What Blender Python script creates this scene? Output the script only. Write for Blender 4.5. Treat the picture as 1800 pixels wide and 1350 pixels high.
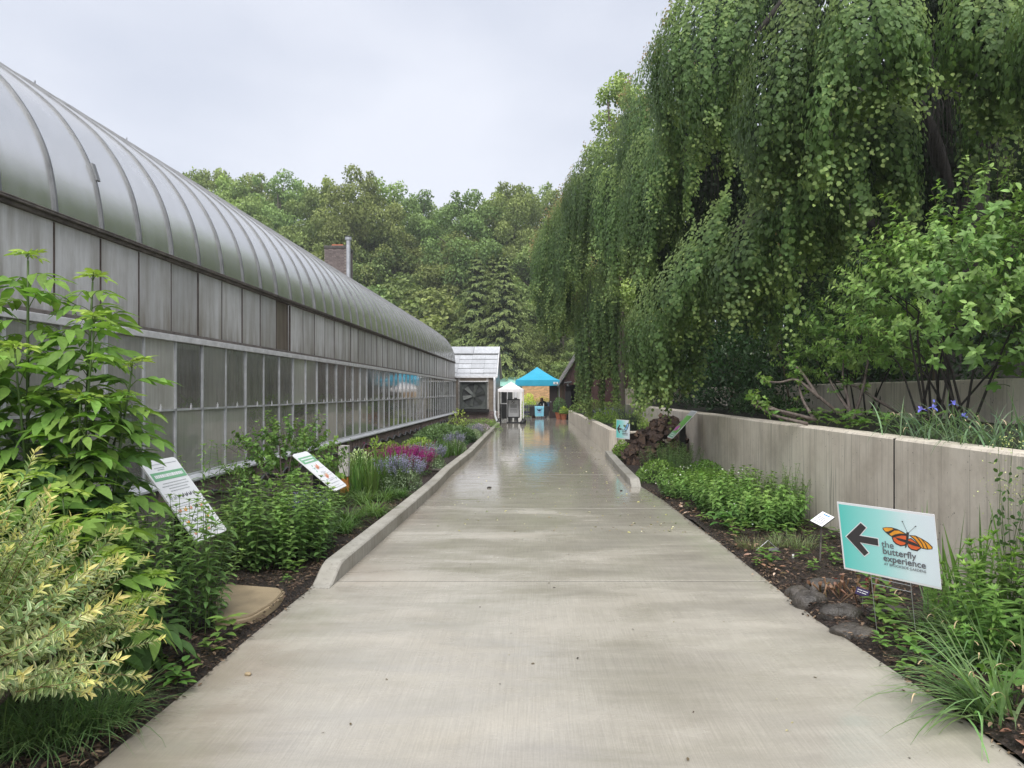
import bpy, math, random
import numpy as np
from mathutils import Vector, Matrix, Quaternion

for o in list(bpy.data.objects):
    bpy.data.objects.remove(o)
SC = bpy.context.scene
COL = SC.collection
R = math.radians

# ------------------------------------------------------------------ camera, sky, sun, exposure
F = 1230.0                    # focal length in pixels of the 1800 px wide photograph
EYE = 1.6
cam_d = bpy.data.cameras.new("camera")
cam_d.sensor_width = 36.0
cam_d.lens = 36.0 * F / 1800.0
cam_d.shift_x = -43.0 / 1800.0
cam_d.shift_y = 15.0 / 1800.0
cam_d.clip_start = 0.05
cam_d.clip_end = 2000.0
cam = bpy.data.objects.new("camera", cam_d)
cam.location = (0, 0, EYE)
cam.rotation_euler = (R(90), 0, 0)
COL.objects.link(cam)
SC.camera = cam

SUN_EL, SUN_AZ = 54.0, 184.0      # soft sun behind thin cloud, azimuth clockwise from +Y
W = bpy.data.worlds.new("World")
SC.world = W
W.use_nodes = True
nt = W.node_tree
nt.nodes.clear()
out = nt.nodes.new("ShaderNodeOutputWorld")
sky = nt.nodes.new("ShaderNodeTexSky")
sky.sky_type = 'NISHITA'
sky.sun_disc = False
sky.sun_elevation = R(SUN_EL)
sky.sun_rotation = R(SUN_AZ)
bg_sky = nt.nodes.new("ShaderNodeBackground")
bg_sky.inputs["Strength"].default_value = 0.05
nt.links.new(sky.outputs[0], bg_sky.inputs["Color"])
tc = nt.nodes.new("ShaderNodeTexCoord")
mp = nt.nodes.new("ShaderNodeMapping")
mp.inputs["Scale"].default_value = (1.0, 1.0, 2.2)
nt.links.new(tc.outputs["Generated"], mp.inputs[0])
nz = nt.nodes.new("ShaderNodeTexNoise")
nz.inputs["Scale"].default_value = 1.7
nz.inputs["Detail"].default_value = 5.0
nz.inputs["Roughness"].default_value = 0.45
nt.links.new(mp.outputs[0], nz.inputs["Vector"])
rp = nt.nodes.new("ShaderNodeValToRGB")
rp.color_ramp.elements[0].position = 0.32
rp.color_ramp.elements[0].color = (0.182, 0.198, 0.236, 1)
rp.color_ramp.elements[1].position = 0.68
rp.color_ramp.elements[1].color = (0.288, 0.296, 0.324, 1)
nt.links.new(nz.outputs[0], rp.inputs[0])
bg_cl = nt.nodes.new("ShaderNodeBackground")
bg_cl.inputs["Strength"].default_value = 1.0
nt.links.new(rp.outputs[0], bg_cl.inputs["Color"])
mx = nt.nodes.new("ShaderNodeMixShader")
mx.inputs[0].default_value = 0.88
nt.links.new(bg_sky.outputs[0], mx.inputs[1])
nt.links.new(bg_cl.outputs[0], mx.inputs[2])
nt.links.new(mx.outputs[0], out.inputs[0])

sd = bpy.data.lights.new("sun", 'SUN')
sd.energy = 1.5
sd.angle = R(60)
sd.color = (1.0, 0.97, 0.92)
so = bpy.data.objects.new("sun", sd)
_a, _e = R(SUN_AZ), R(SUN_EL)
_sv = Vector((math.sin(_a) * math.cos(_e), math.cos(_a) * math.cos(_e), math.sin(_e)))
so.rotation_euler = _sv.to_track_quat('Z', 'Y').to_euler()
so.location = (0, 0, 40)
COL.objects.link(so)

SC.view_settings.view_transform = 'Standard'
SC.view_settings.look = 'None'
SC.view_settings.gamma = 1.0
SC.view_settings.exposure = 1.75
SC.view_settings.use_curve_mapping = False
try:
    SC.cycles.max_bounces = 7
    SC.cycles.diffuse_bounces = 3
    SC.cycles.glossy_bounces = 3
    SC.cycles.transmission_bounces = 4
    SC.cycles.transparent_max_bounces = 10
    SC.cycles.caustics_reflective = False
    SC.cycles.caustics_refractive = False
    SC.cycles.use_denoising = True
    SC.cycles.sample_clamp_indirect = 6.0
except Exception:
    pass

# ------------------------------------------------------------------ helpers
def at(px, py, y):
    """point in the place for a photograph pixel at depth y (used only to lay things out)"""
    return Vector(((px - 943.0) / F * y, y, EYE - (py - 690.0) / F * y))


def tag(o, label=None, cat=None, group=None, kind=None):
    if label: o["label"] = label
    if cat: o["category"] = cat
    if group: o["group"] = group
    if kind: o["kind"] = kind
    return o


def link(name, data, parent=None, loc=None, rot=None, scale=None):
    o = bpy.data.objects.new(name, data)
    COL.objects.link(o)
    if parent is not None: o.parent = parent
    if loc is not None: o.location = loc
    if rot is not None: o.rotation_euler = rot
    if scale is not None: o.scale = (scale,) * 3 if isinstance(scale, (int, float)) else scale
    return o


def thing(name, label, cat, loc=(0, 0, 0), rotz=0.0, group=None):
    o = link(name, None, None, loc, (0, 0, rotz))
    o.empty_display_size = 0.1
    return tag(o, label, cat, group)


def mesh_np(name, V, quads=None, tris=None, col=None, mats=(), smooth=False):
    V = np.asarray(V, np.float32).reshape(-1, 3)
    me = bpy.data.meshes.new(name)
    me.vertices.add(len(V))
    me.vertices.foreach_set("co", V.ravel())
    parts, starts, n = [], [], 0
    if quads is not None and len(quads):
        q = np.asarray(quads, np.int32).reshape(-1, 4)
        parts.append(q.ravel()); starts.append(np.arange(len(q), dtype=np.int32) * 4); n = len(q) * 4
    if tris is not None and len(tris):
        t = np.asarray(tris, np.int32).reshape(-1, 3)
        parts.append(t.ravel()); starts.append(n + np.arange(len(t), dtype=np.int32) * 3)
    li = np.concatenate(parts); st = np.concatenate(starts)
    me.loops.add(len(li)); me.loops.foreach_set("vertex_index", li)
    me.polygons.add(len(st)); me.polygons.foreach_set("loop_start", st)
    if smooth:
        me.polygons.foreach_set("use_smooth", np.ones(len(st), dtype=bool))
    me.update(calc_edges=True)
    if col is not None:
        a = me.attributes.new("col", 'FLOAT_COLOR', 'POINT')
        c = np.ones((len(V), 4), np.float32); c[:, :3] = np.asarray(col, np.float32).reshape(-1, 3)
        a.data.foreach_set("color", c.ravel())
    for m in mats: me.materials.append(m)
    return me


class MB:
    """collects boxes, tubes, prisms and sheets for ONE mesh"""
    def __init__(s): s.v, s.f, s.m = [], [], []
    def add(s, V, Fs, m=0):
        b = len(s.v); s.v += [tuple(p) for p in V]
        for f in Fs: s.f.append([b + i for i in f]); s.m.append(m)
        return s
    def box(s, c, d, m=0, M=None):
        x, y, z = d[0] / 2, d[1] / 2, d[2] / 2
        P = [Vector((i * x, j * y, k * z)) for k in (-1, 1) for j in (-1, 1) for i in (-1, 1)]
        if M is not None: P = [M @ p for p in P]
        c = Vector(c)
        return s.add([p + c for p in P], [(0, 2, 3, 1), (4, 5, 7, 6), (0, 1, 5, 4), (2, 6, 7, 3), (0, 4, 6, 2), (1, 3, 7, 5)], m)
    def bb(s, x0, x1, y0, y1, z0, z1, m=0):
        return s.box(((x0 + x1) / 2, (y0 + y1) / 2, (z0 + z1) / 2), (abs(x1 - x0), abs(y1 - y0), abs(z1 - z0)), m)
    def bar(s, p, q, w, h=None, m=0, up=(0, 0, 1)):
        p, q = Vector(p), Vector(q); h = h or w
        d = (q - p); L = d.length; d.normalize()
        u = Vector(up)
        if abs(d.dot(u)) > .98: u = Vector((0, 1, 0))
        x = d.cross(u).normalized(); z = x.cross(d).normalized()
        M = Matrix((x, d, z)).transposed()
        return s.box((p + q) / 2, (w, L, h), m, M)
    def tube(s, pts, r, n=8, m=0, cap=True):
        pts = [Vector(p) for p in pts]; k = len(pts)
        rr = r if isinstance(r, (list, tuple)) else [r] * k
        V, prev = [], None
        for i, p in enumerate(pts):
            d = (pts[min(i + 1, k - 1)] - pts[max(i - 1, 0)]).normalized()
            if prev is None:
                a = Vector((0, 0, 1)) if abs(d.z) < .9 else Vector((1, 0, 0))
                x = d.cross(a).normalized()
            else:
                x = (prev - d * prev.dot(d)).normalized()
            prev = x; y = d.cross(x)
            for j in range(n):
                t = 2 * math.pi * j / n
                V.append(p + (x * math.cos(t) + y * math.sin(t)) * rr[i])
        Fs = [(i * n + j, i * n + (j + 1) % n, (i + 1) * n + (j + 1) % n, (i + 1) * n + j) for i in range(k - 1) for j in range(n)]
        if cap: Fs += [tuple(range(n - 1, -1, -1)), tuple((k - 1) * n + j for j in range(n))]
        return s.add(V, Fs, m)
    def prism(s, poly, o, ux, uy, uz, h, m=0):
        """poly in (ux, uy) at o, raised h along uz"""
        o, ux, uy, uz = Vector(o), Vector(ux), Vector(uy), Vector(uz)
        n = len(poly)
        V = [o + ux * a + uy * b for a, b in poly] + [o + ux * a + uy * b + uz * h for a, b in poly]
        Fs = [tuple(range(n, 2 * n)), tuple(range(n - 1, -1, -1))] + [(i, (i + 1) % n, n + (i + 1) % n, n + i) for i in range(n)]
        return s.add(V, Fs, m)
    def mesh(s, name, mats, smooth=False):
        me = bpy.data.meshes.new(name)
        me.from_pydata(s.v, [], s.f)
        mats = mats if isinstance(mats, (list, tuple)) else [mats]
        for m in mats: me.materials.append(m)
        if len(mats) > 1: me.polygons.foreach_set("material_index", s.m)
        if smooth: me.polygons.foreach_set("use_smooth", np.ones(len(s.f), dtype=bool))
        me.update()
        return me
    def build(s, name, mats, parent=None, smooth=False, bevel=0.0, loc=None, rot=None):
        o = link(name, s.mesh(name, mats, smooth), parent, loc, rot)
        if bevel:
            b = o.modifiers.new("bevel", 'BEVEL'); b.width = bevel; b.segments = 2; b.limit_method = 'ANGLE'
        return o


def catmull(pts, n=8):
    P = [Vector(p) for p in pts]; P = [P[0] * 2 - P[1]] + P + [P[-1] * 2 - P[-2]]
    o = []
    for i in range(1, len(P) - 2):
        a, b, c, d = P[i - 1:i + 3]
        for k in range(n):
            t = k / n
            o.append(.5 * (2 * b + (c - a) * t + (2 * a - 5 * b + 4 * c - d) * t * t + (3 * b - a - 3 * c + d) * t ** 3))
    o.append(P[-2]); return o


def lerp_tab(tab, y):
    return float(np.interp(y, [t[0] for t in tab], [t[1] for t in tab]))

# ------------------------------------------------------------------ materials
class NT:
    def __init__(s, name):
        s.m = bpy.data.materials.new(name); s.m.use_nodes = True
        s.t = s.m.node_tree; s.t.nodes.clear()
        s.out = s.n("OutputMaterial")
    def n(s, kind, **kw):
        x = s.t.nodes.new("ShaderNode" + kind)
        for k, v in kw.items(): setattr(x, k, v)
        return x
    def put(s, sock, v):
        if isinstance(v, bpy.types.NodeSocket): s.t.links.new(v, sock)
        elif v is not None:
            if isinstance(v, tuple) and len(v) == 3 and sock.type == 'RGBA': v = v + (1.0,)
            sock.default_value = v
    def pos(s, scale=(1, 1, 1), loc=(0, 0, 0), obj=False):
        g = s.n("TexCoord").outputs["Object"] if obj else s.n("NewGeometry").outputs["Position"]
        m = s.n("Mapping"); m.inputs["Scale"].default_value = scale; m.inputs["Location"].default_value = loc
        s.put(m.inputs[0], g); return m.outputs[0]
    def noise(s, vec, scale=5.0, detail=4.0, rough=.5, dist=0.0):
        x = s.n("TexNoise"); s.put(x.inputs["Vector"], vec)
        x.inputs["Scale"].default_value = scale; x.inputs["Detail"].default_value = detail
        x.inputs["Roughness"].default_value = rough; x.inputs["Distortion"].default_value = dist
        return x.outputs[0]
    def ramp(s, v, *stops):
        x = s.n("ValToRGB"); e = x.color_ramp.elements
        while len(e) < len(stops): e.new(0.5)
        for k, (p, c) in zip(e, stops):
            k.position = p; k.color = (c, c, c, 1) if isinstance(c, (int, float)) else tuple(c) + (1,)
        s.put(x.inputs[0], v); return x.outputs[0]
    def mix(s, f, a, b, mode='MIX'):
        x = s.n("Mix", data_type='RGBA', blend_type=mode)
        s.put(x.inputs[0], f); s.put(x.inputs[6], a); s.put(x.inputs[7], b); return x.outputs[2]
    def math(s, op, a, b=None, clamp=False):
        x = s.n("Math", operation=op, use_clamp=clamp); s.put(x.inputs[0], a); s.put(x.inputs[1], b); return x.outputs[0]
    def rng(s, v, a, b, c, d):
        x = s.n("MapRange"); s.put(x.inputs[0], v)
        for i, k in enumerate((a, b, c, d)): x.inputs[i + 1].default_value = k
        return x.outputs[0]
    def bump(s, h, strength=.3, dist=.01, nrm=None):
        x = s.n("Bump"); s.put(x.inputs["Strength"], strength); x.inputs["Distance"].default_value = dist
        s.put(x.inputs["Height"], h)
        if nrm is not None: s.put(x.inputs["Normal"], nrm)
        return x.outputs[0]
    def pbr(s, base, rough=.5, metal=0.0, normal=None, spec=None, alpha=None, done=True):
        p = s.n("BsdfPrincipled")
        s.put(p.inputs["Base Color"], base); s.put(p.inputs["Roughness"], rough); s.put(p.inputs["Metallic"], metal)
        if normal is not None: s.put(p.inputs["Normal"], normal)
        if spec is not None: s.put(p.inputs["Specular IOR Level"], spec)
        if alpha is not None: s.put(p.inputs["Alpha"], alpha)
        if done: s.t.links.new(p.outputs[0], s.out.inputs[0])
        return p.outputs[0]
    def done(s, sh):
        s.t.links.new(sh, s.out.inputs[0]); return s.m
    def rnd(s): return s.n("ObjectInfo").outputs["Random"]


def plain(name, c, rough=.5, metal=0.0, var=.12, scale=6.0, bump=0.0, spec=None, rnd=0.0):
    """a colour with soft mottling, a little grime and optional relief"""
    t = NT(name); p = t.pos()
    n = t.noise(p, scale, 5, .6)
    k = t.rng(n, .3, .7, 1 - var, 1 + var)
    if rnd: k = t.math('MULTIPLY', k, t.rng(t.rnd(), 0, 1, 1 - rnd, 1 + rnd))
    cm = t.mix(1.0, c, k, 'MULTIPLY')
    nr = t.bump(t.noise(p, scale * 6, 4, .6), bump, .01) if bump else None
    t.pbr(cm, t.rng(n, .3, .7, max(0.03, rough - .08), min(1, rough + .08)), metal, nr, spec)
    return t.m


def foliage(name, transl=.28, rough=.42, var=.22, spec=.4):
    t = NT(name)
    a = t.n("Attribute", attribute_name="col")
    h = t.n("HueSaturation")
    r = t.rnd()
    t.put(h.inputs["Hue"], t.rng(r, 0, 1, .488 if name != 'forest_leaf' else .468, .512 if name != 'forest_leaf' else .516))
    t.put(h.inputs["Value"], t.rng(t.math('FRACT', t.math('MULTIPLY', r, 7.31)), 0, 1, 1.28 - var, 1.28 + var))
    mott = t.rng(t.noise(t.pos(), 38, 3, .6), .3, .7, .84, 1.14)
    t.put(h.inputs["Color"], t.mix(1.0, a.outputs["Color"], mott, 'MULTIPLY'))
    h.inputs["Saturation"].default_value = .90 if name != 'petal' else 1.0
    p = t.pbr(h.outputs[0], rough, 0, None, spec, done=False)
    tr = t.n("BsdfTranslucent")
    t.put(tr.inputs["Color"], t.mix(1.0, h.outputs[0], (1.3, 1.4, .75), 'MULTIPLY'))
    m = t.n("MixShader"); m.inputs[0].default_value = transl
    t.t.links.new(p, m.inputs[1]); t.t.links.new(tr.outputs[0], m.inputs[2])
    return t.done(m.outputs[0])


M = {}
M['leaf'] = foliage("leaf", .40, .45, .20, .28)
M['leaf_wet'] = foliage("leaf_wet", .38, .5, .18, .16)
M['needle'] = foliage("needle", .15, .55, .12, .3)
M['petal'] = foliage("petal", .35, .6, .12, .2)
M['forest'] = foliage("forest_leaf", .30, .7, .34, .12)


def bark(name, a, b):
    t = NT(name); p = t.pos((9, 9, 1.6))
    n = t.noise(p, 2.2, 6, .65)
    t.pbr(t.ramp(n, (.3, a), (.7, b)), .85, 0, t.bump(n, .7, .03)); return t.m


M['bark'] = bark("bark", (.012, .010, .009), (.040, .034, .029))
M['twig'] = bark("twig", (.07, .055, .047), (.21, .17, .15))
M['stem'] = plain("stem_green", (.07, .12, .03), .5)

# wet broom finished concrete
def concrete_path():
    t = NT("wet_concrete_path")
    p = t.pos()
    sep = t.n("SeparateXYZ"); t.put(sep.inputs[0], p)
    X, Y = sep.outputs[0], sep.outputs[1]
    stain = t.noise(t.pos((.8, .55, 1)), 1.3, 6, .62)
    fine = t.noise(p, 60, 3, .7)
    broomv = t.pos((1, .02, 1))
    broom = t.noise(broomv, 115, 3, .75)
    broad = t.noise(t.pos((1, .05, 1), (3, 0, 0)), 11, 3, .6)
    # water film: pools stretch across the slope of the path, and the far end stands wetter
    pool = t.noise(t.pos((.36, .95, 1), (4.3, 1.7, 0)), 1.25, 5, .6, .35)
    far = t.rng(Y, 5, 16, 0.0, .46)
    near = t.rng(Y, 8.0, 3.5, 0.0, .08)
    w = t.rng(t.math('ADD', t.math('ADD', pool, far), near), .46, .68, 0, 1)
    rip = t.noise(t.pos((.5, 2.6, 1)), 3.0, 4, .6)
    w2 = t.math('MULTIPLY', w, t.rng(rip, .3, .6, .55, 1.0), True)
    base = t.ramp(stain, (.28, (.352, .322, .268)), (.5, (.412, .382, .328)), (.72, (.452, .424, .37)))
    base = t.mix(.5, base, t.rng(fine, .3, .7, .88, 1.12), 'MULTIPLY')
    base = t.mix(.60, base, t.rng(broom, .35, .65, .82, 1.12), 'MULTIPLY')
    # rusty tan tint by the kerb
    edge = t.math('MULTIPLY', t.rng(X, -1.05, -1.6, 0, 1), t.rng(t.noise(p, .9, 4, .6), .42, .62, 0, 1), True)
    base = t.mix(t.math('MULTIPLY', edge, .5), base, (.25, .19, .14))
    base = t.mix(t.math('MULTIPLY', w2, .42), base, (.15, .142, .125))
    olive = t.ramp(t.noise(t.pos((.5, 1.1, 1), (1, 8, 0)), 1.6, 5, .6), (.50, 0.0), (.66, .26))
    base = t.mix(olive, base, (.22, .205, .155))
    rough = t.math('MULTIPLY_ADD', w2, -.44, True)
    x = rough.node; x.use_clamp = True; t.put(x.inputs[2], t.rng(stain, .3, .7, .48, .36))
    h = t.math('ADD', t.math('MULTIPLY', broom, .8), t.math('ADD', t.math('MULTIPLY', broad, .4), t.math('MULTIPLY', fine, .25)))
    h2 = t.math('MULTIPLY', h, t.rng(w2, 0, 1, 1.0, .10))
    h2 = t.math('ADD', h2, t.math('MULTIPLY', rip, t.rng(w2, 0, 1, .0, .14)))
    t.pbr(base, x.outputs[0], 0, t.bump(h2, .5, .005), .55)
    return t.m


M['path'] = concrete_path()


def concrete_wall(name, a, b, c):
    t = NT(name); p = t.pos()
    board = t.noise(t.pos((7, 7, .35)), 1.6, 5, .6)
    blot = t.noise(p, 1.7, 6, .65)
    base = t.ramp(blot, (.3, a), (.52, b), (.75, c))
    base = t.mix(.62, base, t.ramp(board, (.30, .80), (.45, 1.0), (.6, 1.06), (.72, .92)), 'MULTIPLY')
    lines_ = t.ramp(t.noise(t.pos((1, 1, .015)), 15, 2, .5), (.545, 0.0), (.575, .75), (.605, 0.0))
    base = t.mix(t.math('MULTIPLY', lines_, t.rng(blot, .3, .7, .25, .9)), base, (.13, .115, .095))
    v = t.n("TexVoronoi"); v.inputs["Scale"].default_value = 26; t.put(v.inputs["Vector"], p)
    pit = t.math('LESS_THAN', v.outputs["Distance"], t.rng(t.noise(p, 7, 3), .45, .75, .0, .24))
    base = t.mix(t.math('MULTIPLY', pit, .7), base, (.05, .045, .04))
    sep = t.n("SeparateXYZ"); t.put(sep.inputs[0], p)
    drip = t.noise(t.pos((5.5, 5.5, .25), (9, 2, 0)), 1.2, 4, .6)
    base = t.mix(t.ramp(drip, (.58, 0.0), (.72, .32)), base, (.12, .105, .09))
    h = t.math('SUBTRACT', t.math('ADD', t.math('MULTIPLY', board, .8), t.math('MULTIPLY', t.noise(p, 45, 4, .7), .35)), t.math('MULTIPLY', pit, .8))
    t.pbr(base, .8, 0, t.bump(h, .7, .012), .3)
    return t.m


M['wall'] = concrete_wall("board_formed_concrete", (.47, .415, .345), (.62, .56, .475), (.70, .645, .555))
M['kerb'] = concrete_wall("kerb_concrete", (.24, .225, .19), (.33, .315, .28), (.40, .385, .35))
M['knee'] = concrete_wall("stained_base_wall", (.12, .105, .092), (.24, .21, .19), (.34, .305, .28))


def mulch(name, a, b, c):
    t = NT(name); p = t.pos()
    v = t.n("TexVoronoi"); v.inputs["Scale"].default_value = 38; t.put(v.inputs["Vector"], t.pos((1, .6, 1)))
    n = t.noise(p, 24, 5, .7)
    base = t.mix(t.rng(n, .35, .65, 0, 1), a, b)
    base = t.mix(t.ramp(t.noise(p, 70, 2, .5), (.60, 0.0), (.68, .8)), base, c)
    t.pbr(base, .62, 0, t.bump(t.math('ADD', v.outputs["Distance"], n), 1.0, .03), .4)
    return t.m


M['mulch'] = mulch("bark_mulch", (.012, .009, .008), (.045, .031, .024), (.12, .075, .05))
M['soil'] = mulch("dark_soil", (.010, .010, .007), (.03, .027, .018), (.05, .06, .025))
M['ground'] = plain("grass_ground", (.05, .075, .02), .9, 0, .4, .6)


# weathered translucent sheets and panes of the greenhouse
def sheet(name, base_a, base_b, dirt_c, dirt, alpha, rough, spec, streak=(3.2, 3.2, .22), low=None, rv=(.86, 1.12), glz=(.8, .35), milk=0.0):
    t = NT(name); p = t.pos()
    st = t.noise(t.pos(streak), 3.0, 6, .65)
    fine = t.noise(t.pos((16, 16, .6)), 2.0, 4, .6)
    blot = t.noise(p, 2.1, 5, .6)
    r = t.rnd()
    base = t.mix(t.rng(blot, .3, .7, 0, 1), base_a, base_b)
    base = t.mix(1.0, base, t.rng(r, 0, 1, rv[0], rv[1]), 'MULTIPLY')
    d = t.math('MULTIPLY', t.ramp(st, (.40, 0.0), (.66, 1.0)), dirt)
    if low is not None:
        sep = t.n("SeparateXYZ"); t.put(sep.inputs[0], p)
        e = t.rng(t.math('ADD', sep.outputs[2], t.math('MULTIPLY', fine, .35)), low[0], low[1], low[2], 0)
        d = t.math('ADD', d, t.math('MULTIPLY', e, t.rng(st, .3, .6, .3, 1.0)), True)
    base = t.mix(d, base, dirt_c)
    base = t.mix(.35, base, t.rng(fine, .3, .7, .88, 1.08), 'MULTIPLY')
    ro = t.rng(st, .3, .7, max(.03, rough - .05), rough + .10)
    nr = t.bump(t.noise(t.pos((1.5, 1.5, .5)), 2.5, 3, .5), .12, .02)
    pb = t.pbr(base, ro, 0, nr, spec, done=alpha >= 1)
    if milk:
        tl = t.n("BsdfTranslucent"); t.put(tl.inputs["Color"], t.mix(.5, base, (.85, .87, .87)))
        mk = t.n("MixShader"); mk.inputs[0].default_value = milk
        t.t.links.new(pb, mk.inputs[1]); t.t.links.new(tl.outputs[0], mk.inputs[2]); pb = mk.outputs[0]
    if alpha < 1:
        tr = t.n("BsdfTransparent"); tr.inputs[0].default_value = (.82, .86, .82, 1)
        fr = t.n("Fresnel"); fr.inputs[0].default_value = 1.45
        gl = t.n("BsdfGlossy"); gl.inputs["Roughness"].default_value = max(.02, rough * glz[1])
        if nr is not None: t.put(gl.inputs["Normal"], nr)
        m1 = t.n("MixShader")
        t.put(m1.inputs[0], t.math('ADD', t.math('MULTIPLY', d, .45), t.rng(t.math('ADD', t.math('MULTIPLY', fine, .6), r), .3, 1.4, alpha - (.30 if not milk else .07), alpha + .22), True))
        t.t.links.new(tr.outputs[0], m1.inputs[1]); t.t.links.new(pb, m1.inputs[2])
        m2 = t.n("MixShader")
        t.put(m2.inputs[0], t.math('MULTIPLY', fr.outputs[0], glz[0]))
        t.t.links.new(m1.outputs[0], m2.inputs[1]); t.t.links.new(gl.outputs[0], m2.inputs[2])
        t.done(m2.outputs[0])
    return t.m


M['roof_sheet'] = sheet("weathered_roof_sheet", (.70, .71, .715), (.79, .80, .81), (.48, .48, .43), .50, .98, .34, .45, low=(3.2, 4.3, .95), glz=(.75, .75), milk=.14)
M['panel'] = sheet("weathered_wall_panel", (.52, .52, .53), (.66, .66, .68), (.26, .24, .21), .62, 1.0, .35, .35, streak=(2.2, 2.2, .30), low=(2.2, 2.80, .80), rv=(.74, 1.12))
M['panel_brown'] = sheet("brown_wall_panel", (.15, .125, .105), (.21, .18, .155), (.10, .08, .065), .5, 1.0, .4, .35)
M['pane'] = sheet("dirty_glass_pane", (.40, .40, .365), (.52, .52, .49), (.28, .27, .24), .6, .64, .10, .5, streak=(2.6, 2.6, .3), rv=(.50, 1.25))
M['alu'] = plain("weathered_aluminium", (.58, .59, .62), .45, .35, .16, 9)
M['alu_dark'] = plain("dark_metal_rib", (.20, .205, .215), .5, .4, .25, 7)
M['white_trim'] = plain("white_grey_trim", (.60, .60, .62), .55, 0, .2, 8)
M['old_wood'] = plain("weathered_wood", (.13, .115, .105), .8, 0, .45, 9, .4)
M['rust_joint'] = plain("rusty_joint", (.07, .05, .043), .8, 0, .5, 11)
M['brick'] = plain("purple_grey_brick", (.22, .16, .15), .85, 0, .3, 14, .5, rnd=.28)
M['brick_grey'] = plain("grey_brown_brick", (.145, .115, .112), .85, 0, .3, 14, .5, rnd=.28)
M['brick_tan'] = plain("tan_brick", (.58, .36, .19), .8, 0, .2, 8, .3, rnd=.2)
M['mortar'] = plain("mortar", (.24, .21, .19), .9, 0, .25, 12)
M['white'] = plain("white_paint", (.74, .74, .74), .45, 0, .05, 6)
M['white_fabric'] = plain("white_tent_fabric", (.76, .74, .76), .7, 0, .06, 3)
M['black'] = plain("black_plastic", (.012, .012, .014), .45, 0, .3, 9)
M['dark_grey'] = plain("dark_grey_paint", (.05, .055, .056), .5, 0, .2, 8)
M['fan'] = plain("grey_green_fan_housing", (.075, .085, .08), .55, .2, .25, 7)
M['blade'] = plain("dusty_fan_blade", (.085, .095, .09), .5, .2, .2, 7)
M['dark'] = plain("dark_interior", (.012, .012, .012), .9, 0, .3, 4)
M['beige'] = plain("brown_plywood", (.21, .17, .13), .75, 0, .3, 5)
M['barn'] = plain("red_brown_boards", (.075, .034, .030), .7, 0, .3, 7, .2, rnd=.15)
M['barn_dark'] = plain("dark_brown_door", (.022, .010, .010), .6, 0, .3, 7)
M['shingle'] = plain("grey_roof_shingle", (.17, .16, .155), .85, 0, .25, 16, .4, rnd=.12)
M['mint'] = plain("mint_metal_roof", (.33, .60, .52), .4, .1, .1, 3)
M['teal_fabric'] = plain("turquoise_tent_fabric", (.018, .34, .52), .55, 0, .06, 2)
M['banner'] = plain("pale_blue_banner", (.20, .52, .68), .6, 0, .12, 5)
M['purple'] = plain("purple_paint", (.030, .018, .085), .6, 0, .2, 6)
M['terracotta'] = plain("terracotta", (.36, .115, .055), .8, 0, .2, 9, rnd=.15)
M['green_roof_sheet'] = sheet("white_roof_panel", (.40, .415, .44), (.50, .515, .55), (.27, .27, .28), .5, 1.0, .35, .5)
M['post_wood'] = plain("old_white_post", (.42, .40, .38), .8, 0, .35, 12)
M['print_white'] = plain("white_print_sheet", (.76, .77, .80), .35, 0, .03, 4)
M['ink'] = plain("dark_ink", (.035, .033, .036), .45, 0, .1, 6)
M['ink_grey'] = plain("grey_ink", (.13, .13, .15), .5, 0, .1, 6)
M['ink_soft'] = plain("pale_grey_ink", (.40, .42, .44), .5, 0, .1, 6)
M['ink_green'] = plain("green_ink", (.18, .42, .24), .5, 0, .1, 6)
M['ink_leaf'] = plain("leaf_green_print", (.12, .36, .05), .5, 0, .3, 30)
M['ink_orange'] = plain("orange_print", (.75, .13, .035), .45, 0, .12, 30)
M['ink_pale_orange'] = plain("pale_orange_print", (.66, .30, .19), .5, 0, .15, 30)
M['ink_amber'] = plain("amber_print", (.82, .34, .03), .45, 0, .12, 30)
M['ink_blue'] = plain("blue_print", (.05, .22, .55), .45, 0, .15, 30)
M['ink_lightblue'] = plain("light_blue_print", (.28, .55, .80), .45, 0, .15, 30)
M['ink_magenta'] = plain("magenta_print", (.45, .05, .35), .45, 0, .2, 30)
M['wire'] = plain("galvanised_wire", (.40, .41, .42), .4, .7, .1, 20)
M['stone'] = plain("wet_grey_stone", (.060, .052, .045), .40, 0, .55, 9, 1.0, rnd=.3)
M['log'] = bark("split_log", (.014, .009, .007), (.075, .043, .029))
M['log_end'] = plain("cut_log_face", (.085, .052, .034), .8, 0, .45, 18, .4, rnd=.6)
M['slab'] = plain("tan_cast_stone", (.29, .225, .14), .6, 0, .35, 3.2, .25)
M['skin'] = plain("skin", (.30, .14, .095), .5, 0, .05, 8)
M['hair'] = plain("dark_hair", (.018, .010, .008), .5, 0, .2, 20)
M['jacket'] = plain("dark_green_jacket", (.018, .028, .026), .8, 0, .2, 10)
M['shirt'] = plain("light_blue_shirt", (.25, .38, .58), .8, 0, .1, 10)
M['hose'] = plain("black_hose", (.07, .072, .078), .45, 0, .3, 15)
M['drain'] = plain("pale_downpipe", (.58, .60, .64), .4, .1, .1, 6)
M['galv'] = plain("galvanised_pipe", (.42, .43, .46), .4, .4, .2, 5)
M['chip'] = plain("mulch_chip", (.075, .044, .030), .75, 0, .6, 25)
M['dead_leaf'] = foliage("dead_leaf", .1, .7, .3, .2)


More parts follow.
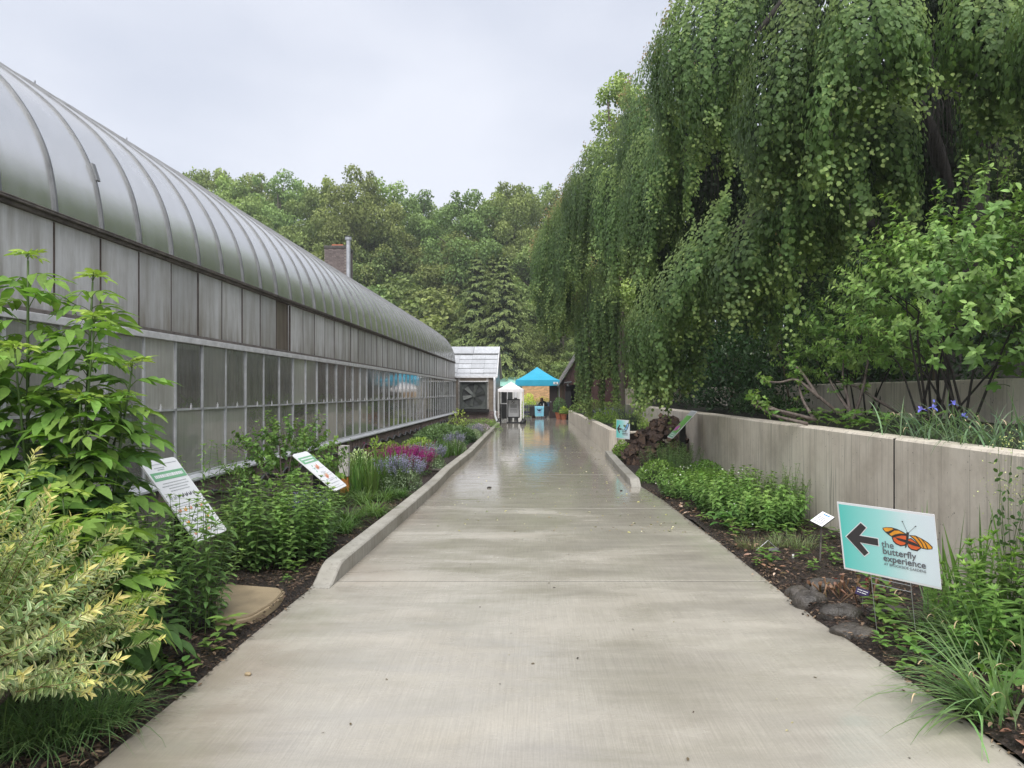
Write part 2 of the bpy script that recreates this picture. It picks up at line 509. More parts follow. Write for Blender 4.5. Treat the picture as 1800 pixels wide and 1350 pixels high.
def gradient_print():
    """printed sheet: teal fading to pale blue across the width"""
    t = NT("teal_gradient_print"); p = t.n("TexCoord").outputs["Object"]
    sep = t.n("SeparateXYZ"); t.put(sep.inputs[0], p)
    base = t.ramp(t.math('MULTIPLY_ADD', sep.outputs[0], 1 / .61), (.0, (.10, .58, .53)), (.45, (.36, .74, .73)), (.75, (.70, .84, .89)), (1., (.74, .82, .90)))
    t.pbr(base, .35, 0, None, .4); return t.m


M['gradient'] = gradient_print()
# ------------------------------------------------------------------ ground, path, kerbs
random.seed(7); rng = np.random.default_rng(7)
LEFT = [(-4, -1.89), (3, -1.89), (4.5, -1.88), (5.6, -1.86), (5.9, -1.85), (9.3, -1.81), (11.6, -1.80), (13.6, -1.835), (15.7, -1.81), (17.6, -1.785), (25, -1.86), (34.5, -1.97), (60, -3.2)]
KERB_IN = [(5.7, -1.69), (9.3, -1.64), (11.6, -1.625), (13.6, -1.665), (15.7, -1.64), (17.6, -1.615), (25, -1.70), (34.6, -1.80)]
RIGHT = [(-4, 2.12), (3.5, 2.10), (4.4, 2.03), (5, 1.97), (7.35, 1.958), (9.3, 1.906), (10.4, 1.886), (11.7, 1.80), (12.2, 1.79), (17.5, 1.90), (41, 1.90), (60, 3.2)]


def grid_sheet(name, x0, x1, y0, y1, nx, ny, fz, mat, kind='structure', fx=None):
    xs = np.linspace(0, 1, nx); ys = np.linspace(y0, y1, ny)
    V = []
    for y in ys:
        a, b = (x0, x1) if fx is None else fx(y)
        for t in xs:
            x = a + (b - a) * t
            V.append((x, y, fz(x, y)))
    i = np.arange(nx * ny).reshape(ny, nx)
    Q = np.stack([i[:-1, :-1], i[:-1, 1:], i[1:, 1:], i[1:, :-1]], -1).reshape(-1, 4)
    o = link(name, mesh_np(name, V, Q, mats=[mat], smooth=True))
    return tag(o, kind=kind)


def hill(x, y):
    h = -.06
    if y > 60: h += (y - 60) * .10
    if x > 9: h += 0
    return h


grid_sheet("ground", -900, 900, -300, 1500, 2, 2, lambda x, y: -.07, M['ground'])
grid_sheet("hill", -160, 160, 60, 260, 30, 30, lambda x, y: -.05 + max(0, y - 60) * .12 + 1.2 * math.sin(x * .05) * min(1, (y - 60) / 40), M['ground'])

path = tag(link("path", None), kind='structure')
joints = [-3.2, 2.25, 5.94, 9.66, 13.65, 18.7, 23.2, 27.5, 33.0, 38.6, 44.5, 58.0]
for a, b in zip(joints[:-1], joints[1:]):
    ys = np.linspace(a + .009, b - .009, max(3, int((b - a) * 2)))
    L = [(lerp_tab(LEFT, y), y) for y in ys]; Rr = [(lerp_tab(RIGHT, y), y) for y in ys]
    poly = Rr + L[::-1]
    mb = MB().prism([(x, y) for x, y in poly], (0, 0, -.14), (1, 0, 0), (0, 1, 0), (0, 0, 1), .14)
    mb.build("slab", M['path'], path, bevel=.003)
    if 2 < b < 50: MB().bb(lerp_tab(LEFT, b) + .01, lerp_tab(RIGHT, b) - .01, b - .0085, b + .0085, -.05, -.0025).build("joint", M['dark'], path)


def mound(x, y, base=.02, amp=.03):
    return base + amp * (math.sin(x * 3.1 + y * 1.3) * math.sin(y * 2.3 - x) + .5 * math.sin(x * 9 + y * 7) * math.sin(y * 8.3))


grid_sheet("mulch_bed", 0, 1, -2, 36.2, 22, 230, lambda x, y: mound(x, y, .035) if x < lerp_tab(LEFT, y) - .01 else -.012, M['mulch'], fx=lambda y: (-4.2, lerp_tab(LEFT, y) + .03))
tag(bpy.data.objects["mulch_bed"], kind='structure')
grid_sheet("soil_bed", 0, 1, -2, 18.0, 16, 120, lambda x, y: mound(x, y, .03) - (.03 if x < lerp_tab(RIGHT, y) + .03 else 0), M['mulch'], fx=lambda y: (lerp_tab(RIGHT, y) - .01, 3.36))
grid_sheet("planter_soil", 2.0, 5.2, 18.0, 41.0, 8, 30, lambda x, y: mound(x, y, .52 + max(0, x - 2.1) * .10), M['soil'])
grid_sheet("upper_bed", 3.5, 5.1, -2, 26.1, 8, 60, lambda x, y: mound(x, y, 1.13 + (x - 3.5) * .09), M['soil'])
grid_sheet("terrace", 5.1, 60, -6, 60, 30, 30, lambda x, y: 1.62 + (x - 5) * .06 + max(0, x - 9) * .22 + mound(x, y, 0, .03), M['soil'])

# left kerb with its ramped nose
def kerb(name, inner, w, h, nose, flip=1, mat=None):
    pts = inner
    ys = list(np.linspace(pts[0][0], pts[0][0] + nose, 6)) + list(np.linspace(pts[0][0] + nose, pts[-1][0], 60))[1:]
    V, Fs = [], []
    for k, y in enumerate(ys):
        x = lerp_tab(pts, y); t = min(1, (y - pts[0][0]) / nose)
        z = .004 + h * (t * t * (3 - 2 * t))
        c = .012
        prof = [(x, -.05), (x, max(.003, z - c)), (x + flip * c, z), (x + flip * (w - c), z), (x + flip * w, max(.003, z - c)), (x + flip * w, -.05)]
        V += [(a, y, b) for a, b in prof]
    n = 6
    for k in range(len(ys) - 1):
        for j in range(n - 1):
            q = (k * n + j, k * n + j + 1, (k + 1) * n + j + 1, (k + 1) * n + j)
            Fs.append(q)
    Fs.append(tuple(range(n))); Fs.append(tuple((len(ys) - 1) * n + j for j in reversed(range(n))))
    o = MB().add(V, Fs).build(name, mat or M['kerb'])
    return tag(o, kind='structure')


kerb("kerb", KERB_IN, -.165 * -1, .135, .42, flip=-1)
kerb("kerb", [(11.75, 1.60), (12.3, 1.60), (14, 1.63), (17.6, 1.73)], .17, .13, .30, flip=1)

# ------------------------------------------------------------------ retaining walls
wall = thing("retaining_wall", "long board-formed concrete retaining wall, waist high, behind the arrow signs on the right", "wall", (3.32, 6, 0))
def wpanel(y0, y1, z=1.18, x=3.32, t=.26):
    mb = MB()
    prof = [(0, -.1), (0, z - .02), (.02, z), (t - .02, z), (t, z - .02), (t, -.1)]
    mb.prism([(a, b) for a, b in prof], (0, y0 - 6, 0), (1, 0, 0), (0, 0, 1), (0, 1, 0), y1 - y0)
    return mb.build("wall_panel", M['wall'], wall)
wpanel(-4, 6.482); wpanel(6.522, 16.2, 1.183)
MB().bb(.006, .24, .483, .521, -.1, 1.172).build("joint_filler", M['dark'], wall); wpanel(16.22, 25.98, 1.18)
ret = MB().bb(3.32, 5.2, 26.0, 26.25, -.1, 1.74).build("cross_wall", M['wall'], bevel=.012)
tag(ret, "short taller concrete wall block crossing at the end of the long retaining wall", "wall")
w2 = MB().bb(5.0, 5.25, -4, 25.98, .9, 1.75).build("terrace_wall", M['wall'], bevel=.015)
tag(w2, "upper concrete terrace wall half hidden behind the leafy shrub", "wall")
lw = thing("planter_wall", "low concrete planter wall along the far right edge of the path", "wall", (1.9, 18, 0))
for y0, y1 in ((17.9, 25.4), (25.41, 33.2), (33.21, 41.0)):
    MB().bb(-.03, .17, y0 - 18, y1 - 18, -.05, .64 if y0 < 20 else .60 if y0 < 30 else .56).build("wall_panel", M['wall'], lw, bevel=.012)
MB().bb(.172, 1.40, .02, .20, -.05, .60).build("end_panel", M['wall'], lw, bevel=.012)

# ------------------------------------------------------------------ greenhouse
GX, BAY, NB = -4.10, .635, 52
GY0 = 5.96 - 6 * BAY
GY1 = GY0 + NB * BAY
gh = thing("greenhouse", "long old greenhouse with a curved translucent roof and stained white wall panels", "greenhouse", (GX, GY0, 0))
PROF = [(0, 3.12), (-.02, 3.32), (-.07, 3.58), (-.16, 3.82), (-.29, 4.05), (-.48, 4.29), (-.78, 4.54), (-1.18, 4.82), (-1.68, 5.14), (-2.28, 5.46), (-2.95, 5.78), (-4.1, 6.22)]
PC = catmull([(x, 0, z) for x, z in PROF], 4)

def gpart(name, me, y, x=0, mat=None, lab=None):
    o = link(name, me, gh, (x, y, 0))
    if mat is not None:
        o.material_slots[0].link = 'OBJECT'; o.material_slots[0].material = mat
    if lab: o["label"] = lab
    return o

sv = [(p.x + .004, .012, p.z) for p in PC] + [(p.x + .004, BAY - .012, p.z) for p in PC]; n = len(PC)
roof_me = mesh_np("roof_sheet", sv, [(i, i + 1, n + i + 1, n + i) for i in range(n - 1)], mats=[M['roof_sheet']], smooth=True)
rib = MB()
for a, b in zip(PC[:-1], PC[1:]): rib.bar(a + Vector((.010, 0, .0)), b + Vector((.010, 0, 0)), .030, .026, up=(0, 1, 0))
rib_me = rib.mesh("rib", M['alu_dark'])
up_me = MB().bb(-.03, -.012, .007, BAY - .007, 2.29, 3.058).mesh("wall_panel", M['panel'])
bar_me = MB().bb(-.028, -.004, -.0065, .0065, 2.28, 3.05).mesh("panel_joint", M['rust_joint'])
g1 = MB().add([(.035, .018, 1.42), (.035, BAY - .018, 1.42), (.035, BAY - .018, 2.17), (.035, .018, 2.17)], [(0, 1, 2, 3)]).mesh("glass_pane", M['pane'])
g2 = MB().add([(.035, .018, .66), (.035, BAY - .018, .66), (.035, BAY - .018, 1.395), (.035, .018, 1.395)], [(0, 1, 2, 3)]).mesh("glass_pane", M['pane'])
mun = MB().bb(.02, .052, -.015, .015, .655, 2.175).mesh("glazing_bar", M['alu'])
clip = MB().bb(.05, .062, -.012, .012, 1.40, 1.455).bb(.053, .058, -.006, .006, 1.455, 1.475).mesh("clip", M['white_trim'])
for k in range(NB + 1):
    y = k * BAY
    gpart("rib", rib_me, y)
    gpart("glazing_bar", mun, y)
    gpart("panel_joint", bar_me, y)
    if k == NB: break
    o = gpart("roof_sheet", roof_me, y); o.rotation_euler = (0, 0, random.uniform(-.007, .007))
    brown = (k == 14)
    gpart("wall_panel", up_me, y, -.03 if brown else random.uniform(-.006, .004), M['panel_brown'] if brown else None, "bare brown panel set back in the wall" if brown else None)
    for g in (g1, g2):
        o = gpart("glass_pane", g, y, random.uniform(-.004, .004)); o.rotation_euler = (0, random.uniform(-.004, .004), random.uniform(-.006, .006))
    gpart("clip", clip, y + BAY * random.uniform(.45, .6))
Lg = NB * BAY
MB().bb(-.06, .02, -.05, Lg + .02, 3.062, 3.095).bb(-.05, .05, -.05, Lg + .02, 3.096, 3.115).bb(.03, .052, -.05, Lg + .02, 3.116, 3.13).build("gutter_beam", M['old_wood'], gh, bevel=.006)
MB().bb(-.05, .03, -.05, Lg, 2.245, 2.285).build("lower_beam", M['old_wood'], gh, bevel=.006)
MB().bb(-.05, .075, -.05, Lg, 2.172, 2.243).build("header_band", M['white_trim'], gh, bevel=.005)
MB().bb(.025, .052, -.05, Lg, 1.394, 1.418).build("mid_rail", M['alu'], gh)
mb = MB().prism([(-.08, .655), (.055, .655), (.058, .635), (.135, .595), (.138, .568), (.12, .568), (-.08, .60)], (0, -.05, 0), (1, 0, 0), (0, 0, 1), (0, 1, 0), Lg + .05)
mb.build("sill", M['alu'], gh, bevel=.004)
MB().bb(-.15, .07, -.05, Lg + .05, -.1, .33).build("base_wall", M['knee'], gh)
MB().bb(-.15, .075, -.05, Lg + .05, .33, .555).build("mortar_course", M['mortar'], gh)
bk = MB().bb(-.01, .022, -.034, .034, .335, .535).mesh("brick", M['brick'])
for k in range(296):
    o = link("brick", bk, gh, (.075 + random.uniform(-.003, .004), 5.3 + k * .0775, random.uniform(-.003, .003)))
# far slope, ridge, end wall, floor
fv = [(-8.2 - p.x, -.0, p.z) for p in PC] + [(-8.2 - p.x, Lg, p.z) for p in PC]
link("far_roof", mesh_np("far_roof", fv, [(i, n + i, n + i + 1, i + 1) for i in range(n - 1)], mats=[M['roof_sheet']], smooth=True), gh)
MB().bb(-8.22, -8.18, 0, Lg, 0, 3.12).build("far_wall", M['panel'], gh)
MB().bar((-4.1, -.1, 6.245), (-4.1, Lg + .05, 6.245), .12, .05).build("ridge_cap", M['alu_dark'], gh)
for yy, nm in ((Lg + .01, "end_wall"), (-.06, "end_wall")):
    pts = [(0, 0)] + [(p.x, p.z - .01) for p in PC] + [(-8.2 - p.x, p.z - .01) for p in reversed(PC)] + [(-8.2, 0)]
    MB().prism(pts, (-.03, yy, 0), (1, 0, 0), (0, 0, 1), (0, 1, 0), .03).build(nm, M['panel'], gh)
MB().bb(-8.1, -.2, 0, Lg, -.03, .02).build("floor", M['kerb'], gh)
for q in range(5):      # growing benches inside
    y = 2 + q * 6.3
    MB().bb(-2.0, -.7, y, y + 5.2, .72, .78).bb(-1.95, -1.85, y + .1, y + .2, .02, .72).bb(-.85, -.75, y + .1, y + .2, .02, .72).bb(-1.95, -1.85, y + 5, y + 5.1, .02, .72).bb(-.85, -.75, y + 5, y + 5.1, .02, .72).build("bench", M['old_wood'], gh)
# torn bracket on one rib and ridge spikes
MB().box((-.07, 7 * BAY + .02, 3.68), (.02, .05, .17), 0, Matrix.Rotation(R(-18), 3, 'Y')).build("torn_flashing", M['alu_dark'], gh)
sp = MB().tube([(0, 0, 0), (.01, 0, .09)], [.012, .006], 6).mesh("ridge_pin", M['alu_dark'])
for k in range(4, 26, 3): link("ridge_pin", sp, gh, (-2.0, k * BAY, 5.30))

hosept = []
y = 8.6
while y < 35:
    hosept.append((GX + .12, y, .40)); hosept.append((GX + .155, y + .42, .318)); y += .85
ho = MB().tube(catmull(hosept, 5), .022, 6).build("cable", M['hose'], smooth=True)
tag(ho, "black cable hanging in loops along the greenhouse base wall", "cable")
brk = MB()
for k in range(0, len(hosept), 2): pass

# white weathered post beside the irises with an orange-brown stake foot
pp = at(605, 850, 10.6)
post = thing("marker_post", "weathered white wooden post with a rusty orange foot in the left bed", "post", (pp.x, 10.6, 0))
MB().bb(-.075, .075, -.05, .05, .33, .80).build("post", M['post_wood'], post, bevel=.008)
MB().add([(-.07, -.03, 0), (.09, -.03, 0), (.06, -.03, .34), (-.03, -.03, .34), (-.07, .03, 0), (.09, .03, 0), (.06, .03, .34), (-.03, .03, .34)],
         [(0, 1, 2, 3), (7, 6, 5, 4), (0, 4, 5, 1), (1, 5, 6, 2), (2, 6, 7, 3), (3, 7, 4, 0)]).build("post_foot", plain("rusty_orange", (.36, .15, .03), .8, 0, .5, 14), post, bevel=.005)

# ------------------------------------------------------------------ fan house at the end of the greenhouse
AY = 36.0
an = thing("fan_house", "small white-roofed plant house with a big wall fan at the end of the greenhouse", "building", (-4.2, AY, 0))
AX1, AX0 = -2.12, -7.5
def lx(x): return x + 4.2
MB().bb(lx(AX0), lx(AX1), 0, .14, .72, 2.42).build("front_wall", M['beige'], an)
MB().bb(lx(AX0), lx(AX1), -.02, .16, -.05, .72).build("brick_base", M['mortar'], an)
bb_me = MB().bb(-.1, .1, -.012, .02, -.03, .03).mesh("brick", M['brick'])
for r in range(9):
    for c in range(11):
        link("brick", bb_me, an, (lx(-4.2) + .1 + c * .212 + (r % 2) * .1 - .1, -.022, .03 + r * .074))
gab = [(0, .0), (0, 2.42), (2.4, 4.03), (4.8, 2.42), (4.8, 0)]
MB().prism(gab, (lx(AX1) - .12, .145, 0), (0, 1, 0), (0, 0, 1), (1, 0, 0), .12).build("gable_wall", M['panel'], an)
s1, e1 = (0.0, 2.44), (2.4, 4.05)
def rp(t, h=0.0): return (s1[0] + (e1[0] - s1[0]) * t, s1[1] + (e1[1] - s1[1]) * t + h)
for r in range(5):
    t0, t1 = -.06 + r * .16, -.06 + (r + 1) * .16 - .008
    for c in range(8):
        x0 = lx(AX0) + c * .68
        a, b = rp(t0, .03 + r * .0), rp(t1, .012)
        mb = MB(); x1 = min(x0 + .672, lx(AX1) + .08)
        off = random.uniform(-.012, .012)
        mb.add([(x0, a[0], a[1] + off), (x1, a[0], a[1] + off), (x1, b[0], b[1] + off), (x0, b[0], b[1] + off), (x0, a[0], a[1] - .02), (x1, a[0], a[1] - .02), (x1, b[0], b[1] - .02), (x0, b[0], b[1] - .02)],
               [(0, 1, 2, 3), (7, 6, 5, 4), (0, 4, 5, 1), (1, 5, 6, 2), (2, 6, 7, 3), (3, 7, 4, 0)])
        mb.build("roof_panel", M['green_roof_sheet'], an)
a, b = rp(.74, .10), rp(1.0, .07)
for c in range(4):
    x0 = lx(AX0) + c * 1.37; x1 = min(x0 + 1.35, lx(AX1) + .1)
    MB().add([(x0, a[0], a[1]), (x1, a[0], a[1]), (x1, b[0], b[1]), (x0, b[0], b[1]), (x0, a[0], a[1] - .03), (x1, a[0], a[1] - .03), (x1, b[0], b[1] - .03), (x0, b[0], b[1] - .03)],
             [(0, 1, 2, 3), (7, 6, 5, 4), (0, 4, 5, 1), (1, 5, 6, 2), (2, 6, 7, 3), (3, 7, 4, 0)]).build("ridge_vent", M['green_roof_sheet'], an)
MB().bar((lx(AX0), a[0] - .01, a[1] - .05), (lx(AX1) + .1, a[0] - .01, a[1] - .05), .03, .05).build("vent_frame", M['alu_dark'], an)
MB().add([(lx(AX0), 2.4, 4.06), (lx(AX1) + .1, 2.4, 4.06), (lx(AX1) + .1, 4.9, 2.38), (lx(AX0), 4.9, 2.38)], [(0, 1, 2, 3)]).build("back_roof", M['green_roof_sheet'], an)
MB().bar((lx(AX0), -.10, 2.40), (lx(AX1) + .12, -.10, 2.40), .10, .07).build("gutter", M['white_trim'], an)
MB().bar((lx(AX1) + .09, -.08, 2.41), (lx(AX1) + .09, 2.42, 4.10), .05, .06).bar((lx(AX1) + .09, 2.40, 4.10), (lx(AX1) + .09, 4.9, 2.41), .05, .06).build("gable_trim", M['white_trim'], an)
for xx in (-3.98, -2.52): MB().bb(lx(xx) - .06, lx(xx) + .06, -.018, -.001, .74, 2.36).build("batten", M['post_wood'], an)
fx, fz = (833 - 943) / F * AY, EYE - (695 - 690) / F * AY
fan = thing("wall_fan", "large square exhaust fan with dusty blades in the fan house wall", "fan", (fx, AY - .03, fz))
hs = .69
MB().bb(-hs, hs, -.30, -.02, hs - .05, hs).bb(-hs, hs, -.30, -.02, -hs, -hs + .05).bb(-hs, -hs + .05, -.30, -.02, -hs + .05, hs - .05).bb(hs - .05, hs, -.30, -.02, -hs + .05, hs - .05).build("housing", M['fan'], fan, bevel=.01)
k = 32
ring = []
for j in range(k):
    t = 2 * math.pi * j / k; ring.append((math.cos(t) * .60, math.sin(t) * .60))
sq = []
for c, s_ in ring:
    q = (hs - .055) / max(abs(c / .6), abs(s_ / .6)); sq.append((c / .6 * q, s_ / .6 * q))
MB().add([(a, -.16, b) for a, b in ring] + [(a, -.16, b) for a, b in sq] + [(a, -.05, b) for a, b in ring],
         [f for j in range(k) for f in ((j, (j + 1) % k, k + (j + 1) % k, k + j), (j, (j + 1) % k, 2 * k + (j + 1) % k, 2 * k + j))]).build("shroud", M['fan'], fan)
MB().add([(a, -.045, b) for a, b in ring], [tuple(range(k))]).build("shutter", M['dark_grey'], fan)
bl = MB().add([(-.055, -.02, .09), (.055, .03, .09), (.13, .05, .56), (-.10, -.05, .57), (-.055, -.035, .09), (.055, .015, .09), (.13, .035, .56), (-.10, -.065, .57)],
              [(0, 1, 2, 3), (7, 6, 5, 4), (0, 4, 5, 1), (1, 5, 6, 2), (2, 6, 7, 3), (3, 7, 4, 0)]).mesh("blade", M['blade'])
for j in range(6): link("blade", bl, fan, (0, -.12, 0), (0, R(60 * j + 14), 0))
MB().tube([(0, -.20, 0), (0, -.08, 0)], .10, 14).build("hub", M['blade'], fan)
for j in range(3): pass
MB().bb(-hs - .03, hs + .05, -.34, 0, hs + .005, hs + .05).build("drip_cap", M['white_trim'], fan)
MB().bb(-hs - .05, hs + .1, -.30, -.02, -hs - .16, -hs - .02).build("ledge", M['dark'], fan)
dp = MB().tube(catmull([(lx(AX1) - .03 - 4.2, AY - .13, 2.38), (lx(AX1) - .03 - 4.2, AY - .12, 1.4), (lx(AX1) - .03 - 4.2, AY - .12, .72), (lx(AX1) - 4.2 + .01, AY - .16, .60), (lx(AX1) - 4.2 + .0, AY - .2, .45), (lx(AX1) - 4.2 + .13, AY - .3, .05)], 6), .06, 10).build("downpipe", M['drain'], smooth=True)
tag(dp, "pale downpipe at the corner of the fan house, kinked near the ground", "drainpipe")

# ------------------------------------------------------------------ brick chimney and flue pipe behind the greenhouse
CY = 37.5
cx0, cx1 = (570 - 943) / F * CY, (610 - 943) / F * CY
ct = EYE - (436 - 690) / F * CY
ch = thing("chimney", "square purple-brown brick chimney behind the greenhouse ridge", "chimney", ((cx0 + cx1) / 2, CY, 0))
hw = (cx1 - cx0) / 2
MB().bb(-hw + .01, hw - .01, .01, 1.2, 0, ct - .02).build("mortar_core", M['mortar'], ch)
cb = MB().bb(-.098, .098, -.004, .02, -.033, .033).mesh("brick", M['brick_grey'])
for r in range(28):
    for c in range(6):
        x = -hw + .1 + c * .207 + (.0 if r % 2 else .05)
        if x < hw - .06: link("brick", cb, ch, (x, .002 + random.uniform(-.004, .004), ct - .06 - r * .078))
cbs = MB().bb(-.02, .004, -.098, .098, -.033, .033).mesh("brick", M['brick_grey'])
for r in range(28):
    for c in range(5): link("brick", cbs, ch, (hw - .004, .12 + c * .22 + (r % 2) * .05, ct - .06 - r * .078))
MB().bb(-hw - .03, hw + .03, -.03, 1.22, ct - .02, ct + .13).build("cap", M['stone'], ch, bevel=.02)
MB().bb(-hw * .45, hw * .55, .2, .8, ct + .13, ct + .25).build("flue_tile", M['terracotta'], ch, bevel=.02)
px = (613 - 943) / F * 36.6
fl = thing("flue_pipe", "tall grey metal flue pipe with a cap, right of the brick chimney", "flue", (px, 36.6, 0))
ft = EYE - (418 - 690) / F * 36.6
MB().tube([(0, 0, 0), (-.02, 0, ft)], .105, 14).build("pipe", M['galv'], fl, smooth=False)
MB().tube([(-.02, 0, ft - .12), (-.02, 0, ft + .02)], [.16, .17], 14).tube([(-.02, 0, ft + .06), (-.02, 0, ft + .10)], [.18, .03], 14).build("cap", M['galv'], fl)
MB().tube(catmull([(-1.42, -.6, 6.0), (-1.42, -.6, 8.05), (-1.36, -.6, 8.22), (-1.28, -.6, 8.05)], 6), .06, 8).build("vent_bend", M['white'], fl)
# the boiler house that carries the chimney, hidden behind the greenhouse
bh = thing("boiler_house", "plain brick boiler house behind the greenhouse carrying the chimney", "building", (-12.5, 39.8, 0))
MB().bb(-3, 3, -1, 4, 0, 4.2).build("wall", M['brick'], bh)
MB().bb(-3.2, 3.2, -1.2, 4.2, 4.2, 4.4).build("roof", M['dark_grey'], bh)

# ------------------------------------------------------------------ brown barn at the far right
BY = 42.0
bn = thing("barn", "red-brown wooden barn with a steep grey shingle roof beyond the turquoise tent", "building", (1.66, BY, 0))
nW = 14
for i in range(nW):
    x0 = .0 + i * .30
    if i < 3: z0 = 2.06
    else: z0 = 0
    zt = 2.45 + (x0 + .15) * 1.62
    if x0 > 2.1: zt = 2.45 + (4.2 - x0) * 1.62
    MB().add([(x0 + .004, 0, z0), (x0 + .296, 0, z0), (x0 + .296, 0, zt + .24 * (1 if x0 < 2.1 else -1)), (x0 + .004, 0, zt - .24 * (1 if x0 < 2.1 else -1)),
              (x0 + .004, .03, z0), (x0 + .296, .03, z0), (x0 + .296, .03, zt + .24 * (1 if x0 < 2.1 else -1)), (x0 + .004, .03, zt - .24 * (1 if x0 < 2.1 else -1))],
             [(0, 1, 2, 3), (7, 6, 5, 4), (0, 4, 5, 1), (1, 5, 6, 2), (2, 6, 7, 3), (3, 7, 4, 0)]).build("board", M['barn'], bn)
MB().bb(-.05, 4.25, .035, .1, 2.1, 2.4).bb(1.22, 4.25, .035, .1, 0, 2.1).bb(.0, 4.2, 2.8, 2.9, 0, 2.4).build("back_wall", M['barn_dark'], bn)
MB().bb(0, .1, .12, 11.5, 0, 2.45).bb(4.1, 4.2, .12, 11.5, 0, 2.45).build("side_wall", M['barn'], bn)
for sgn, x_e, x_r in ((1, -.35, 2.1), (-1, 4.55, 2.1)):
    for r in range(12):
        t0, t1 = r / 12, (r + 1) / 12
        xa, xb = x_e + (x_r - x_e) * t0, x_e + (x_r - x_e) * t1
        za, zb = 1.93 + 3.97 * t0, 1.93 + 3.97 * t1
        MB().add([(xa, -.25, za + .06), (xb, -.25, zb + .03), (xb, 11.6, zb + .03), (xa, 11.6, za + .06), (xa, -.25, za), (xb, -.25, zb), (xb, 11.6, zb), (xa, 11.6, za)],
                 [(0, 1, 2, 3), (7, 6, 5, 4), (0, 4, 5, 1), (1, 5, 6, 2), (2, 6, 7, 3), (3, 7, 4, 0)]).build("shingle_row", M['shingle'], bn)
MB().bar((-.40, -.27, 2.02), (2.1, -.27, 6.02), .05, .34, up=(0, 1, 0)).build("rake_board", M['shingle'], bn)
MB().bb(-.86, -.34, 1.5, 1.57, 0, 2.05).build("open_door", M['barn_dark'], bn, bevel=.01)
MB().tube([(-.80, 1.46, 1.02), (-.74, 1.46, 1.02)], .025, 8).build("door_knob", M['galv'], bn)
ap = MB().bb(0.05, .40, -.30, -.05, .02, 1.66).bb(.05, .40, -.31, -.30, 1.10, 1.13).build("black_cabinet", M['black'], bn, bevel=.01)
ap.parent = None; ap.location = (1.66, BY, 0)
tag(ap, "tall black cabinet standing against the barn doorway", "cabinet")
MB().tube([(.0, -.2, 2.18), (.45, -.22, 2.22)], .06, 8).tube([(.22, -.2, 1.98), (.22, -.2, 2.18)], [.09, .05], 8).build("wall_lamp", M['dark_grey'], bn)

# ------------------------------------------------------------------ small mint roofed building and tan brick wall at the far end
mbld = thing("entry_building", "low building with a mint green metal roof behind the white tent", "building", (-1.9, 52, 0))
MB().bb(-2.2, 1.0, 0, 4, 0, 2.05).build("wall", M['dark_grey'], mbld)
for c in range(9):
    x0 = -2.4 + c * .42
    MB().add([(x0, -.3, 2.08), (x0 + .41, -.3, 2.08), (x0 + .41, 2.2, 2.78), (x0, 2.2, 2.78), (x0, -.3, 2.05), (x0 + .41, -.3, 2.05), (x0 + .41, 2.2, 2.74), (x0, 2.2, 2.74)],
             [(0, 1, 2, 3), (7, 6, 5, 4), (0, 4, 5, 1), (1, 5, 6, 2), (2, 6, 7, 3), (3, 7, 4, 0)]).build("roof_panel", M['mint'], mbld)
MB().bar((-2.45, 2.2, 2.78), (1.4, 2.2, 2.78), .08, .06).build("ridge", M['mint'], mbld)
for x0, x1 in ((-1.25, -.45), (-.15, .6)):
    f_ = MB().bb(x0, x1, -.03, -.005, .55, 1.95).build("window", M['white'], mbld)
    MB().bb(x0 + .08, x1 - .08, -.036, -.031, .62, 1.88).build("pane", M['pane'], f_)
MB().bb(.62, .9, -.05, -.005, .0, 2.0).build("door_frame", M['white'], mbld)

tw = thing("brick_wall", "low orange-tan brick wall under the turquoise tent", "wall", (.15, 50, 0))
MB().bb(-1.15, 1.1, 0, .2, 0, 2.2).build("mortar_core", plain("warm_mortar", (.55, .36, .20), .9, 0, .15, 12), tw)
tb = MB().bb(-.095, .095, -.012, .02, -.033, .033).mesh("brick", M['brick_tan'])
for r in range(16):
    for c in range(11):
        x = -1.05 + c * .205 + (r % 2) * .1
        if x < 1.05: link("brick", tb, tw, (x, 0, 1.02 + r * .074))
MB().bb(-1.2, 1.15, -.06, -.014, 0, .98).build("grey_base", M['kerb'], tw)
# ------------------------------------------------------------------ signs
def frame_obj(o, origin, xv, zv):
    """place o so that its x runs along xv, its z along zv and it faces -y"""
    X = Vector(xv).normalized(); Z = Vector(zv).normalized()
    Y = Z.cross(X).normalized(); Z = X.cross(Y).normalized()
    m = Matrix((X, Y, Z)).transposed().to_4x4(); m.translation = Vector(origin)
    o.matrix_world = m


def flat(name, poly, mat, parent, y=-.004, th=.0012):
    """flat print, polygon in (x, z), set a hair proud of its sheet"""
    return MB().prism(poly, (0, y, 0), (1, 0, 0), (0, 0, 1), (0, -1, 0), th).build(name, mat, parent)


def rect(x0, x1, z0, z1): return [(x0, z0), (x1, z0), (x1, z1), (x0, z1)]


def text(name, s, width, x, z, mat, parent, y=-.0055, bold=1.0):
    c = bpy.data.curves.new(name, 'FONT'); c.body = s; c.size = .1; c.extrude = .0002
    c.materials.append(mat)
    o = link(name, c, parent)
    bpy.context.view_layer.update()
    k = width / max(1e-4, o.dimensions.x)
    c.size = .1 * k
    c.offset = .0007 * width / .2 * bold
    bpy.context.view_layer.update()
    me = bpy.data.meshes.new_from_object(o.evaluated_get(bpy.context.evaluated_depsgraph_get()))
    bpy.data.objects.remove(o); bpy.data.curves.remove(c)
    if not me.materials: me.materials.append(mat)
    return link(name, me, parent, (x, y, z), (R(90), 0, 0))


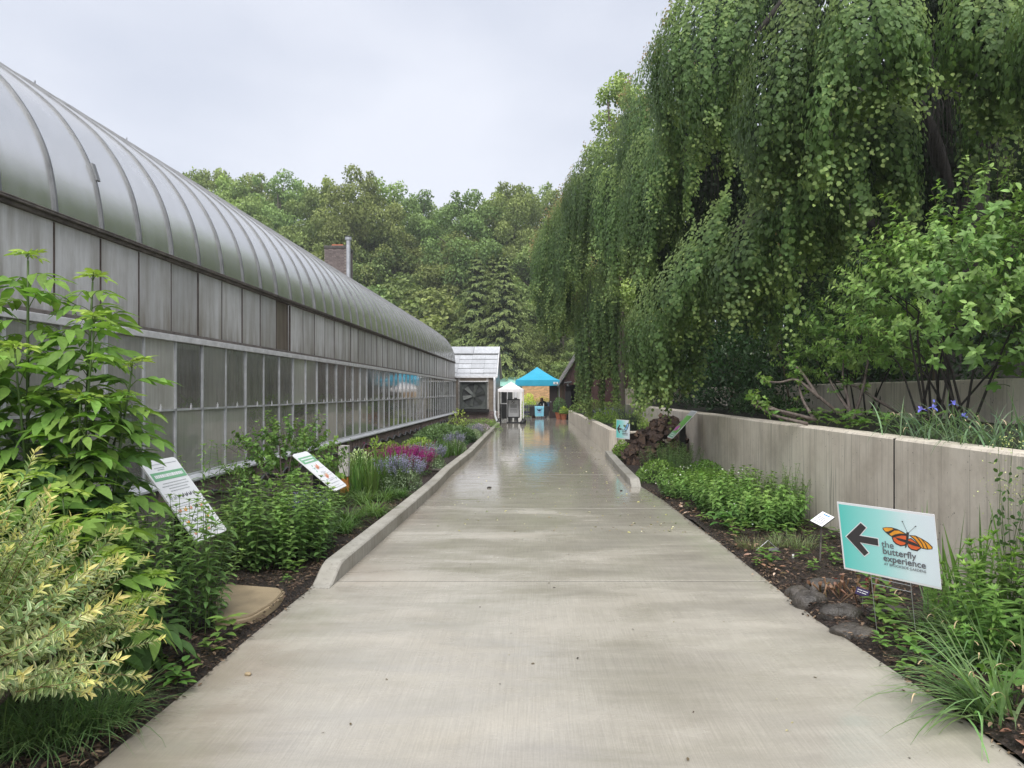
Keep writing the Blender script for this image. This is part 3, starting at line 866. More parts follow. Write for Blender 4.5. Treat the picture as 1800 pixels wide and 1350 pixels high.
def lines(name, rows, mat, parent, y=-.004, seed=1, h=.004):
    """rows of print too small to read: word-length dashes"""
    rd = random.Random(seed); mb = MB()
    for x0, x1, z in rows:
        x = x0
        while x < x1 - .004:
            w = min(rd.uniform(.010, .034), x1 - x)
            mb.prism(rect(x, x + w, z, z + h), (0, y, 0), (1, 0, 0), (0, 0, 1), (0, -1, 0), .0008)
            x += w + .0045
    return mb.build(name, mat, parent)


ARROW = [(-0.2615, 0.0003), (-0.1529, 0.1092), (-0.1198, 0.0828), (-0.1707, 0.0221), (-0.051, 0.0215), (-0.051, -0.0228), (-0.1728, -0.0226), (-0.1219, -0.0827), (-0.1521, -0.1093)]
def arrow_outline(g):
    return [(-0.2615 - g * 1.5, 0), (-0.1529, .1092 + g * 1.4), (-.1198 + g * 1.4, .0828 + g * .2), (-.1600, .0215 + g), (-.051 + g, .0215 + g), (-.051 + g, -.0228 - g), (-.1620, -.0226 - g), (-.1219 + g * 1.5, -.0827 - g * .2), (-.1521, -.1093 - g * 1.4)]

BF_ORANGE = [
    ("wing_edge", 'ink', .0, [(-0.0137, 0.0986), (0.0097, 0.1073), (0.0453, 0.1114), (0.0824, 0.1054), (0.1128, 0.0945), (0.1354, 0.0821), (0.1301, 0.067), (0.0867, 0.0583), (0.0506, 0.0427), (0.0256, 0.0562), (0.0007, 0.0738), (-0.0111, 0.0873)]),
    ("wing_edge", 'ink', .0, [(0.1464, 0.0792), (0.1845, 0.083), (0.2217, 0.0704), (0.2578, 0.0512), (0.2808, 0.0285), (0.277, 0.0145), (0.2485, 0.0068), (0.2161, 0.0067), (0.2044, 0.0283), (0.179, 0.0522)]),
    ("wing_edge", 'ink', .0004, [(0.0392, 0.045), (0.0696, 0.0602), (0.0994, 0.0718), (0.1336, 0.0749), (0.1374, 0.0539), (0.1307, 0.03), (0.1162, 0.007), (0.0898, -0.0021), (0.0618, 0.0058), (0.0458, 0.0217)]),
    ("wing_edge", 'ink', .0004, [(0.1362, 0.0537), (0.1577, 0.0629), (0.1813, 0.0469), (0.2071, 0.0287), (0.2141, 0.0092), (0.188, -0.0146), (0.1526, -0.014), (0.1343, 0.001), (0.1308, 0.0243)]),
    ("wing_patch", 'ink_amber', .0010, [(-0.0091, 0.0969), (0.0124, 0.1048), (0.0449, 0.1073), (0.0561, 0.102), (0.0221, 0.0818), (0.004, 0.0779)]),
    ("wing_patch", 'ink_amber', .0010, [(0.0265, 0.0662), (0.0611, 0.0935), (0.0874, 0.0975), (0.1231, 0.0836), (0.0916, 0.081), (0.0618, 0.0694), (0.0402, 0.0556)]),
    ("wing_patch", 'ink_amber', .0010, [(0.1591, 0.0778), (0.185, 0.0763), (0.2041, 0.0563), (0.2184, 0.0334), (0.2246, 0.011), (0.2155, 0.0128), (0.2021, 0.0335), (0.1834, 0.0586)]),
    ("wing_patch", 'ink_amber', .0010, [(0.1976, 0.076), (0.2186, 0.066), (0.2365, 0.0421), (0.2463, 0.0125), (0.2318, 0.0122), (0.2232, 0.0387), (0.2099, 0.0601)]),
    ("wing_patch", 'ink_amber', .0010, [(0.2316, 0.0603), (0.2546, 0.0462), (0.2748, 0.0263), (0.2718, 0.0158), (0.2544, 0.0128), (0.2459, 0.0381)]),
    ("wing_patch", 'ink_orange', .0014, [(0.0474, 0.0451), (0.0722, 0.0572), (0.1019, 0.0688), (0.1305, 0.0716), (0.1339, 0.0534), (0.1274, 0.0306), (0.1146, 0.0136), (0.0934, 0.0066), (0.0677, 0.0137), (0.0526, 0.0263)]),
    ("wing_patch", 'ink_orange', .0014, [(0.1393, 0.0508), (0.1567, 0.057), (0.1777, 0.0435), (0.2014, 0.0261), (0.2065, 0.009), (0.1854, -0.006), (0.1555, -0.0056), (0.1388, 0.0075), (0.1359, 0.0252)]),
    ("wing_stripe", 'ink', .0018, [(0.0602, 0.0518), (0.1086, 0.0481), (0.1476, 0.0431), (0.1813, 0.0351), (0.2079, 0.0249), (0.2036, 0.0141), (0.1677, 0.0181), (0.1237, 0.0277), (0.0789, 0.0358)]),
    ("butterfly_body", 'ink', .0022, [(0.1344, 0.0956), (0.1502, 0.0969), (0.1436, 0.0606), (0.1244, -0.003), (0.1162, -0.0056), (0.1277, 0.0466)])]
BF_BLUE = [
    ("wing_edge", 'ink', .0, [(.12, .03), (.04, .07), (.015, .115), (.05, .10), (.11, .085), (.135, .06)]),
    ("wing_edge", 'ink', .0, [(.13, .03), (.14, .09), (.20, .155), (.285, .165), (.27, .09), (.235, .045), (.205, .0), (.16, -.035), (.10, -.035), (.06, .01), (.10, .03)]),
    ("wing_patch", 'ink_lightblue', .0010, [(.135, .04), (.15, .085), (.20, .135), (.255, .145), (.245, .09), (.21, .05)]),
    ("wing_patch", 'ink_blue', .0012, [(.14, .05), (.155, .085), (.19, .115), (.20, .08), (.17, .05)]),
    ("wing_patch", 'ink_lightblue', .0010, [(.125, .03), (.09, .02), (.11, -.018), (.155, -.018), (.19, .01), (.20, .04)]),
    ("wing_patch", 'ink_blue', .0012, [(.11, .035), (.05, .075), (.045, .09), (.10, .075)])]


def arrow_sign(label, origin, xv, zv, art, group, leg):
    s = thing("yard_sign", label, "sign", origin, 0, group)
    frame_obj(s, origin, xv, zv)
    hx, hz = .305, .2285
    MB().bb(-hx, hx, 0, .005, -hz, hz).build("sheet", M['print_white'], s)
    flat("printed_field", rect(-hx + .0115, hx - .0005, -hz + .013, hz - .013), M['gradient'], s, y=-.0006, th=.0008)
    flat("arrow_border", arrow_outline(.0055), M['print_white'], s, y=-.0018, th=.0008)
    flat("arrow", ARROW, M['ink'], s, y=-.0030, th=.0008)
    for nm, mt, dy, poly in art: flat(nm, poly, M[mt], s, y=-.0020 - dy, th=.0005)
    if art is BF_ORANGE:
        mb = MB()
        for a, b in (((0.1389, 0.0963), (0.1159, 0.1602)), ((0.149, 0.0967), (0.1924, 0.1416))):
            mb.bar((a[0], -.003, a[1]), (b[0], -.003, b[1]), .0016, .0006, up=(0, 1, 0))
            mb.tube([(b[0], -.0035, b[1] - .002), (b[0], -.0035, b[1] + .002)], .0035, 6)
        mb.build("antennae", M['ink'], s)
        k = 0
    text("lettering", "the", .077, -.0293, -.025, M['ink_grey'], s)
    text("lettering", "butterfly", .203, -.0274, -.0685, M['ink_grey'], s)
    text("lettering", "experience", .255, -.0275, -.1145, M['ink_grey'], s)
    text("lettering", "AT BROOKSIDE GARDENS", .255, -.0254, -.142, M['ink_grey'], s, bold=.1)
    mb = MB()
    for x in (-.125, .125): mb.tube([(x, .003, -hz + .10), (x, .003, -hz - leg)], .0022, 5)
    for z in (-.02, -.06): mb.tube([(-.125, .003, -hz + z), (.125, .003, -hz + z)], .0022, 5)
    mb.build("wire_stake", M['wire'], s)
    return s


TL, TR = Vector((1.960, 4.57, .887)), Vector((2.316, 4.07, .889))
upv = Vector((-.0685, -.0487, .45))
arrow_sign("teal and white yard sign with black arrow and orange butterfly, leaning by the concrete wall",
           (TL + TR) / 2 - upv.normalized() * .2285, TR - TL, upv, BF_ORANGE, "butterfly arrow signs", .46)
a, b = at(1085.5, 737, 17.25), at(1104.5, 739, 16.7)
xv = Vector((.255, -.55, 0)); zc = (a + b) / 2
arrow_sign("small distant teal yard sign with black arrow and blue butterfly, beside the low planter wall",
           zc - Vector((0, 0, .2285)), xv, (0.02, 0, 1), BF_BLUE, "butterfly arrow signs", .50)


def lectern(label, center, yaw, tilt, L, Wd, face, group, post_w=.10, left=True):
    """sloping panel on a dark post; local x runs down the slope, local y along the width"""
    s = thing("info_board", label, "information board", center, 0, group)
    w = Vector((math.sin(yaw), math.cos(yaw), 0))
    sl = Vector((math.cos(tilt) * math.cos(yaw), -math.cos(tilt) * math.sin(yaw), -math.sin(tilt)))
    if not left: w = -w; sl = Vector((-sl.x, sl.y, sl.z))
    # local x = reading direction (w), local z = up the slope (-sl), faces -y
    frame_obj(s, center, w, -sl)
    r = .035; hx, hz = Wd / 2, L / 2; pl = []
    for cx_, cz_, a0 in ((hx - r, hz - r, 0), (-hx + r, hz - r, 90), (-hx + r, -hz + r, 180), (hx - r, -hz + r, 270)):
        for k in range(5):
            t = R(a0 + k * 22.5); pl.append((cx_ + r * math.cos(t), cz_ + r * math.sin(t)))
    MB().prism(pl, (0, .012, 0), (1, 0, 0), (0, 0, 1), (0, -1, 0), .012).build("panel", M['print_white'], s)
    face(s, hx, hz)
    # post, vertical in the place
    p = link("post", None, None)
    bpy.data.objects.remove(p)
    top = Vector(center) + Vector((0, 0, -.035)) - sl * L * .02
    mb = MB()
    inv = s.matrix_world.inverted()
    c = [Vector((dx * post_w / 2, dy * post_w / 2, 0)) for dx, dy in ((-1, -1), (1, -1), (1, 1), (-1, 1))]
    Vt = []
    nrm = w.cross(sl)
    for q in c:
        dz = -(nrm.x * q.x + nrm.y * q.y) / nrm.z
        Vt.append(inv @ (top + q + Vector((0, 0, dz))))
    Vb = [inv @ Vector((top.x + q.x, top.y + q.y, -.05)) for q in c]
    mb.add(Vb + Vt, [(3, 2, 1, 0), (4, 5, 6, 7), (0, 1, 5, 4), (1, 2, 6, 5), (2, 3, 7, 6), (3, 0, 4, 7)])
    mb.build("post", M['black'], s, bevel=.004)
    MB().bb(-Wd * .3, Wd * .3, .0125, .04, -L * .3, L * .3).build("back_bracket", M['black'], s)
    return s


def small_moth(mb, x, z, k, rd):
    """little printed wing shapes in a row"""
    mb.prism([(x, z), (x + .026 * k, z + .012 * k), (x + .02 * k, z + .036 * k), (x + .006 * k, z + .02 * k)], (0, -.0022, 0), (1, 0, 0), (0, 0, 1), (0, -1, 0), .0006)
    mb.prism([(x, z), (x - .014 * k, z + .008 * k), (x - .012 * k, z + .03 * k), (x - .002 * k, z + .018 * k)], (0, -.0022, 0), (1, 0, 0), (0, 0, 1), (0, -1, 0), .0006)


def face_butterflies(s, hx, hz):
    flat("border_line", rect(-hx + .03, hx - .03, hz - .045, hz - .041), M['ink_soft'], s, -.001)
    flat("header_bar", rect(-hx + .02, hx - .012, hz - .190, hz - .115), M['ink_green'], s, -.001)
    lines("header_lettering", [(-hx + .05, hx - .04, hz - .166)], M['print_white'], s, -.0024, 3, .028)
    lines("logo_lettering", [(-hx + .12, -hx + .26, hz - .08), (-hx + .15, -hx + .24, hz - .098)], M['ink_soft'], s, -.001, 9, .008)
    lines("small_print", [(-hx + .09, hx - .06, hz - .225), (-hx + .06, hx - .05, hz - .25), (-hx + .13, hx - .1, hz - .275), (-hx + .13, hx - .09, hz - .30)], M['ink_soft'], s, -.001, 4, .008)
    rd = random.Random(4)
    for row, (z, cols) in enumerate(((hz - .37, ['ink_soft'] * 3 + ['ink_grey'] * 4), (hz - .49, ['ink_pale_orange', 'ink_amber', 'ink_pale_orange', 'ink_grey', 'ink_pale_orange']), (hz - .60, ['ink_amber', 'ink_grey', 'ink_soft', 'ink_amber']), (hz - .70, ['ink_pale_orange', 'ink_lightblue', 'ink_pale_orange', 'ink_grey']))):
        for i, c in enumerate(cols):
            mb = MB(); small_moth(mb, -hx + .06 + i * (2 * hx - .1) / len(cols), z, 1.1, rd); mb.build("printed_butterfly", M[c], s)
    mb = MB().prism([(hx - .09 + .022 * math.cos(t), -hz + .14 + .03 * math.sin(t)) for t in np.linspace(0, 2 * math.pi, 14)[:-1]], (0, -.001, 0), (1, 0, 0), (0, 0, 1), (0, -1, 0), .001)
    mb.build("printed_caterpillar", M['ink_leaf'], s)
    lines("small_print", [(-hx + .05, hx - .05, hz - .42), (-hx + .05, hx - .09, hz - .44), (-hx + .05, hx - .05, hz - .54), (-hx + .05, hx - .12, hz - .65)], M['ink_soft'], s, -.001, 6, .004)


def face_cycle(s, hx, hz):
    flat("border_line", rect(-hx + .03, hx - .03, -hz + .03, -hz + .034), M['ink_soft'], s, -.001)
    flat("header_bar", rect(-hx + .012, hx - .012, hz - .17, hz - .07), M['ink_green'], s, -.001)
    lines("header_lettering", [(-hx + .05, hx - .05, hz - .11), (-hx + .08, hx - .08, hz - .15)], M['print_white'], s, -.0024, 5, .018)
    for x, z, k in ((.02, .03, 1.0), (.0, -.12, 1.0)):
        mb = MB(); small_moth(mb, x, z, 2.2, None); small_moth(mb, x - .03, z - .012, 1.8, None); mb.build("printed_butterfly", M['ink_pale_orange'], s)
    rd = random.Random(8)
    for i in range(7):
        x, z = rd.uniform(-hx + .05, hx - .08), rd.uniform(-hz + .06, hz - .22)
        flat("printed_leaf", [(x, z), (x + .025, z + .008), (x + .05, z + .03), (x + .02, z + .025)], M['ink_green'], s, -.001)
    lines("small_print", [(rd.uniform(-hx + .03, 0), rd.uniform(0.03, hx - .03), rd.uniform(-hz + .05, hz - .22)) for _ in range(14)], M['ink_soft'], s, -.001, 8, .004)


def face_garden(s, hx, hz):
    flat("sky_field", rect(-hx + .02, hx - .02, hz - .13, hz - .02), M['ink_soft'], s, -.001)
    flat("photo_field", rect(-hx + .02, hx - .02, -hz + .06, hz - .135), M['ink_leaf'], s, -.001)
    flat("photo_flowers", [(-hx + .06, -hz + .18), (0, -hz + .20), (.03, -hz + .30), (-.08, -hz + .36), (-hx + .04, -hz + .28)], M['ink_magenta'], s, -.0024)
    flat("photo_flowers", [(.06, -hz + .24), (.12, -hz + .22), (.13, -hz + .28), (.08, -hz + .29)], M['print_white'], s, -.0024)
    flat("caption_field", rect(-hx + .02, hx - .02, -hz + .02, -hz + .15), M['ink_green'], s, -.0024)
    lines("lettering", [(-hx + .05, hx - .08, -hz + .10), (-hx + .05, hx - .05, -hz + .06)], M['print_white'], s, -.004, 5, .014)


lectern("white sloping board of butterfly pictures under a green title bar, half hidden by tall stems", (-2.815, 5.612, .756), .023, .939, .76, .50, face_butterflies, "sloping garden boards", .11)
lectern("white sloping board with orange butterfly life cycle drawings on a black post", (-2.409, 7.806, .731), .013, .702, .61, .46, face_cycle, "sloping garden boards", .115)
lectern("sloping garden photo board with green and magenta pictures in front of the concrete wall", (2.95, 14.2, .955), 0.02, .83, .74, .58, face_garden, "sloping garden boards", .115, left=False)

# plant label on a stake, right bed
cs = [at(1446, 895, 6.62), at(1468.7, 906, 6.50), at(1443.7, 929.7, 6.40), at(1423, 917.5, 6.52)]
lab = thing("plant_label", "small white plant label of grey text on a thin metal stake in the right bed", "plant label", sum(cs, Vector()) / 4)
frame_obj(lab, sum(cs, Vector()) / 4, cs[1] - cs[0], (cs[0] - cs[3]))
MB().bb(-.066, .066, 0, .006, -.085, .085).build("plate", M['print_white'], lab, bevel=.001)
MB().bb(-.069, .069, .0062, .012, -.088, .088).build("backing", M['black'], lab)
lines("small_print", [(-.05, .045, .01 - i * .018) for i in range(5)], M['ink_grey'], lab, -.001, 2, .006)
lines("title_print", [(-.03, .04, .05)], M['ink_blue'], lab, -.001, 3, .016)
iv = lab.matrix_world.inverted(); g = sum(cs, Vector()) / 4
MB().tube([iv @ (g + Vector((0, .015, -.03))), iv @ Vector((g.x - .01, g.y + .03, -.02))], .008, 8).build("stake", M['old_wood'], lab)
# tiny purple label by the pitcher plants and a bent wire label, a white tag
p0 = at(1516, 1041, 5.1)
tl = thing("plant_tag", "tiny dark purple plant tag with white text among the pitcher plants", "plant label", p0)
frame_obj(tl, p0, (.9, -.35, -.28), (-.1, .15, .7))
MB().bb(-.045, .045, 0, .004, -.026, .026).build("plate", M['purple'], tl)
lines("small_print", [(-.036, .036, .008), (-.036, .03, -.008)], M['print_white'], tl, -.001, 2, .005)
iv = tl.matrix_world.inverted()
MB().tube([iv @ p0, iv @ Vector((p0.x + .01, p0.y + .02, -.02))], .003, 5).build("stake", M['wire'], tl)
p1 = at(1394, 985, 6.6)
tg = MB().prism([(-.012, 0), (.012, 0), (.010, .075), (-.008, .075)], (0, 0, 0), (1, 0, .12), (0, 0, 1), (0, 1, 0), .003).build("plant_tag", M['white'], None, loc=(p1.x, p1.y, .0))
tag(tg, "tiny white plastic plant tag stuck upright in the mulch", "plant label")
p2 = at(1350, 965, 7.0)
wl = MB().tube([(-.12, 0, .02), (0, 0, .12), (.10, -.02, .03), (.09, -.06, -.02)], .004, 5).bb(-.0, .10, -.022, -.018, .02, .05).build("wire_label", M['wire'], None, loc=(p2.x, p2.y, 0))
tag(wl, "bent wire plant marker lying low in the right bed", "plant label")

# cast stone cover in the left bed
sc_ = thing("stone_cover", "tan rounded cast-stone cover with a grooved rim beside the path", "utility cover", (0, 0, 0))
cn = [at(385, 1034, 1.6 * F / 352), at(507, 1042, 1.6 * F / 362), at(485, 1070, 1.6 * F / 388), at(437, 1100, 1.6 * F / 418), at(372, 1108, 1.6 * F / 424)]
cc = sum(cn, Vector()) / 5; sc_.location = (cc.x, cc.y, 0)
def rounded(pts, inset, r=.14, n=7):
    c = sum(pts, Vector()) / len(pts); P = []
    for i, p in enumerate(pts):
        a, b = pts[i - 1], pts[(i + 1) % len(pts)]
        d1, d2 = (a - p).normalized(), (b - p).normalized()
        rr = min(r, (a - p).length * .4, (b - p).length * .4)
        s0, s1 = p + d1 * rr, p + d2 * rr
        for k in range(n):
            t = k / (n - 1); P.append((s0 * (1 - t) ** 2 + p * 2 * t * (1 - t) + s1 * t * t))
    return [((q - c) * (1 - inset)) for q in P]
for ins, z0, z1, nm in ((0.0, 0, .075, "rim"), (.06, .0755, .083, "lip"), (.10, .0755, .088, "lid")):
    pl = [(q.x, q.y) for q in rounded([Vector((c.x, c.y, 0)) for c in cn], ins)]
    if nm == "lip":
        pin = [(q.x, q.y) for q in rounded([Vector((c.x, c.y, 0)) for c in cn], .085)]
        n = len(pl); V = [(x, y, z) for z in (z0, z1) for x, y in pl] + [(x, y, z) for z in (z0, z1) for x, y in pin]
        Fs = []
        for i in range(n):
            j = (i + 1) % n
            Fs += [(i, j, n + j, n + i), (2 * n + j, 2 * n + i, 3 * n + i, 3 * n + j), (n + i, n + j, 3 * n + j, 3 * n + i)]
        MB().add(V, Fs).build(nm, M['slab'], sc_)
    else:
        MB().prism(pl, (0, 0, z0), (1, 0, 0), (0, 1, 0), (0, 0, 1), z1 - z0).build(nm, M['slab'], sc_, bevel=.008)

# thin flat stone by the kerb
fs = MB().prism([(-.2, -.08), (.15, -.12), (.24, .02), (.1, .12), (-.18, .1)], (0, 0, 0), (1, 0, 0), (0, 1, 0), (0, 0, 1), .05).build("flat_stone", M['stone'], None, bevel=.012, loc=(*at(762, 829, 14.0).xy, .03))
tag(fs, "thin flat grey stepping stone beside the left kerb", "stone")

# ------------------------------------------------------------------ rounded dark stones, right bed
def rock(seed, sx, sy, sz):
    rd = random.Random(seed); V, Fs = [], []
    n, m = 28, 15
    ph = [rd.uniform(0, 6.28) for _ in range(6)]
    for i in range(m):
        th = math.pi * i / (m - 1)
        for j in range(n):
            a = 2 * math.pi * j / n
            k = 1 + .16 * math.sin(2 * a + ph[0]) + .07 * math.sin(3 * a + ph[1] + th) + .05 * math.sin(5 * a + ph[2]) * math.sin(2 * th + ph[3])
            s = math.sin(th) ** .75; z = math.copysign(abs(math.cos(th)) ** .8, math.cos(th)); k *= 1 + .05 * math.sin(4 * a + 3 * th + ph[5]) + .035 * math.sin(7 * a - 5 * th + ph[0]) + rd.uniform(-.012, .012)
            V.append((sx * k * s * math.cos(a), sy * k * s * math.sin(a), sz * z * (1 + .08 * math.sin(a * 2 + ph[4]))))
    for i in range(m - 1):
        for j in range(n): Fs.append((i * n + j, i * n + (j + 1) % n, (i + 1) * n + (j + 1) % n, (i + 1) * n + j))
    return MB().add(V, Fs)
for i, (px, py, w_, d_, h_, rz, lb) in enumerate((
        (1420, 1057, .145, .16, .10, .5, "dark smooth boulder at the path edge, farthest of the row below the arrow sign"),
        (1476, 1082, .17, .14, .10, -.2, "grey boulder with pale streaks in the middle of the row below the arrow sign"),
        (1498, 1108, .19, .15, .055, .2, "flat wet dark rock at the path edge, nearest the camera of the boulder row"),
        (1402, 1041, .13, .12, .07, 0, "low brownish rock behind the smooth boulder at the path edge"),
        (1450, 1034, .20, .12, .10, .3, "broad grey rock behind the boulder row, left of the pitcher plants"),
        (1560, 1075, .18, .12, .07, .1, "half buried rock under the arrow sign, right of the pitcher plants"))):
    y = 1.6 * F / (py + 8 - 690)
    p = at(px, py, y)
    o = rock(i + 3, w_ * .78, d_ * .8, h_ * .9).build("boulder", M['stone'], None, smooth=True, loc=(max(p.x, lerp_tab(RIGHT, y) + w_ * .55), y, h_ * .22), rot=(0, 0, rz))
    tag(o, lb, "boulder", "boulders edging the right bed")

# ------------------------------------------------------------------ pile of split logs
rd = random.Random(5)
def log_mesh(seed):
    r = random.Random(seed); L = r.uniform(.16, .34); w = r.uniform(.045, .085)
    k = r.choice((3, 4, 5)); pr = []
    for j in range(k):
        t = 2 * math.pi * j / k + r.uniform(-.25, .25); q = w * r.uniform(.55, 1.25); pr.append((q * math.cos(t), q * math.sin(t)))
    mb = MB(); n = 4
    V = []
    for i in range(n):
        y = -L / 2 + L * i / (n - 1); jx, jy = r.uniform(-.012, .012), r.uniform(-.012, .012)
        V += [(a * r.uniform(.92, 1.06) + jx, y + r.uniform(-.008, .008), b * r.uniform(.92, 1.06) + jy) for a, b in pr]
    Fs = [(i * k + j, i * k + (j + 1) % k, (i + 1) * k + (j + 1) % k, (i + 1) * k + j) for i in range(n - 1) for j in range(k)]
    mb.add(V, Fs, 0); mb.f.append(list(range(k))[::-1]); mb.m.append(1); mb.f.append([(n - 1) * k + j for j in range(k)]); mb.m.append(1)
    return mb.mesh("split_log", [M['log'], M['log_end']])
lms = [log_mesh(i) for i in range(9)]
for i in range(290):
    # heap rising from the kerb back to the wall
    x = rd.uniform(1.98, 3.22); y = rd.uniform(14.9, 17.6)
    hgt = max(.05, min(1.0, (x - 1.85) * .80 + .02) * min(1, (y - 14.4) / 1.5) * min(1, (18.3 - y) / .6))
    z = hgt * (1 - rd.random() ** 2.2 * .55)
    o = link("split_log", lms[i % 9], None, (x, y, z), (rd.uniform(-.45, .45), rd.uniform(-.6, .6), rd.uniform(-1.1, 1.1)), rd.uniform(.75, 1.2))
    tag(o, "rough split log in the brown heap against the concrete wall", "log", "split logs in the heap")

# ------------------------------------------------------------------ far end: tents, table, notice board, pots, fence
def canopy(label, cx, cy, half, z_val, z_eave, z_peak, leg_r, fab, rot, legmat, logo=False):
    s = thing("pop_up_tent", label, "tent", (cx, cy, 0), rot)
    n = 9; sides = []
    cor = [(-half, -half), (half, -half), (half, half), (-half, half)]
    for q in range(4):
        a, b = Vector((*cor[q], 0)), Vector((*cor[(q + 1) % 4], 0))
        V, Fs = [], []
        for i in range(n):
            t = i / (n - 1); zz = z_eave + (z_peak - z_eave) * (t ** 1.18)
            for j in range(n):
                u = j / (n - 1); p = (a + (b - a) * u) * (1 - t)
                sag = .05 * half * math.sin(math.pi * u) * math.sin(math.pi * t)
                V.append((p.x, p.y, zz - sag))
        for i in range(n - 1):
            for j in range(n - 1): Fs.append((i * n + j, i * n + j + 1, (i + 1) * n + j + 1, (i + 1) * n + j))
        MB().add(V, Fs).build("canopy_panel", fab, s, smooth=True)
        V, Fs = [], []
        for i in range(4):
            for j in range(13):
                u = j / 12; p = (a + (b - a) * u) * (1.006 + .006 * math.sin(u * 19 + q) * i / 3)
                V.append((p.x, p.y, z_eave + .002 - (z_eave - z_val) * i / 3 - (.02 * math.sin(math.pi * u) if i == 3 else 0)))
        for i in range(3):
            for j in range(12): Fs.append((i * 13 + j, i * 13 + j + 1, (i + 1) * 13 + j + 1, (i + 1) * 13 + j))
        MB().add(V, Fs).build("valance", fab, s, smooth=True)
        c = a * .97
        MB().bb(c.x - leg_r, c.x + leg_r, c.y - leg_r, c.y + leg_r, 0, z_eave - .03).bb(c.x - leg_r * 2, c.x + leg_r * 2, c.y - leg_r * 2, c.y + leg_r * 2, 0, .02).build("leg", legmat, s)
        MB().bar((c.x, c.y, z_eave - .12), (c.x * .02, c.y * .02, z_eave - .02), .025, .025, up=(0, 0, 1)).build("truss_bar", legmat, s)
    if logo:
        MB().bb(half - .40, half - .12, -half * 1.02 - .012, -half * 1.02 - .006, z_val + .08, z_val + .22).build("maker_patch", M['white'], s)
        MB().bb(half - .32, half - .20, -half * 1.02 - .016, -half * 1.02 - .0125, z_val + .12, z_val + .18).build("patch_print", M['ink'], s)
    return s


canopy("open turquoise pop-up tent over the table at the end of the path", .04, 44.3, 1.36, 2.03, 2.36, 3.22, .022, M['teal_fabric'], R(1.5), M['galv'], True)
canopy("small white pop-up tent with black foot weights beside the notice board", -1.30, 36.0, .65, 1.64, 1.77, 2.16, .016, M['white_fabric'], 0, M['white'])
for i, (x, y, lb) in enumerate(((-.70, 35.30, "black foot weight at the near right leg of the white tent"), (-1.90, 35.32, "black foot weight at the near left leg of the white tent"), (-.66, 36.7, "black foot weight at the far right leg of the white tent"))):
    o = MB().tube([(0, 0, .0), (0, 0, .12), (0, 0, .2)], [.13, .13, .07], 12).tube([(0, .0, .2), (0, 0, .30)], [.05, .04], 8).build("leg_weight", M['black'], None, loc=(x, y - .06, .003), bevel=.01)
    tag(o, lb, "weight", "tent foot weights")

nb = thing("notice_board", "freestanding black framed notice board with grey poster under the white tent", "notice board", (at(903, 740, 36.9).x, 36.75, 0))
MB().bb(-.33, .33, -.03, .03, .27, .33).bb(-.33, .33, -.03, .03, 1.20, 1.26).bb(-.33, -.275, -.03, .03, .33, 1.20).bb(.275, .33, -.03, .03, .33, 1.20).build("frame", M['black'], nb)
MB().bb(-.275, .275, -.012, .02, .33, 1.20).build("poster", plain("grey_poster", (.62, .63, .66), .4, 0, .08, 5), nb)
rg = MB()
for j in range(20):
    t0, t1 = 2 * math.pi * j / 20, 2 * math.pi * (j + 1) / 20
    rg.bar((.085 * math.cos(t0) - .02, -.015, 1.10 + .085 * math.sin(t0)), (.085 * math.cos(t1) - .02, -.015, 1.10 + .085 * math.sin(t1)), .016, .004, up=(0, 1, 0))
rg.bar((-.075, -.016, 1.155), (.02, -.016, 1.06), .03, .004, up=(0, 1, 0)).build("prohibition_symbol", M['ink'], nb)
lines("small_print", [(-.17, .17, z) for z in (.95, .90, .85, .80)], M['ink'], nb, -.014, 3, .02)
lines("small_print", [(-.19, .2, z) for z in (.70, .65, .60, .55)], M['ink_grey'], nb, -.014, 5, .016)
MB().bb(-.24, -.16, -.03, .03, .05, .27).bb(.16, .24, -.03, .03, .05, .27).bb(-.35, .35, -.22, .22, .0, .05).build("base", M['black'], nb, bevel=.006)

# table with cloths
tb_ = thing("display_table", "folding display table under a black cloth at the end of the path", "table", (.18, 43.75, 0), R(-2))
MB().bb(-.58, .58, -.30, .30, .70, .735).build("table_top", M['dark_grey'], tb_)
for sx in (-1, 1):
    for sy in (-1, 1): MB().tube([(sx * .48, sy * .22, .70), (sx * .50, sy * .24, 0)], .015, 8).build("leg", M['galv'], tb_)
cl = MB()
V, Fs = [], []
per = [(-.6, -.32), (.6, -.32), (.6, .32), (-.6, .32)]
ring = []
for q in range(4):
    a, b = per[q], per[(q + 1) % 4]
    for j in range(10): t = j / 10; ring.append((a[0] + (b[0] - a[0]) * t, a[1] + (b[1] - a[1]) * t))
n = len(ring)
for lv, (z, k) in enumerate(((.742, 1.0), (.735, 1.01), (.45, 1.0), (.14, .985))):
    for j, (x, y) in enumerate(ring):
        w = 1 + (.018 * math.sin(j * 2.4) * (lv / 3)); V.append((x * k * w, y * k * w, z))
Fs = [(l * n + j, l * n + (j + 1) % n, (l + 1) * n + (j + 1) % n, (l + 1) * n + j) for l in range(3) for j in range(n)] + [tuple(range(n))]
cl = MB().add(V, Fs).build("tablecloth", M['black'], None, smooth=False, loc=(.18, 43.75, 0), rot=(0, 0, R(-2)))
tag(cl, "black cloth draped over the display table", "tablecloth")
V, Fs = [], []
for i in range(8):
    z = .748 - .002 if i == 0 else .745 - (i - 1) * .104
    for j in range(9):
        u = j / 8; x = -.30 + .58 * u + (.02 * (i / 7) * (-1 if u < .5 else 1) * -1)
        y = .15 if i == 0 else -.345 - .012 * math.sin(u * 11 + i * .4) * (i / 7)
        V.append((x, y, z + (.006 if i == 0 else 0)))
Fs = [(i * 9 + j, i * 9 + j + 1, (i + 1) * 9 + j + 1, (i + 1) * 9 + j) for i in range(7) for j in range(8)]
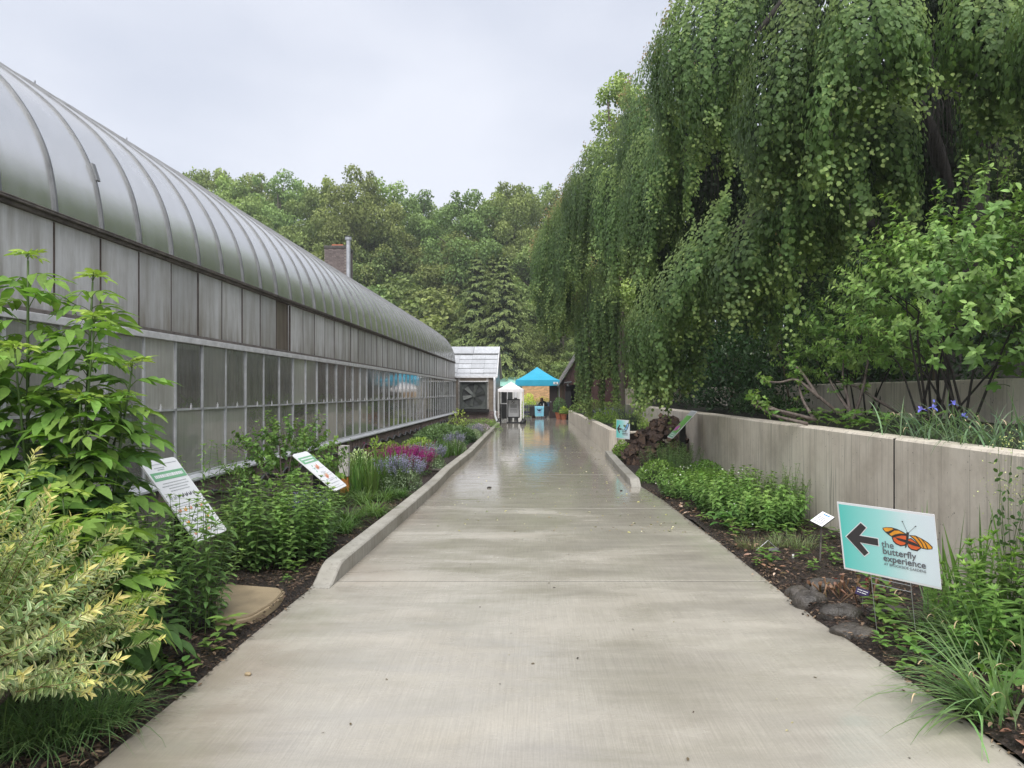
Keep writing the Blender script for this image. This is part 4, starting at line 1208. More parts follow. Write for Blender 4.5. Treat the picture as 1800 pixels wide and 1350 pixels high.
bn_ = thing("table_banner", "pale blue banner with a dark butterfly emblem hanging over the table front", "banner", (.20, 43.75, .004), R(-2))
MB().add(V, Fs).build("cloth", M['banner'], bn_, smooth=True)
for poly in ([(-.02, .52), (-.16, .60), (-.12, .50), (-.03, .46)], [(-.01, .53), (.10, .55), (.16, .66), (.10, .50), (.0, .44), (-.06, .45)], [(-.03, .56), (.03, .58), (.06, .52), (.0, .49)]):
    MB().prism(poly, (0, -.368, 0), (1, 0, 0), (0, 0, 1), (0, -1, 0), .002).build("butterfly_emblem", M['purple'], bn_)
text("lettering", "butterfly", .22, -.12, .36, M['ink_magenta'], bn_, y=-.372)

# person seated behind the table, bent over something on it
pe = thing("person", "person with dark hair and dark jacket, seated bent over the display table", "person", (.47, 44.35, 0))
bm_v = [(0, .05, .50), (0, .02, .68), (-.03, -.03, .86), (-.08, -.10, 1.00), (-.12, -.15, 1.07),        # spine to neck
        (.11, -.06, .97), (.20, -.16, .76), (.08, -.36, .78), (-.02, -.44, .79),                        # right arm
        (-.24, -.10, .97), (-.34, -.22, .78), (-.24, -.40, .78), (-.17, -.46, .79),                     # left arm
        (.10, .04, .48), (.13, -.36, .48), (.13, -.40, .08), (.13, -.50, .05),
        (-.10, .04, .48), (-.13, -.36, .48), (-.13, -.40, .08), (-.13, -.50, .05)]
bm_e = [(0, 1), (1, 2), (2, 3), (3, 4), (3, 5), (5, 6), (6, 7), (7, 8), (3, 9), (9, 10), (10, 11), (11, 12), (0, 13), (13, 14), (14, 15), (15, 16), (0, 17), (17, 18), (18, 19), (19, 20)]
bm_r = [.16, .15, .16, .14, .065, .075, .055, .042, .03, .075, .055, .042, .03, .09, .075, .05, .045, .09, .075, .05, .045]
me = bpy.data.meshes.new("body"); me.from_pydata(bm_v, bm_e, []); me.materials.append(M['jacket'])
bo = link("body", me, pe)
sk = bo.modifiers.new("skin", 'SKIN'); bo.modifiers.new("sub", 'SUBSURF').levels = 1
if len(me.skin_vertices):
    for i, r_ in enumerate(bm_r): me.skin_vertices[0].data[i].radius = (r_, r_ * .8)
    me.skin_vertices[0].data[0].use_root = True
hd = rock(2, .078, .10, .115); hd.build("head", M['skin'], pe, smooth=True, loc=(-.15, -.22, 1.14), rot=(R(38), 0, R(-25)))
rock(9, .09, .105, .11).build("hair", M['hair'], pe, smooth=True, loc=(-.13, -.185, 1.175), rot=(R(30), 0, R(-25)))
MB().add([(-.18, -.33, 1.105), (-.16, -.335, 1.13), (-.165, -.35, 1.10)], [(0, 1, 2)]).build("nose", M['skin'], pe)
for sx in (-.205, -.14): MB().tube([(sx, -.315, 1.145), (sx, -.322, 1.145)], .009, 6).build("eye", M['ink'], pe)
for (hx_, hy_, sg) in ((-.02, -.44, 1), (-.17, -.46, -1)):
    h_ = MB().box((hx_, hy_ - .04, .785), (.07, .08, .028))
    for f in range(4): h_.tube([(hx_ - .027 + f * .018, hy_ - .075, .787), (hx_ - .027 + f * .018, hy_ - .11 - (.012 if f in (1, 2) else 0), .778), (hx_ - .027 + f * .018, hy_ - .13, .762)], [.009, .008, .006], 6)
    h_.tube([(hx_ - sg * .035, hy_ - .03, .787), (hx_ - sg * .06, hy_ - .07, .775)], [.011, .008], 6).build("hand", M['skin'], pe)
ch_ = thing("chair", "light blue draped chair behind the table, right of the person", "chair", (.72, 44.55, 0))
MB().bb(-.2, .2, -.2, .2, .43, .47).build("seat", M['shirt'], ch_, bevel=.01)
MB().bb(-.2, .2, .17, .21, .47, .98).build("backrest", M['shirt'], ch_, bevel=.01)
for sx in (-1, 1):
    for sy in (-1, 1): MB().tube([(sx * .17, sy * .17, .43), (sx * .19, sy * .19, 0)], .012, 6).build("leg", M['galv'], ch_)
bt = MB().tube([(0, 0, 0), (0, 0, .12), (0, 0, .15), (0, 0, .20)], [.035, .035, .014, .014], 10).build("bottle", M['white'], None, loc=(.45, 43.55, .748), smooth=False)
tag(bt, "small pale bottle standing on the display table", "bottle")

# picket fence
fe = thing("picket_fence", "low dark purple picket fence behind the display table", "fence", (-.45, 47.5, 0))
pk = MB().prism([(-.045, .06), (.045, .06), (.045, .74), (0, .82), (-.045, .74)], (0, 0, 0), (1, 0, 0), (0, 0, 1), (0, 1, 0), .02).mesh("picket", M['purple'])
for i in range(12): link("picket", pk, fe, (-.40 + i * .135, 0, 0))
MB().bb(-.5, 1.2, .021, .05, .22, .29).bb(-.5, 1.2, .021, .05, .58, .65).build("rail", M['purple'], fe)

# pots
def pot(x, y, r, h, lb):
    s = thing("plant_pot", lb, "plant pot", (x, y, .003))
    MB().tube([(0, 0, 0), (0, 0, h * .85)], [r * .72, r], 18).build("pot", M['terracotta'], s)
    MB().tube([(0, 0, h * .851), (0, 0, h)], [r * 1.1, r * 1.12], 18).build("rim", M['terracotta'], s)
    MB().tube([(0, 0, h + .001), (0, 0, h + .012)], [r * .95, r * .9], 14).build("soil", M['soil'], s)
    return s
pot(1.62, 41.35, .19, .34, "terracotta pot of yellow green flowers, in front of the barn doorway")
pot(1.36, 41.7, .24, .42, "big terracotta pot of bushy dark leaves, left of the yellow green potted flowers")
pot(-.18, 44.0, .13, .24, "little brown pot with pink flowers standing left of the table")
# iron railing and white frame by the fan house
rl = thing("iron_railing", "short black iron railing beside the fan house corner", "railing", (-1.98, 37.2, 0))
for i in range(9): MB().tube([(.05 * math.sin(i), i * .12, 0), (.05 * math.sin(i), i * .12, .98)], .014, 6).build("baluster", M['black'], rl)
MB().tube([(0, 0, .99), (0, 1.0, .99)], .02, 8).tube([(0, 0, .1), (0, 1.0, .1)], .015, 8).build("rail", M['black'], rl)
bd = thing("black_screen", "tall narrow black screen between the downpipe and the white tent", "screen", (-1.98, 39.6, 0))
MB().bb(0, .30, 0, .06, .12, 1.80).build("panel", M['black'], bd)
MB().bb(-.06, -.005, 0, .06, 0, 1.9).bb(.305, .36, 0, .06, 0, 1.9).build("frame", M['white_trim'], bd)
MB().bb(.0, .30, -.01, -.002, .95, 1.0).build("crossbar", M['white_trim'], bd)
wf = thing("white_door", "white door frame with a poster behind the notice board", "door", (-1.4, 40.6, 0))
MB().bb(-.49, -.34, 0, .06, 0, 1.95).bb(.01, .10, 0, .06, 0, 1.95).bb(.28, .42, 0, .06, 0, 1.95).build("frame", M['white'], wf)
MB().bb(-.34, .01, .02, .05, 0, 1.95).build("door", M['dark_grey'], wf)
MB().bb(.10, .28, .02, .05, 0, 1.95).build("door", M['dark_grey'], wf)
MB().bb(.11, .27, .005, .018, 1.30, 1.75).build("poster", M['print_white'], wf)
# ------------------------------------------------------------------ plants: leaf arrays
rng = np.random.default_rng(11)
A = np.asarray


def unit(v):
    return v / np.maximum(1e-9, np.linalg.norm(v, axis=-1, keepdims=True))


class Fol:
    """gathers leaves, blades and stems into one mesh with a colour per leaf"""
    def __init__(s): s.V, s.Q, s.C, s.n = [], [], [], 0
    def _add(s, V, Q, C):
        s.V.append(V.reshape(-1, 3)); s.Q.append(Q.reshape(-1, 4) + s.n); s.C.append(C.reshape(-1, 3)); s.n += V.reshape(-1, 3).shape[0]
    def leaves(s, P, D, N, L, W, col, fold=.18, droop=.15, w1=.8, w2=.75, p1=.28, p2=.66, margin=None):
        P, D, N = A(P, float), unit(A(D, float)), A(N, float)
        n = len(P); 
        if not n: return
        S = unit(np.cross(D, N)); N = unit(np.cross(S, D))
        L = (np.ones(n) * L)[:, None]; W = (np.ones(n) * W)[:, None] * .5
        f = fold * W
        dr = -droop * L
        b = P; t = P + D * L + N * dr
        r1 = P + D * L * p1 + S * W * w1 + N * (f + dr * .1); l1 = P + D * L * p1 - S * W * w1 + N * (f + dr * .1)
        r2 = P + D * L * p2 + S * W * w2 + N * (f + dr * .5); l2 = P + D * L * p2 - S * W * w2 + N * (f + dr * .5)
        V = np.stack([b, r1, r2, t, l2, l1], 1)
        i = np.arange(n)[:, None] * 6
        Q = np.concatenate([i + A([[0, 1, 2, 3]]), i + A([[0, 3, 4, 5]])], 0)
        C = np.repeat(A(col, float).reshape(-1, 1, 3) * np.ones((n, 1, 1)), 6, 1)
        if margin is not None:
            m = A(margin, float).reshape(-1, 1, 3)
            C = C.copy(); C[:, [1, 2, 4, 5]] = m
        s._add(V, Q, C)
    def big_leaf(s, P, D, N, L, W, col, droop=.3, fold=.22, tint=None):
        """leaf with a mid rib, curved along its length (11 vertices)"""
        P, D, N = A(P, float).reshape(-1, 3), unit(A(D, float).reshape(-1, 3)), A(N, float).reshape(-1, 3)
        n = len(P); S = unit(np.cross(D, N)); N = unit(np.cross(S, D))
        L = (np.ones(n) * L)[:, None]; W = (np.ones(n) * W)[:, None] * .5
        st = [0, .2, .48, .76, 1.0]; wd = [0, .78, 1.0, .62, 0]
        mid, lf, rt = [], [], []
        for t, w in zip(st, wd):
            c = P + D * L * t - N * droop * L * t * t
            mid.append(c); e = N * fold * W * w
            rt.append(c + S * W * w + e); lf.append(c - S * W * w + e)
        V = np.stack([mid[0], mid[1], mid[2], mid[3], mid[4], rt[1], rt[2], rt[3], lf[1], lf[2], lf[3]], 1)
        i = np.arange(n)[:, None] * 11
        pat = [[0, 5, 1, 1], [1, 5, 6, 2], [2, 6, 7, 3], [3, 7, 4, 4], [0, 1, 8, 8], [1, 2, 9, 8], [2, 3, 10, 9], [3, 4, 10, 10]]
        Q = np.concatenate([i + A([q]) for q in pat], 0)
        C = np.repeat(A(col, float).reshape(-1, 1, 3) * np.ones((n, 1, 1)), 11, 1)
        s._add(V, Q, C)
    def blades(s, P, az, el, L, W, col, bend=1.2, seg=5, fold=.0):
        """strap leaves: base P, heading az, start elevation el, total downward bend"""
        P = A(P, float).reshape(-1, 3); n = len(P)
        az, el, L, W, bend = [np.ones(n) * v for v in (az, el, L, W, bend)]
        side = np.stack([-np.sin(az), np.cos(az), np.zeros(n)], 1)
        p = P.copy(); rows = []
        for k in range(seg + 1):
            t = k / seg
            w = W * (1 - t ** 2.2) * .5 * (.75 + .25 * min(1, t * 5)) + 1e-4
            rows.append(np.stack([p - side * w[:, None], p + side * w[:, None]], 1))
            e = el - bend * t
            p = p + np.stack([np.cos(az) * np.cos(e), np.sin(az) * np.cos(e), np.sin(e)], 1) * (L / seg)[:, None]
        V = np.concatenate(rows, 1)          # n, 2(seg+1), 3
        m = 2 * (seg + 1); i = np.arange(n)[:, None] * m
        Q = np.concatenate([i + A([[2 * k, 2 * k + 1, 2 * k + 3, 2 * k + 2]]) for k in range(seg)], 0)
        C = np.repeat(A(col, float).reshape(-1, 1, 3) * np.ones((n, 1, 1)), m, 1)
        s._add(V, Q, C)
    def stem(s, pts, r0, r1, col, n=5):
        pts = [Vector(p) for p in pts]; k = len(pts)
        V, prev = [], None
        for i, p in enumerate(pts):
            d = (pts[min(i + 1, k - 1)] - pts[max(i - 1, 0)]).normalized()
            if prev is None:
                a = Vector((0, 0, 1)) if abs(d.z) < .9 else Vector((1, 0, 0)); x = d.cross(a).normalized()
            else: x = (prev - d * prev.dot(d)).normalized()
            prev = x; y = d.cross(x); r = r0 + (r1 - r0) * i / (k - 1)
            for j in range(n):
                t = 2 * math.pi * j / n; q = p + (x * math.cos(t) + y * math.sin(t)) * r; V.append((q.x, q.y, q.z))
        Q = [(i * n + j, i * n + (j + 1) % n, (i + 1) * n + (j + 1) % n, (i + 1) * n + j) for i in range(k - 1) for j in range(n)]
        s._add(A(V, float), A(Q, int), np.tile(A(col, float), (len(V), 1)))
    def mesh(s, name, mat, smooth=False):
        Q = np.concatenate(s.Q); tri = Q[:, 2] == Q[:, 3]
        return mesh_np(name, np.concatenate(s.V), Q[~tri], Q[tri][:, :3], np.concatenate(s.C), [mat], smooth)
    def build(s, name, mat, parent=None, loc=None, smooth=False):
        return link(name, s.mesh(name, mat, smooth), parent, loc)


def jit(c, n, v=.22, r=None):
    """n colours round c: brightness and a little hue scatter"""
    r = r or rng
    k = np.exp(r.normal(0, v, (n, 1)))
    return A(c, float) * k * (1 + r.normal(0, .06, (n, 3)))


def lerpc(a, b, t):
    t = A(t, float).reshape(-1, 1); return A(a, float) * (1 - t) + A(b, float) * t


G_DARK, G_MID, G_FRESH, G_YEL = (.030, .075, .018), (.055, .13, .025), (.11, .235, .030), (.20, .30, .035)
G_BLUE, G_GREY = (.045, .105, .050), (.13, .19, .13)


def aim(d, roll):
    q = Vector(d).to_track_quat('Z', 'Y')
    return (q @ Quaternion((0, 0, 1), roll)).to_euler()


def put(name, me, parent, p, d, roll, s):
    return link(name, me, parent, p, aim(d, roll), s)


rd = random.Random(21)
# ---------- compound elder leaf: 7 leaflets on a drooping stalk, runs along +Z then arches to +X
def elder_leaf(seed, col, young=False):
    r = np.random.default_rng(seed); f = Fol()
    Ls = .17 if not young else .10
    pts = [(Ls * (t * .95), 0, .05 * math.sin(t * 2.4) - .06 * t * t) for t in np.linspace(0, 1, 6)]
    f.stem(pts, .0026, .0014, (.10, .15, .035), 4)
    nl = [(.42, 1), (.42, -1), (.70, 1), (.70, -1), (.95, 1), (.95, -1), (1., 0)]
    for t, sd in nl:
        x = Ls * t * .95; z = .05 * math.sin(t * 2.4) - .06 * t * t
        if sd: D = (.62 + r.normal(0, .08), sd * .8, -.10 - r.random() * .2)
        else: D = (1, r.normal(0, .08), -.35)
        L = (.105 + .02 * r.random()) * (1 if not young else .62) * (1.1 if sd == 0 else 1)
        c = A(col) * math.exp(r.normal(0, .14))
        f.big_leaf([(x, 0, z)], [D], [(-.15 * sd * 0, 0, 1)], L, L * (.40 if not young else .32), c, droop=.35 + .15 * r.random())
    return f.mesh("leaf", M['leaf_wet'], True)
EL = [elder_leaf(i, (.075, .155, .036)) for i in range(3)] + [elder_leaf(i + 5, (.140, .255, .036)) for i in range(3)]
EY = [elder_leaf(i + 20, (.25, .36, .05), True) for i in range(2)]


def elder(label, base, stems, group=None):
    s = thing("elder_shrub", label, "shrub", base, 0, group)
    mb = MB()
    for (x, y, h, lx_, ly_, first) in stems:
        top = Vector((x + lx_, y + ly_, h))
        pts = catmull([(x, y, -.03), (x + lx_ * .35 + rd.uniform(-.02, .02), y + ly_ * .3, h * .5), top], 6)
        rr = [max(.005, .017 * (h / 2.2) ** .5 * (1 - .65 * i / (len(pts) - 1))) for i in range(len(pts))]
        mb.tube(pts, rr, 7)
        z = h * first; k = 0; a0 = rd.uniform(0, 6.28)
        while z < h - .05:
            t = z / h; p = pts[min(len(pts) - 1, int(t * (len(pts) - 1)))]
            for q in (0, math.pi):
                az = a0 + q + rd.uniform(-.3, .3)
                upw = .1 + .5 * t
                me = rd.choice(EL[:3] if t < .62 and rd.random() < .8 else EL[3:])
                sc = rd.uniform(.95, 1.35) * (1.12 - .45 * max(0, t - .6))
                o = link("leaf", me, s, (p.x, p.y, z), (rd.uniform(-.4, .4), -upw * .8 + rd.uniform(-.35, .55), az), sc * rd.uniform(.85, 1.15))
            a0 += 1.57; z += rd.uniform(.085, .125) * (1.15 - .4 * t)
        for q in range(6):
            o = link("leaf", rd.choice(EY), s, tuple(top), (rd.uniform(-.3, .3), -.5 - .25 * (q % 3), a0 + q * 1.05), rd.uniform(.7, 1.1))
    mb.build("stem", M['stem'], s, smooth=True)
    return s


elder("tall elder shrub with upright green stems and bright young leaf tips against the greenhouse", (-3.25, 4.55, .03), [
    (0, -.05, 2.42, -.02, .0, .28), (.26, .02, 2.30, .06, .05, .25), (-.25, -.1, 2.25, -.15, -.05, .2), (-.48, .05, 2.35, -.1, 0, .2),
    (.33, -.1, 2.0, .14, -.05, .25), (.42, .0, 1.72, .20, .0, .3), (.36, -.15, 1.5, .10, -.12, .3), (.1, -.2, 1.8, .02, -.15, .2), (.32, .1, 1.5, .12, .10, .3), (-.1, -.25, 1.5, -.1, -.3, .15), (-.35, -.2, 2.0, -.1, -.1, .2)])
elder("lower elder shrub with broad arching leaves, in front of the tall elder", (-2.60, 3.95, .03), [
    (0, 0, .98, -.02, -.08, .15), (.12, .0, .86, .05, .0, .15), (-.2, .05, 1.05, -.10, .0, .1), (.02, -.18, .84, .10, -.18, .12), (.2, -.12, .66, .14, -.1, .12),
    (-.35, -.1, 1.05, -.2, -.1, .1), (-.25, .2, 1.1, -.1, .1, .2), (.25, .0, .5, .2, .0, .1), (.3, -.1, .42, .18, -.1, .1), (-.15, -.25, .75, -.05, -.3, .1), (-.5, .0, 1.1, -.2, .0, .1)])

# ---------- variegated willow
def willow_shoot(seed, n=46, L=.55):
    r = np.random.default_rng(seed); f = Fol()
    t = np.linspace(.05, 1, n); z = t * L; bx = .05 * t * t
    f.stem([(.05 * q * q, 0, q * L) for q in np.linspace(0, 1, 6)], .0032, .0012, (.20, .12, .06), 4)
    az = np.arange(n) * 2.4 + r.normal(0, .3, n)
    up = .45 + .9 * t ** 3 + r.normal(0, .35, n)
    D = np.stack([np.cos(az), np.sin(az), up], 1)
    P = np.stack([bx, np.zeros(n), z], 1)
    N = np.stack([-np.cos(az) * .6, -np.sin(az) * .6, np.ones(n)], 1) + r.normal(0, .35, (n, 3))
    Ln = (.066 - .018 * t) * r.uniform(.8, 1.2, n)
    k = np.clip((t - .83) / .2, 0, 1)[:, None]
    core = jit((.19, .27, .12), n, .2, r) * (1 - k) + jit((.52, .48, .13), n, .12, r) * k
    edge = jit((.66, .66, .38), n, .14, r) * (1 - k) + jit((.68, .57, .16), n, .12, r) * k
    plainm = r.random(n)[:, None] < .32
    edge = np.where(plainm & (k < .2), core * 1.2, edge)
    f.leaves(P, D, N, Ln, .0165, core, fold=.25, droop=.12, margin=edge, w1=.85, w2=.8)
    # side twigs
    return f.mesh("shoot", M['leaf'])
WS = [willow_shoot(i, 54 + 6 * (i % 3), .50 + .06 * (i % 3)) for i in range(5)]
wl_ = thing("variegated_willow", "variegated dappled willow shrub with cream leaves and golden tips, left edge", "shrub", (-2.58, 3.0, .03))
mb = MB()
for i in range(285):
    az = rd.uniform(0, 6.28); el = rd.uniform(-.12, 1.35) if i % 3 else rd.uniform(-.2, .5)
    d = Vector((math.cos(az) * math.cos(el), math.sin(az) * math.cos(el), math.sin(el)))
    rad = rd.uniform(.16, .50)
    p = Vector((d.x * rad, d.y * rad, .36 + d.z * rad * 1.0))
    if p.z < .06: p.z = .06 + rd.random() * .1
    dd = (d + Vector((0, 0, .22)) + Vector((rd.uniform(-.3, .3), rd.uniform(-.3, .3), rd.uniform(-.25, .25)))).normalized()
    put("shoot", rd.choice(WS), wl_, p, dd, rd.uniform(0, 6.28), rd.uniform(.62, 1.0))
    if i % 9 == 0: mb.tube(catmull([(0, 0, 0), p * .6, p], 3), [.014, .013, .012, .01, .008, .006, .005], 5)
mb.build("stem", M['twig'], wl_, smooth=True)

# ---------- herb shoots (tall pairs of pointed leaves)
def herb_shoot(seed, h, leafL, leafW, gap, col, top, droop=.45, n_top=8, stemc=(.13, .20, .05)):
    r = np.random.default_rng(seed); f = Fol()
    lean = r.normal(0, .05, 2)
    f.stem([(lean[0] * q * q, lean[1] * q * q, q * h) for q in np.linspace(0, 1, 5)], .0035, .0018, stemc, 4)
    z = .10 * h; a = r.random() * 6.28
    P, D, N, Ln, C = [], [], [], [], []
    while z < h:
        t = z / h
        for q in (0, math.pi):
            az = a + q + r.normal(0, .2)
            P.append((lean[0] * t * t, lean[1] * t * t, z)); D.append((math.cos(az), math.sin(az), .35 + r.normal(0, .2)))
            N.append((-math.cos(az) * .3, -math.sin(az) * .3, 1)); Ln.append(leafL * (.65 + .7 * math.sin(math.pi * min(1, t * .85 + .12))) * r.uniform(.8, 1.15))
            C.append(A(lerpc(col, top, [t ** 2.5])[0]) * math.exp(r.normal(0, .18)))
        a += 1.57 + r.normal(0, .15); z += gap * r.uniform(.85, 1.15) * (1.05 - .45 * t)
    for q in range(n_top):
        az = q * 2.4; P.append((lean[0], lean[1], h)); D.append((math.cos(az), math.sin(az), 1.1)); N.append((-math.cos(az), -math.sin(az), .8)); Ln.append(leafL * .55); C.append(A(top) * math.exp(r.normal(0, .15)))
    f.big_leaf(P, D, N, A(Ln), A(Ln) * leafW, C, droop=droop)
    return f.mesh("shoot", M['leaf'], True)


def clump(name, label, cat, base, shoots, n, rx, ry, group=None, smin=.75, smax=1.1, spread=.28, hmap=None):
    s = thing(name, label, cat, base, 0, group)
    for i in range(n):
        a, q = rd.uniform(0, 6.28), math.sqrt(rd.random())
        x, y = rx * q * math.cos(a), ry * q * math.sin(a)
        d = Vector((x / rx * spread + rd.uniform(-.12, .12), y / ry * spread + rd.uniform(-.12, .12), 1))
        k = rd.uniform(smin, smax) * (1.04 - .22 * q * q)
        put("shoot", rd.choice(shoots), s, (x, y, -.02), d, rd.uniform(0, 6.28), k)
    return s


AS = [herb_shoot(i, .88 + .05 * (i % 3), .085, .34, .060, (.085, .170, .042), (.155, .26, .05)) for i in range(5)]
MW = [herb_shoot(i + 9, .70, .078, .50, .062, (.100, .190, .042), (.16, .27, .05), droop=.35) for i in range(4)]
clump("tall_aster", "dense stand of tall narrow-leaved stems beside the stone cover, in front of the first board", "plant", (-2.40, 4.60, .03), AS, 50, .28, .55, None, .72, 1.08, .12)
clump("milkweed", "broad clump of pale green opposite-leaved stems behind the stone cover", "plant", (-2.47, 6.75, .03), MW, 120, .48, .80, None, .72, 1.12, .14)
AS2 = [herb_shoot(i + 40, 1.12, .07, .26, .05, (.075, .15, .035), (.14, .24, .04)) for i in range(2)]
clump("tall_aster", "a few thin taller stems rising behind the first board by the greenhouse sill", "plant", (-3.0, 6.35, .03), AS2, 14, .35, .5, None, .85, 1.05, .12)

# ---------- leafy twiggy bushes
def twig_shoot(seed, L, n, leafL, leafW, col, top, droop=.3, twig=(.10, .075, .055)):
    r = np.random.default_rng(seed); f = Fol()
    f.stem([(.04 * L * math.sin(q * 3), .03 * L * q * q, q * L) for q in np.linspace(0, 1, 5)], .004, .0015, twig, 4)
    t = np.sort(r.uniform(.12, 1, n)); az = np.arange(n) * 2.4 + r.normal(0, .6, n)
    P = np.stack([.04 * L * np.sin(t * 3), .03 * L * t * t, t * L], 1)
    D = np.stack([np.cos(az), np.sin(az), .15 + .35 * t + r.normal(0, .45, n)], 1)
    N = np.stack([-np.cos(az) * .4, -np.sin(az) * .4, np.ones(n)], 1) + r.normal(0, .3, (n, 3))
    Ln = leafL * r.uniform(.65, 1.2, n) * (1.1 - .35 * t)
    C = lerpc(col, top, t ** 2) * np.exp(r.normal(0, .2, (n, 1)))
    f.big_leaf(P, D, N, Ln, Ln * leafW, C, droop=droop)
    return f.mesh("shoot", M['leaf'], True)


def shoot_bush(name, label, cat, base, shoots, n, rad, group=None, smin=.7, smax=1.1, core=.45, stems=7, zc=.5, smat='twig', stem_r=.014, low=-.1):
    """shoots pointing outward from an uneven ellipsoid, carried by a few stems"""
    s = thing(name, label, cat, base, 0, group)
    rx, ry, rz = rad; ends = []
    lob = [(rd.uniform(0, 6.28), rd.uniform(.1, 1.2), rd.uniform(.75, 1.12)) for _ in range(5)]
    for i in range(n):
        az = rd.uniform(0, 6.28); el = math.asin(rd.uniform(low, 1))
        d = Vector((math.cos(az) * math.cos(el), math.sin(az) * math.cos(el), math.sin(el)))
        k = core + (1 - core) * rd.random() ** .6
        for la, le, lk in lob:
            if d.dot(Vector((math.cos(la) * math.cos(le), math.sin(la) * math.cos(le), math.sin(le)))) > .72: k *= lk
        p = Vector((d.x * rx * k, d.y * ry * k, rz * zc * 1.0 + d.z * rz * (1 - zc) * k))
        dd = (Vector((d.x / rx, d.y / ry, d.z / rz)).normalized() + Vector((0, 0, .5)) + Vector((rd.uniform(-.5, .5), rd.uniform(-.5, .5), rd.uniform(-.4, .4)))).normalized()
        put("shoot", rd.choice(shoots), s, p, dd, rd.uniform(0, 6.28), rd.uniform(smin, smax)); ends.append(p)
    mb = MB()
    for i in range(stems):
        e = rd.choice(ends); b = Vector((rd.uniform(-.12, .12) * rx * 2, rd.uniform(-.12, .12) * ry * 2, -.05))
        m = b.lerp(e, .5) + Vector((rd.uniform(-.1, .1) * rx, rd.uniform(-.1, .1) * ry, .12 * rz))
        pts = catmull([b, m, e], 5); mb.tube(pts, [stem_r * (1 - .75 * j / (len(pts) - 1)) for j in range(len(pts))], 6)
    mb.build("stem", M[smat], s, smooth=True)
    return s


VB = [twig_shoot(i + 60, .32, 20, .068, .62, (.075, .155, .030), (.16, .29, .04)) for i in range(4)]
shoot_bush("leafy_shrub", "round-leaved green shrub against the greenhouse sill, behind the second board", "shrub", (-3.18, 9.0, .03), VB, 170, (.66, .75, 1.15), None, .6, 1.0, .4, 8, .42)
LS = [twig_shoot(i + 70, .55, 24, .108, .52, (.125, .225, .055), (.23, .36, .075), droop=.4) for i in range(5)]
sb = shoot_bush("viburnum_shrub", "large light green leafy shrub with thin dark stems above the concrete wall", "shrub", (4.55, 7.8, 1.15), LS, 295, (1.2, 1.35, 2.6), None, .62, .98, .3, 16, .56, 'bark', .016, -.75)
LS2 = [twig_shoot(i + 80, .46, 20, .11, .58, (.095, .185, .045), (.19, .31, .065), droop=.4) for i in range(3)]
shoot_bush("viburnum_shrub", "broad-leaved green shrub at the right edge above the terrace wall", "shrub", (5.5, 7.0, 1.65), LS2, 200, (.9, 1.3, 2.0), None, .7, 1.1, .35, 8, .5, 'bark', .014, -.5)
shoot_bush("viburnum_shrub", "light green shrub behind the large shrub, leaning left over the bed", "shrub", (4.75, 10.3, 1.2), LS, 150, (.95, 1.1, 1.75), None, .6, .95, .35, 8, .58, 'bark', .014, -.6)

# lobed light green leaves hanging over the terrace wall (plume poppy like)
def lobed(seed, R0, col):
    r = np.random.default_rng(seed); f = Fol(); n = 15
    V = [(0, 0, 0)]
    for i in range(n * 2 + 1):
        a = -2.5 + 5.0 * i / (n * 2); k = R0 * (.72 + .28 * math.cos(a * .8)) * (1 if i % 4 in (0, 1) else .74)
        V.append((k * math.sin(a), k * math.cos(a), .12 * R0 * math.cos(a * 3) - .25 * R0 * (k / R0) ** 2))
    Q = [(0, i, i + 1, i + 2) for i in range(1, 2 * n, 2)]
    f._add(A(V), A(Q), np.tile(A(col), (len(V), 1)))
    f.stem([(0, 0, 0), (0, -R0 * .7, -.1 * R0), (0, -R0 * 1.2, -.4 * R0)], .003, .004, (.12, .16, .06), 4)
    return f.mesh("leaf", M['leaf'], True)
LB = [lobed(i, .11, (.12, .235, .035)) for i in range(3)]
s = thing("lobed_leaf_plant", "light green plant with big lobed leaves hanging over the terrace wall", "plant", (5.0, 6.6, 1.70))
for i in range(60):
    p = Vector((rd.uniform(-.35, .25), rd.uniform(-.9, .9), rd.uniform(-.05, .42)))
    link("leaf", rd.choice(LB), s, p, (rd.uniform(-.2, .9), rd.uniform(-.6, .6), rd.uniform(1.2, 3.6)), rd.uniform(.6, 1.25))
mb = MB()
for i in range(7): mb.tube([(rd.uniform(-.1, .2), rd.uniform(-.7, .7), -.05), (rd.uniform(-.2, .1), rd.uniform(-.7, .7), .3)], [.008, .004], 5)
mb.build("stem", M['stem'], s)

# low lobed rosettes on the bed above the wall
RO = [lobed(i + 5, .05, (.10, .20, .035)) for i in range(2)]
for i, (px, py, y, n, lb) in enumerate(((1350, 732, 9.6, 46, "low columbine rosettes under the bare branches above the wall"), (1480, 712, 8.6, 50, "feathery yellow-green rosettes right of the bare branched shrub"), (1530, 735, 7.6, 40, "round-leaved low green plant above the wall joint"))):
    p = at(px, py, y); s = thing("rosette_plant", lb, "plant", (p.x, y, 1.17 + max(0, p.x - 3.5) * .09), 0)
    for j in range(n):
        q = Vector((rd.gauss(0, .30), rd.gauss(0, .35), rd.uniform(.03, .22)))
        q.x = max(q.x, 3.56 - p.x)
        link("leaf", rd.choice(RO), s, q, (rd.uniform(-.3, .5), rd.uniform(-.4, .4), rd.uniform(0, 6.28)), rd.uniform(.7, 1.5))

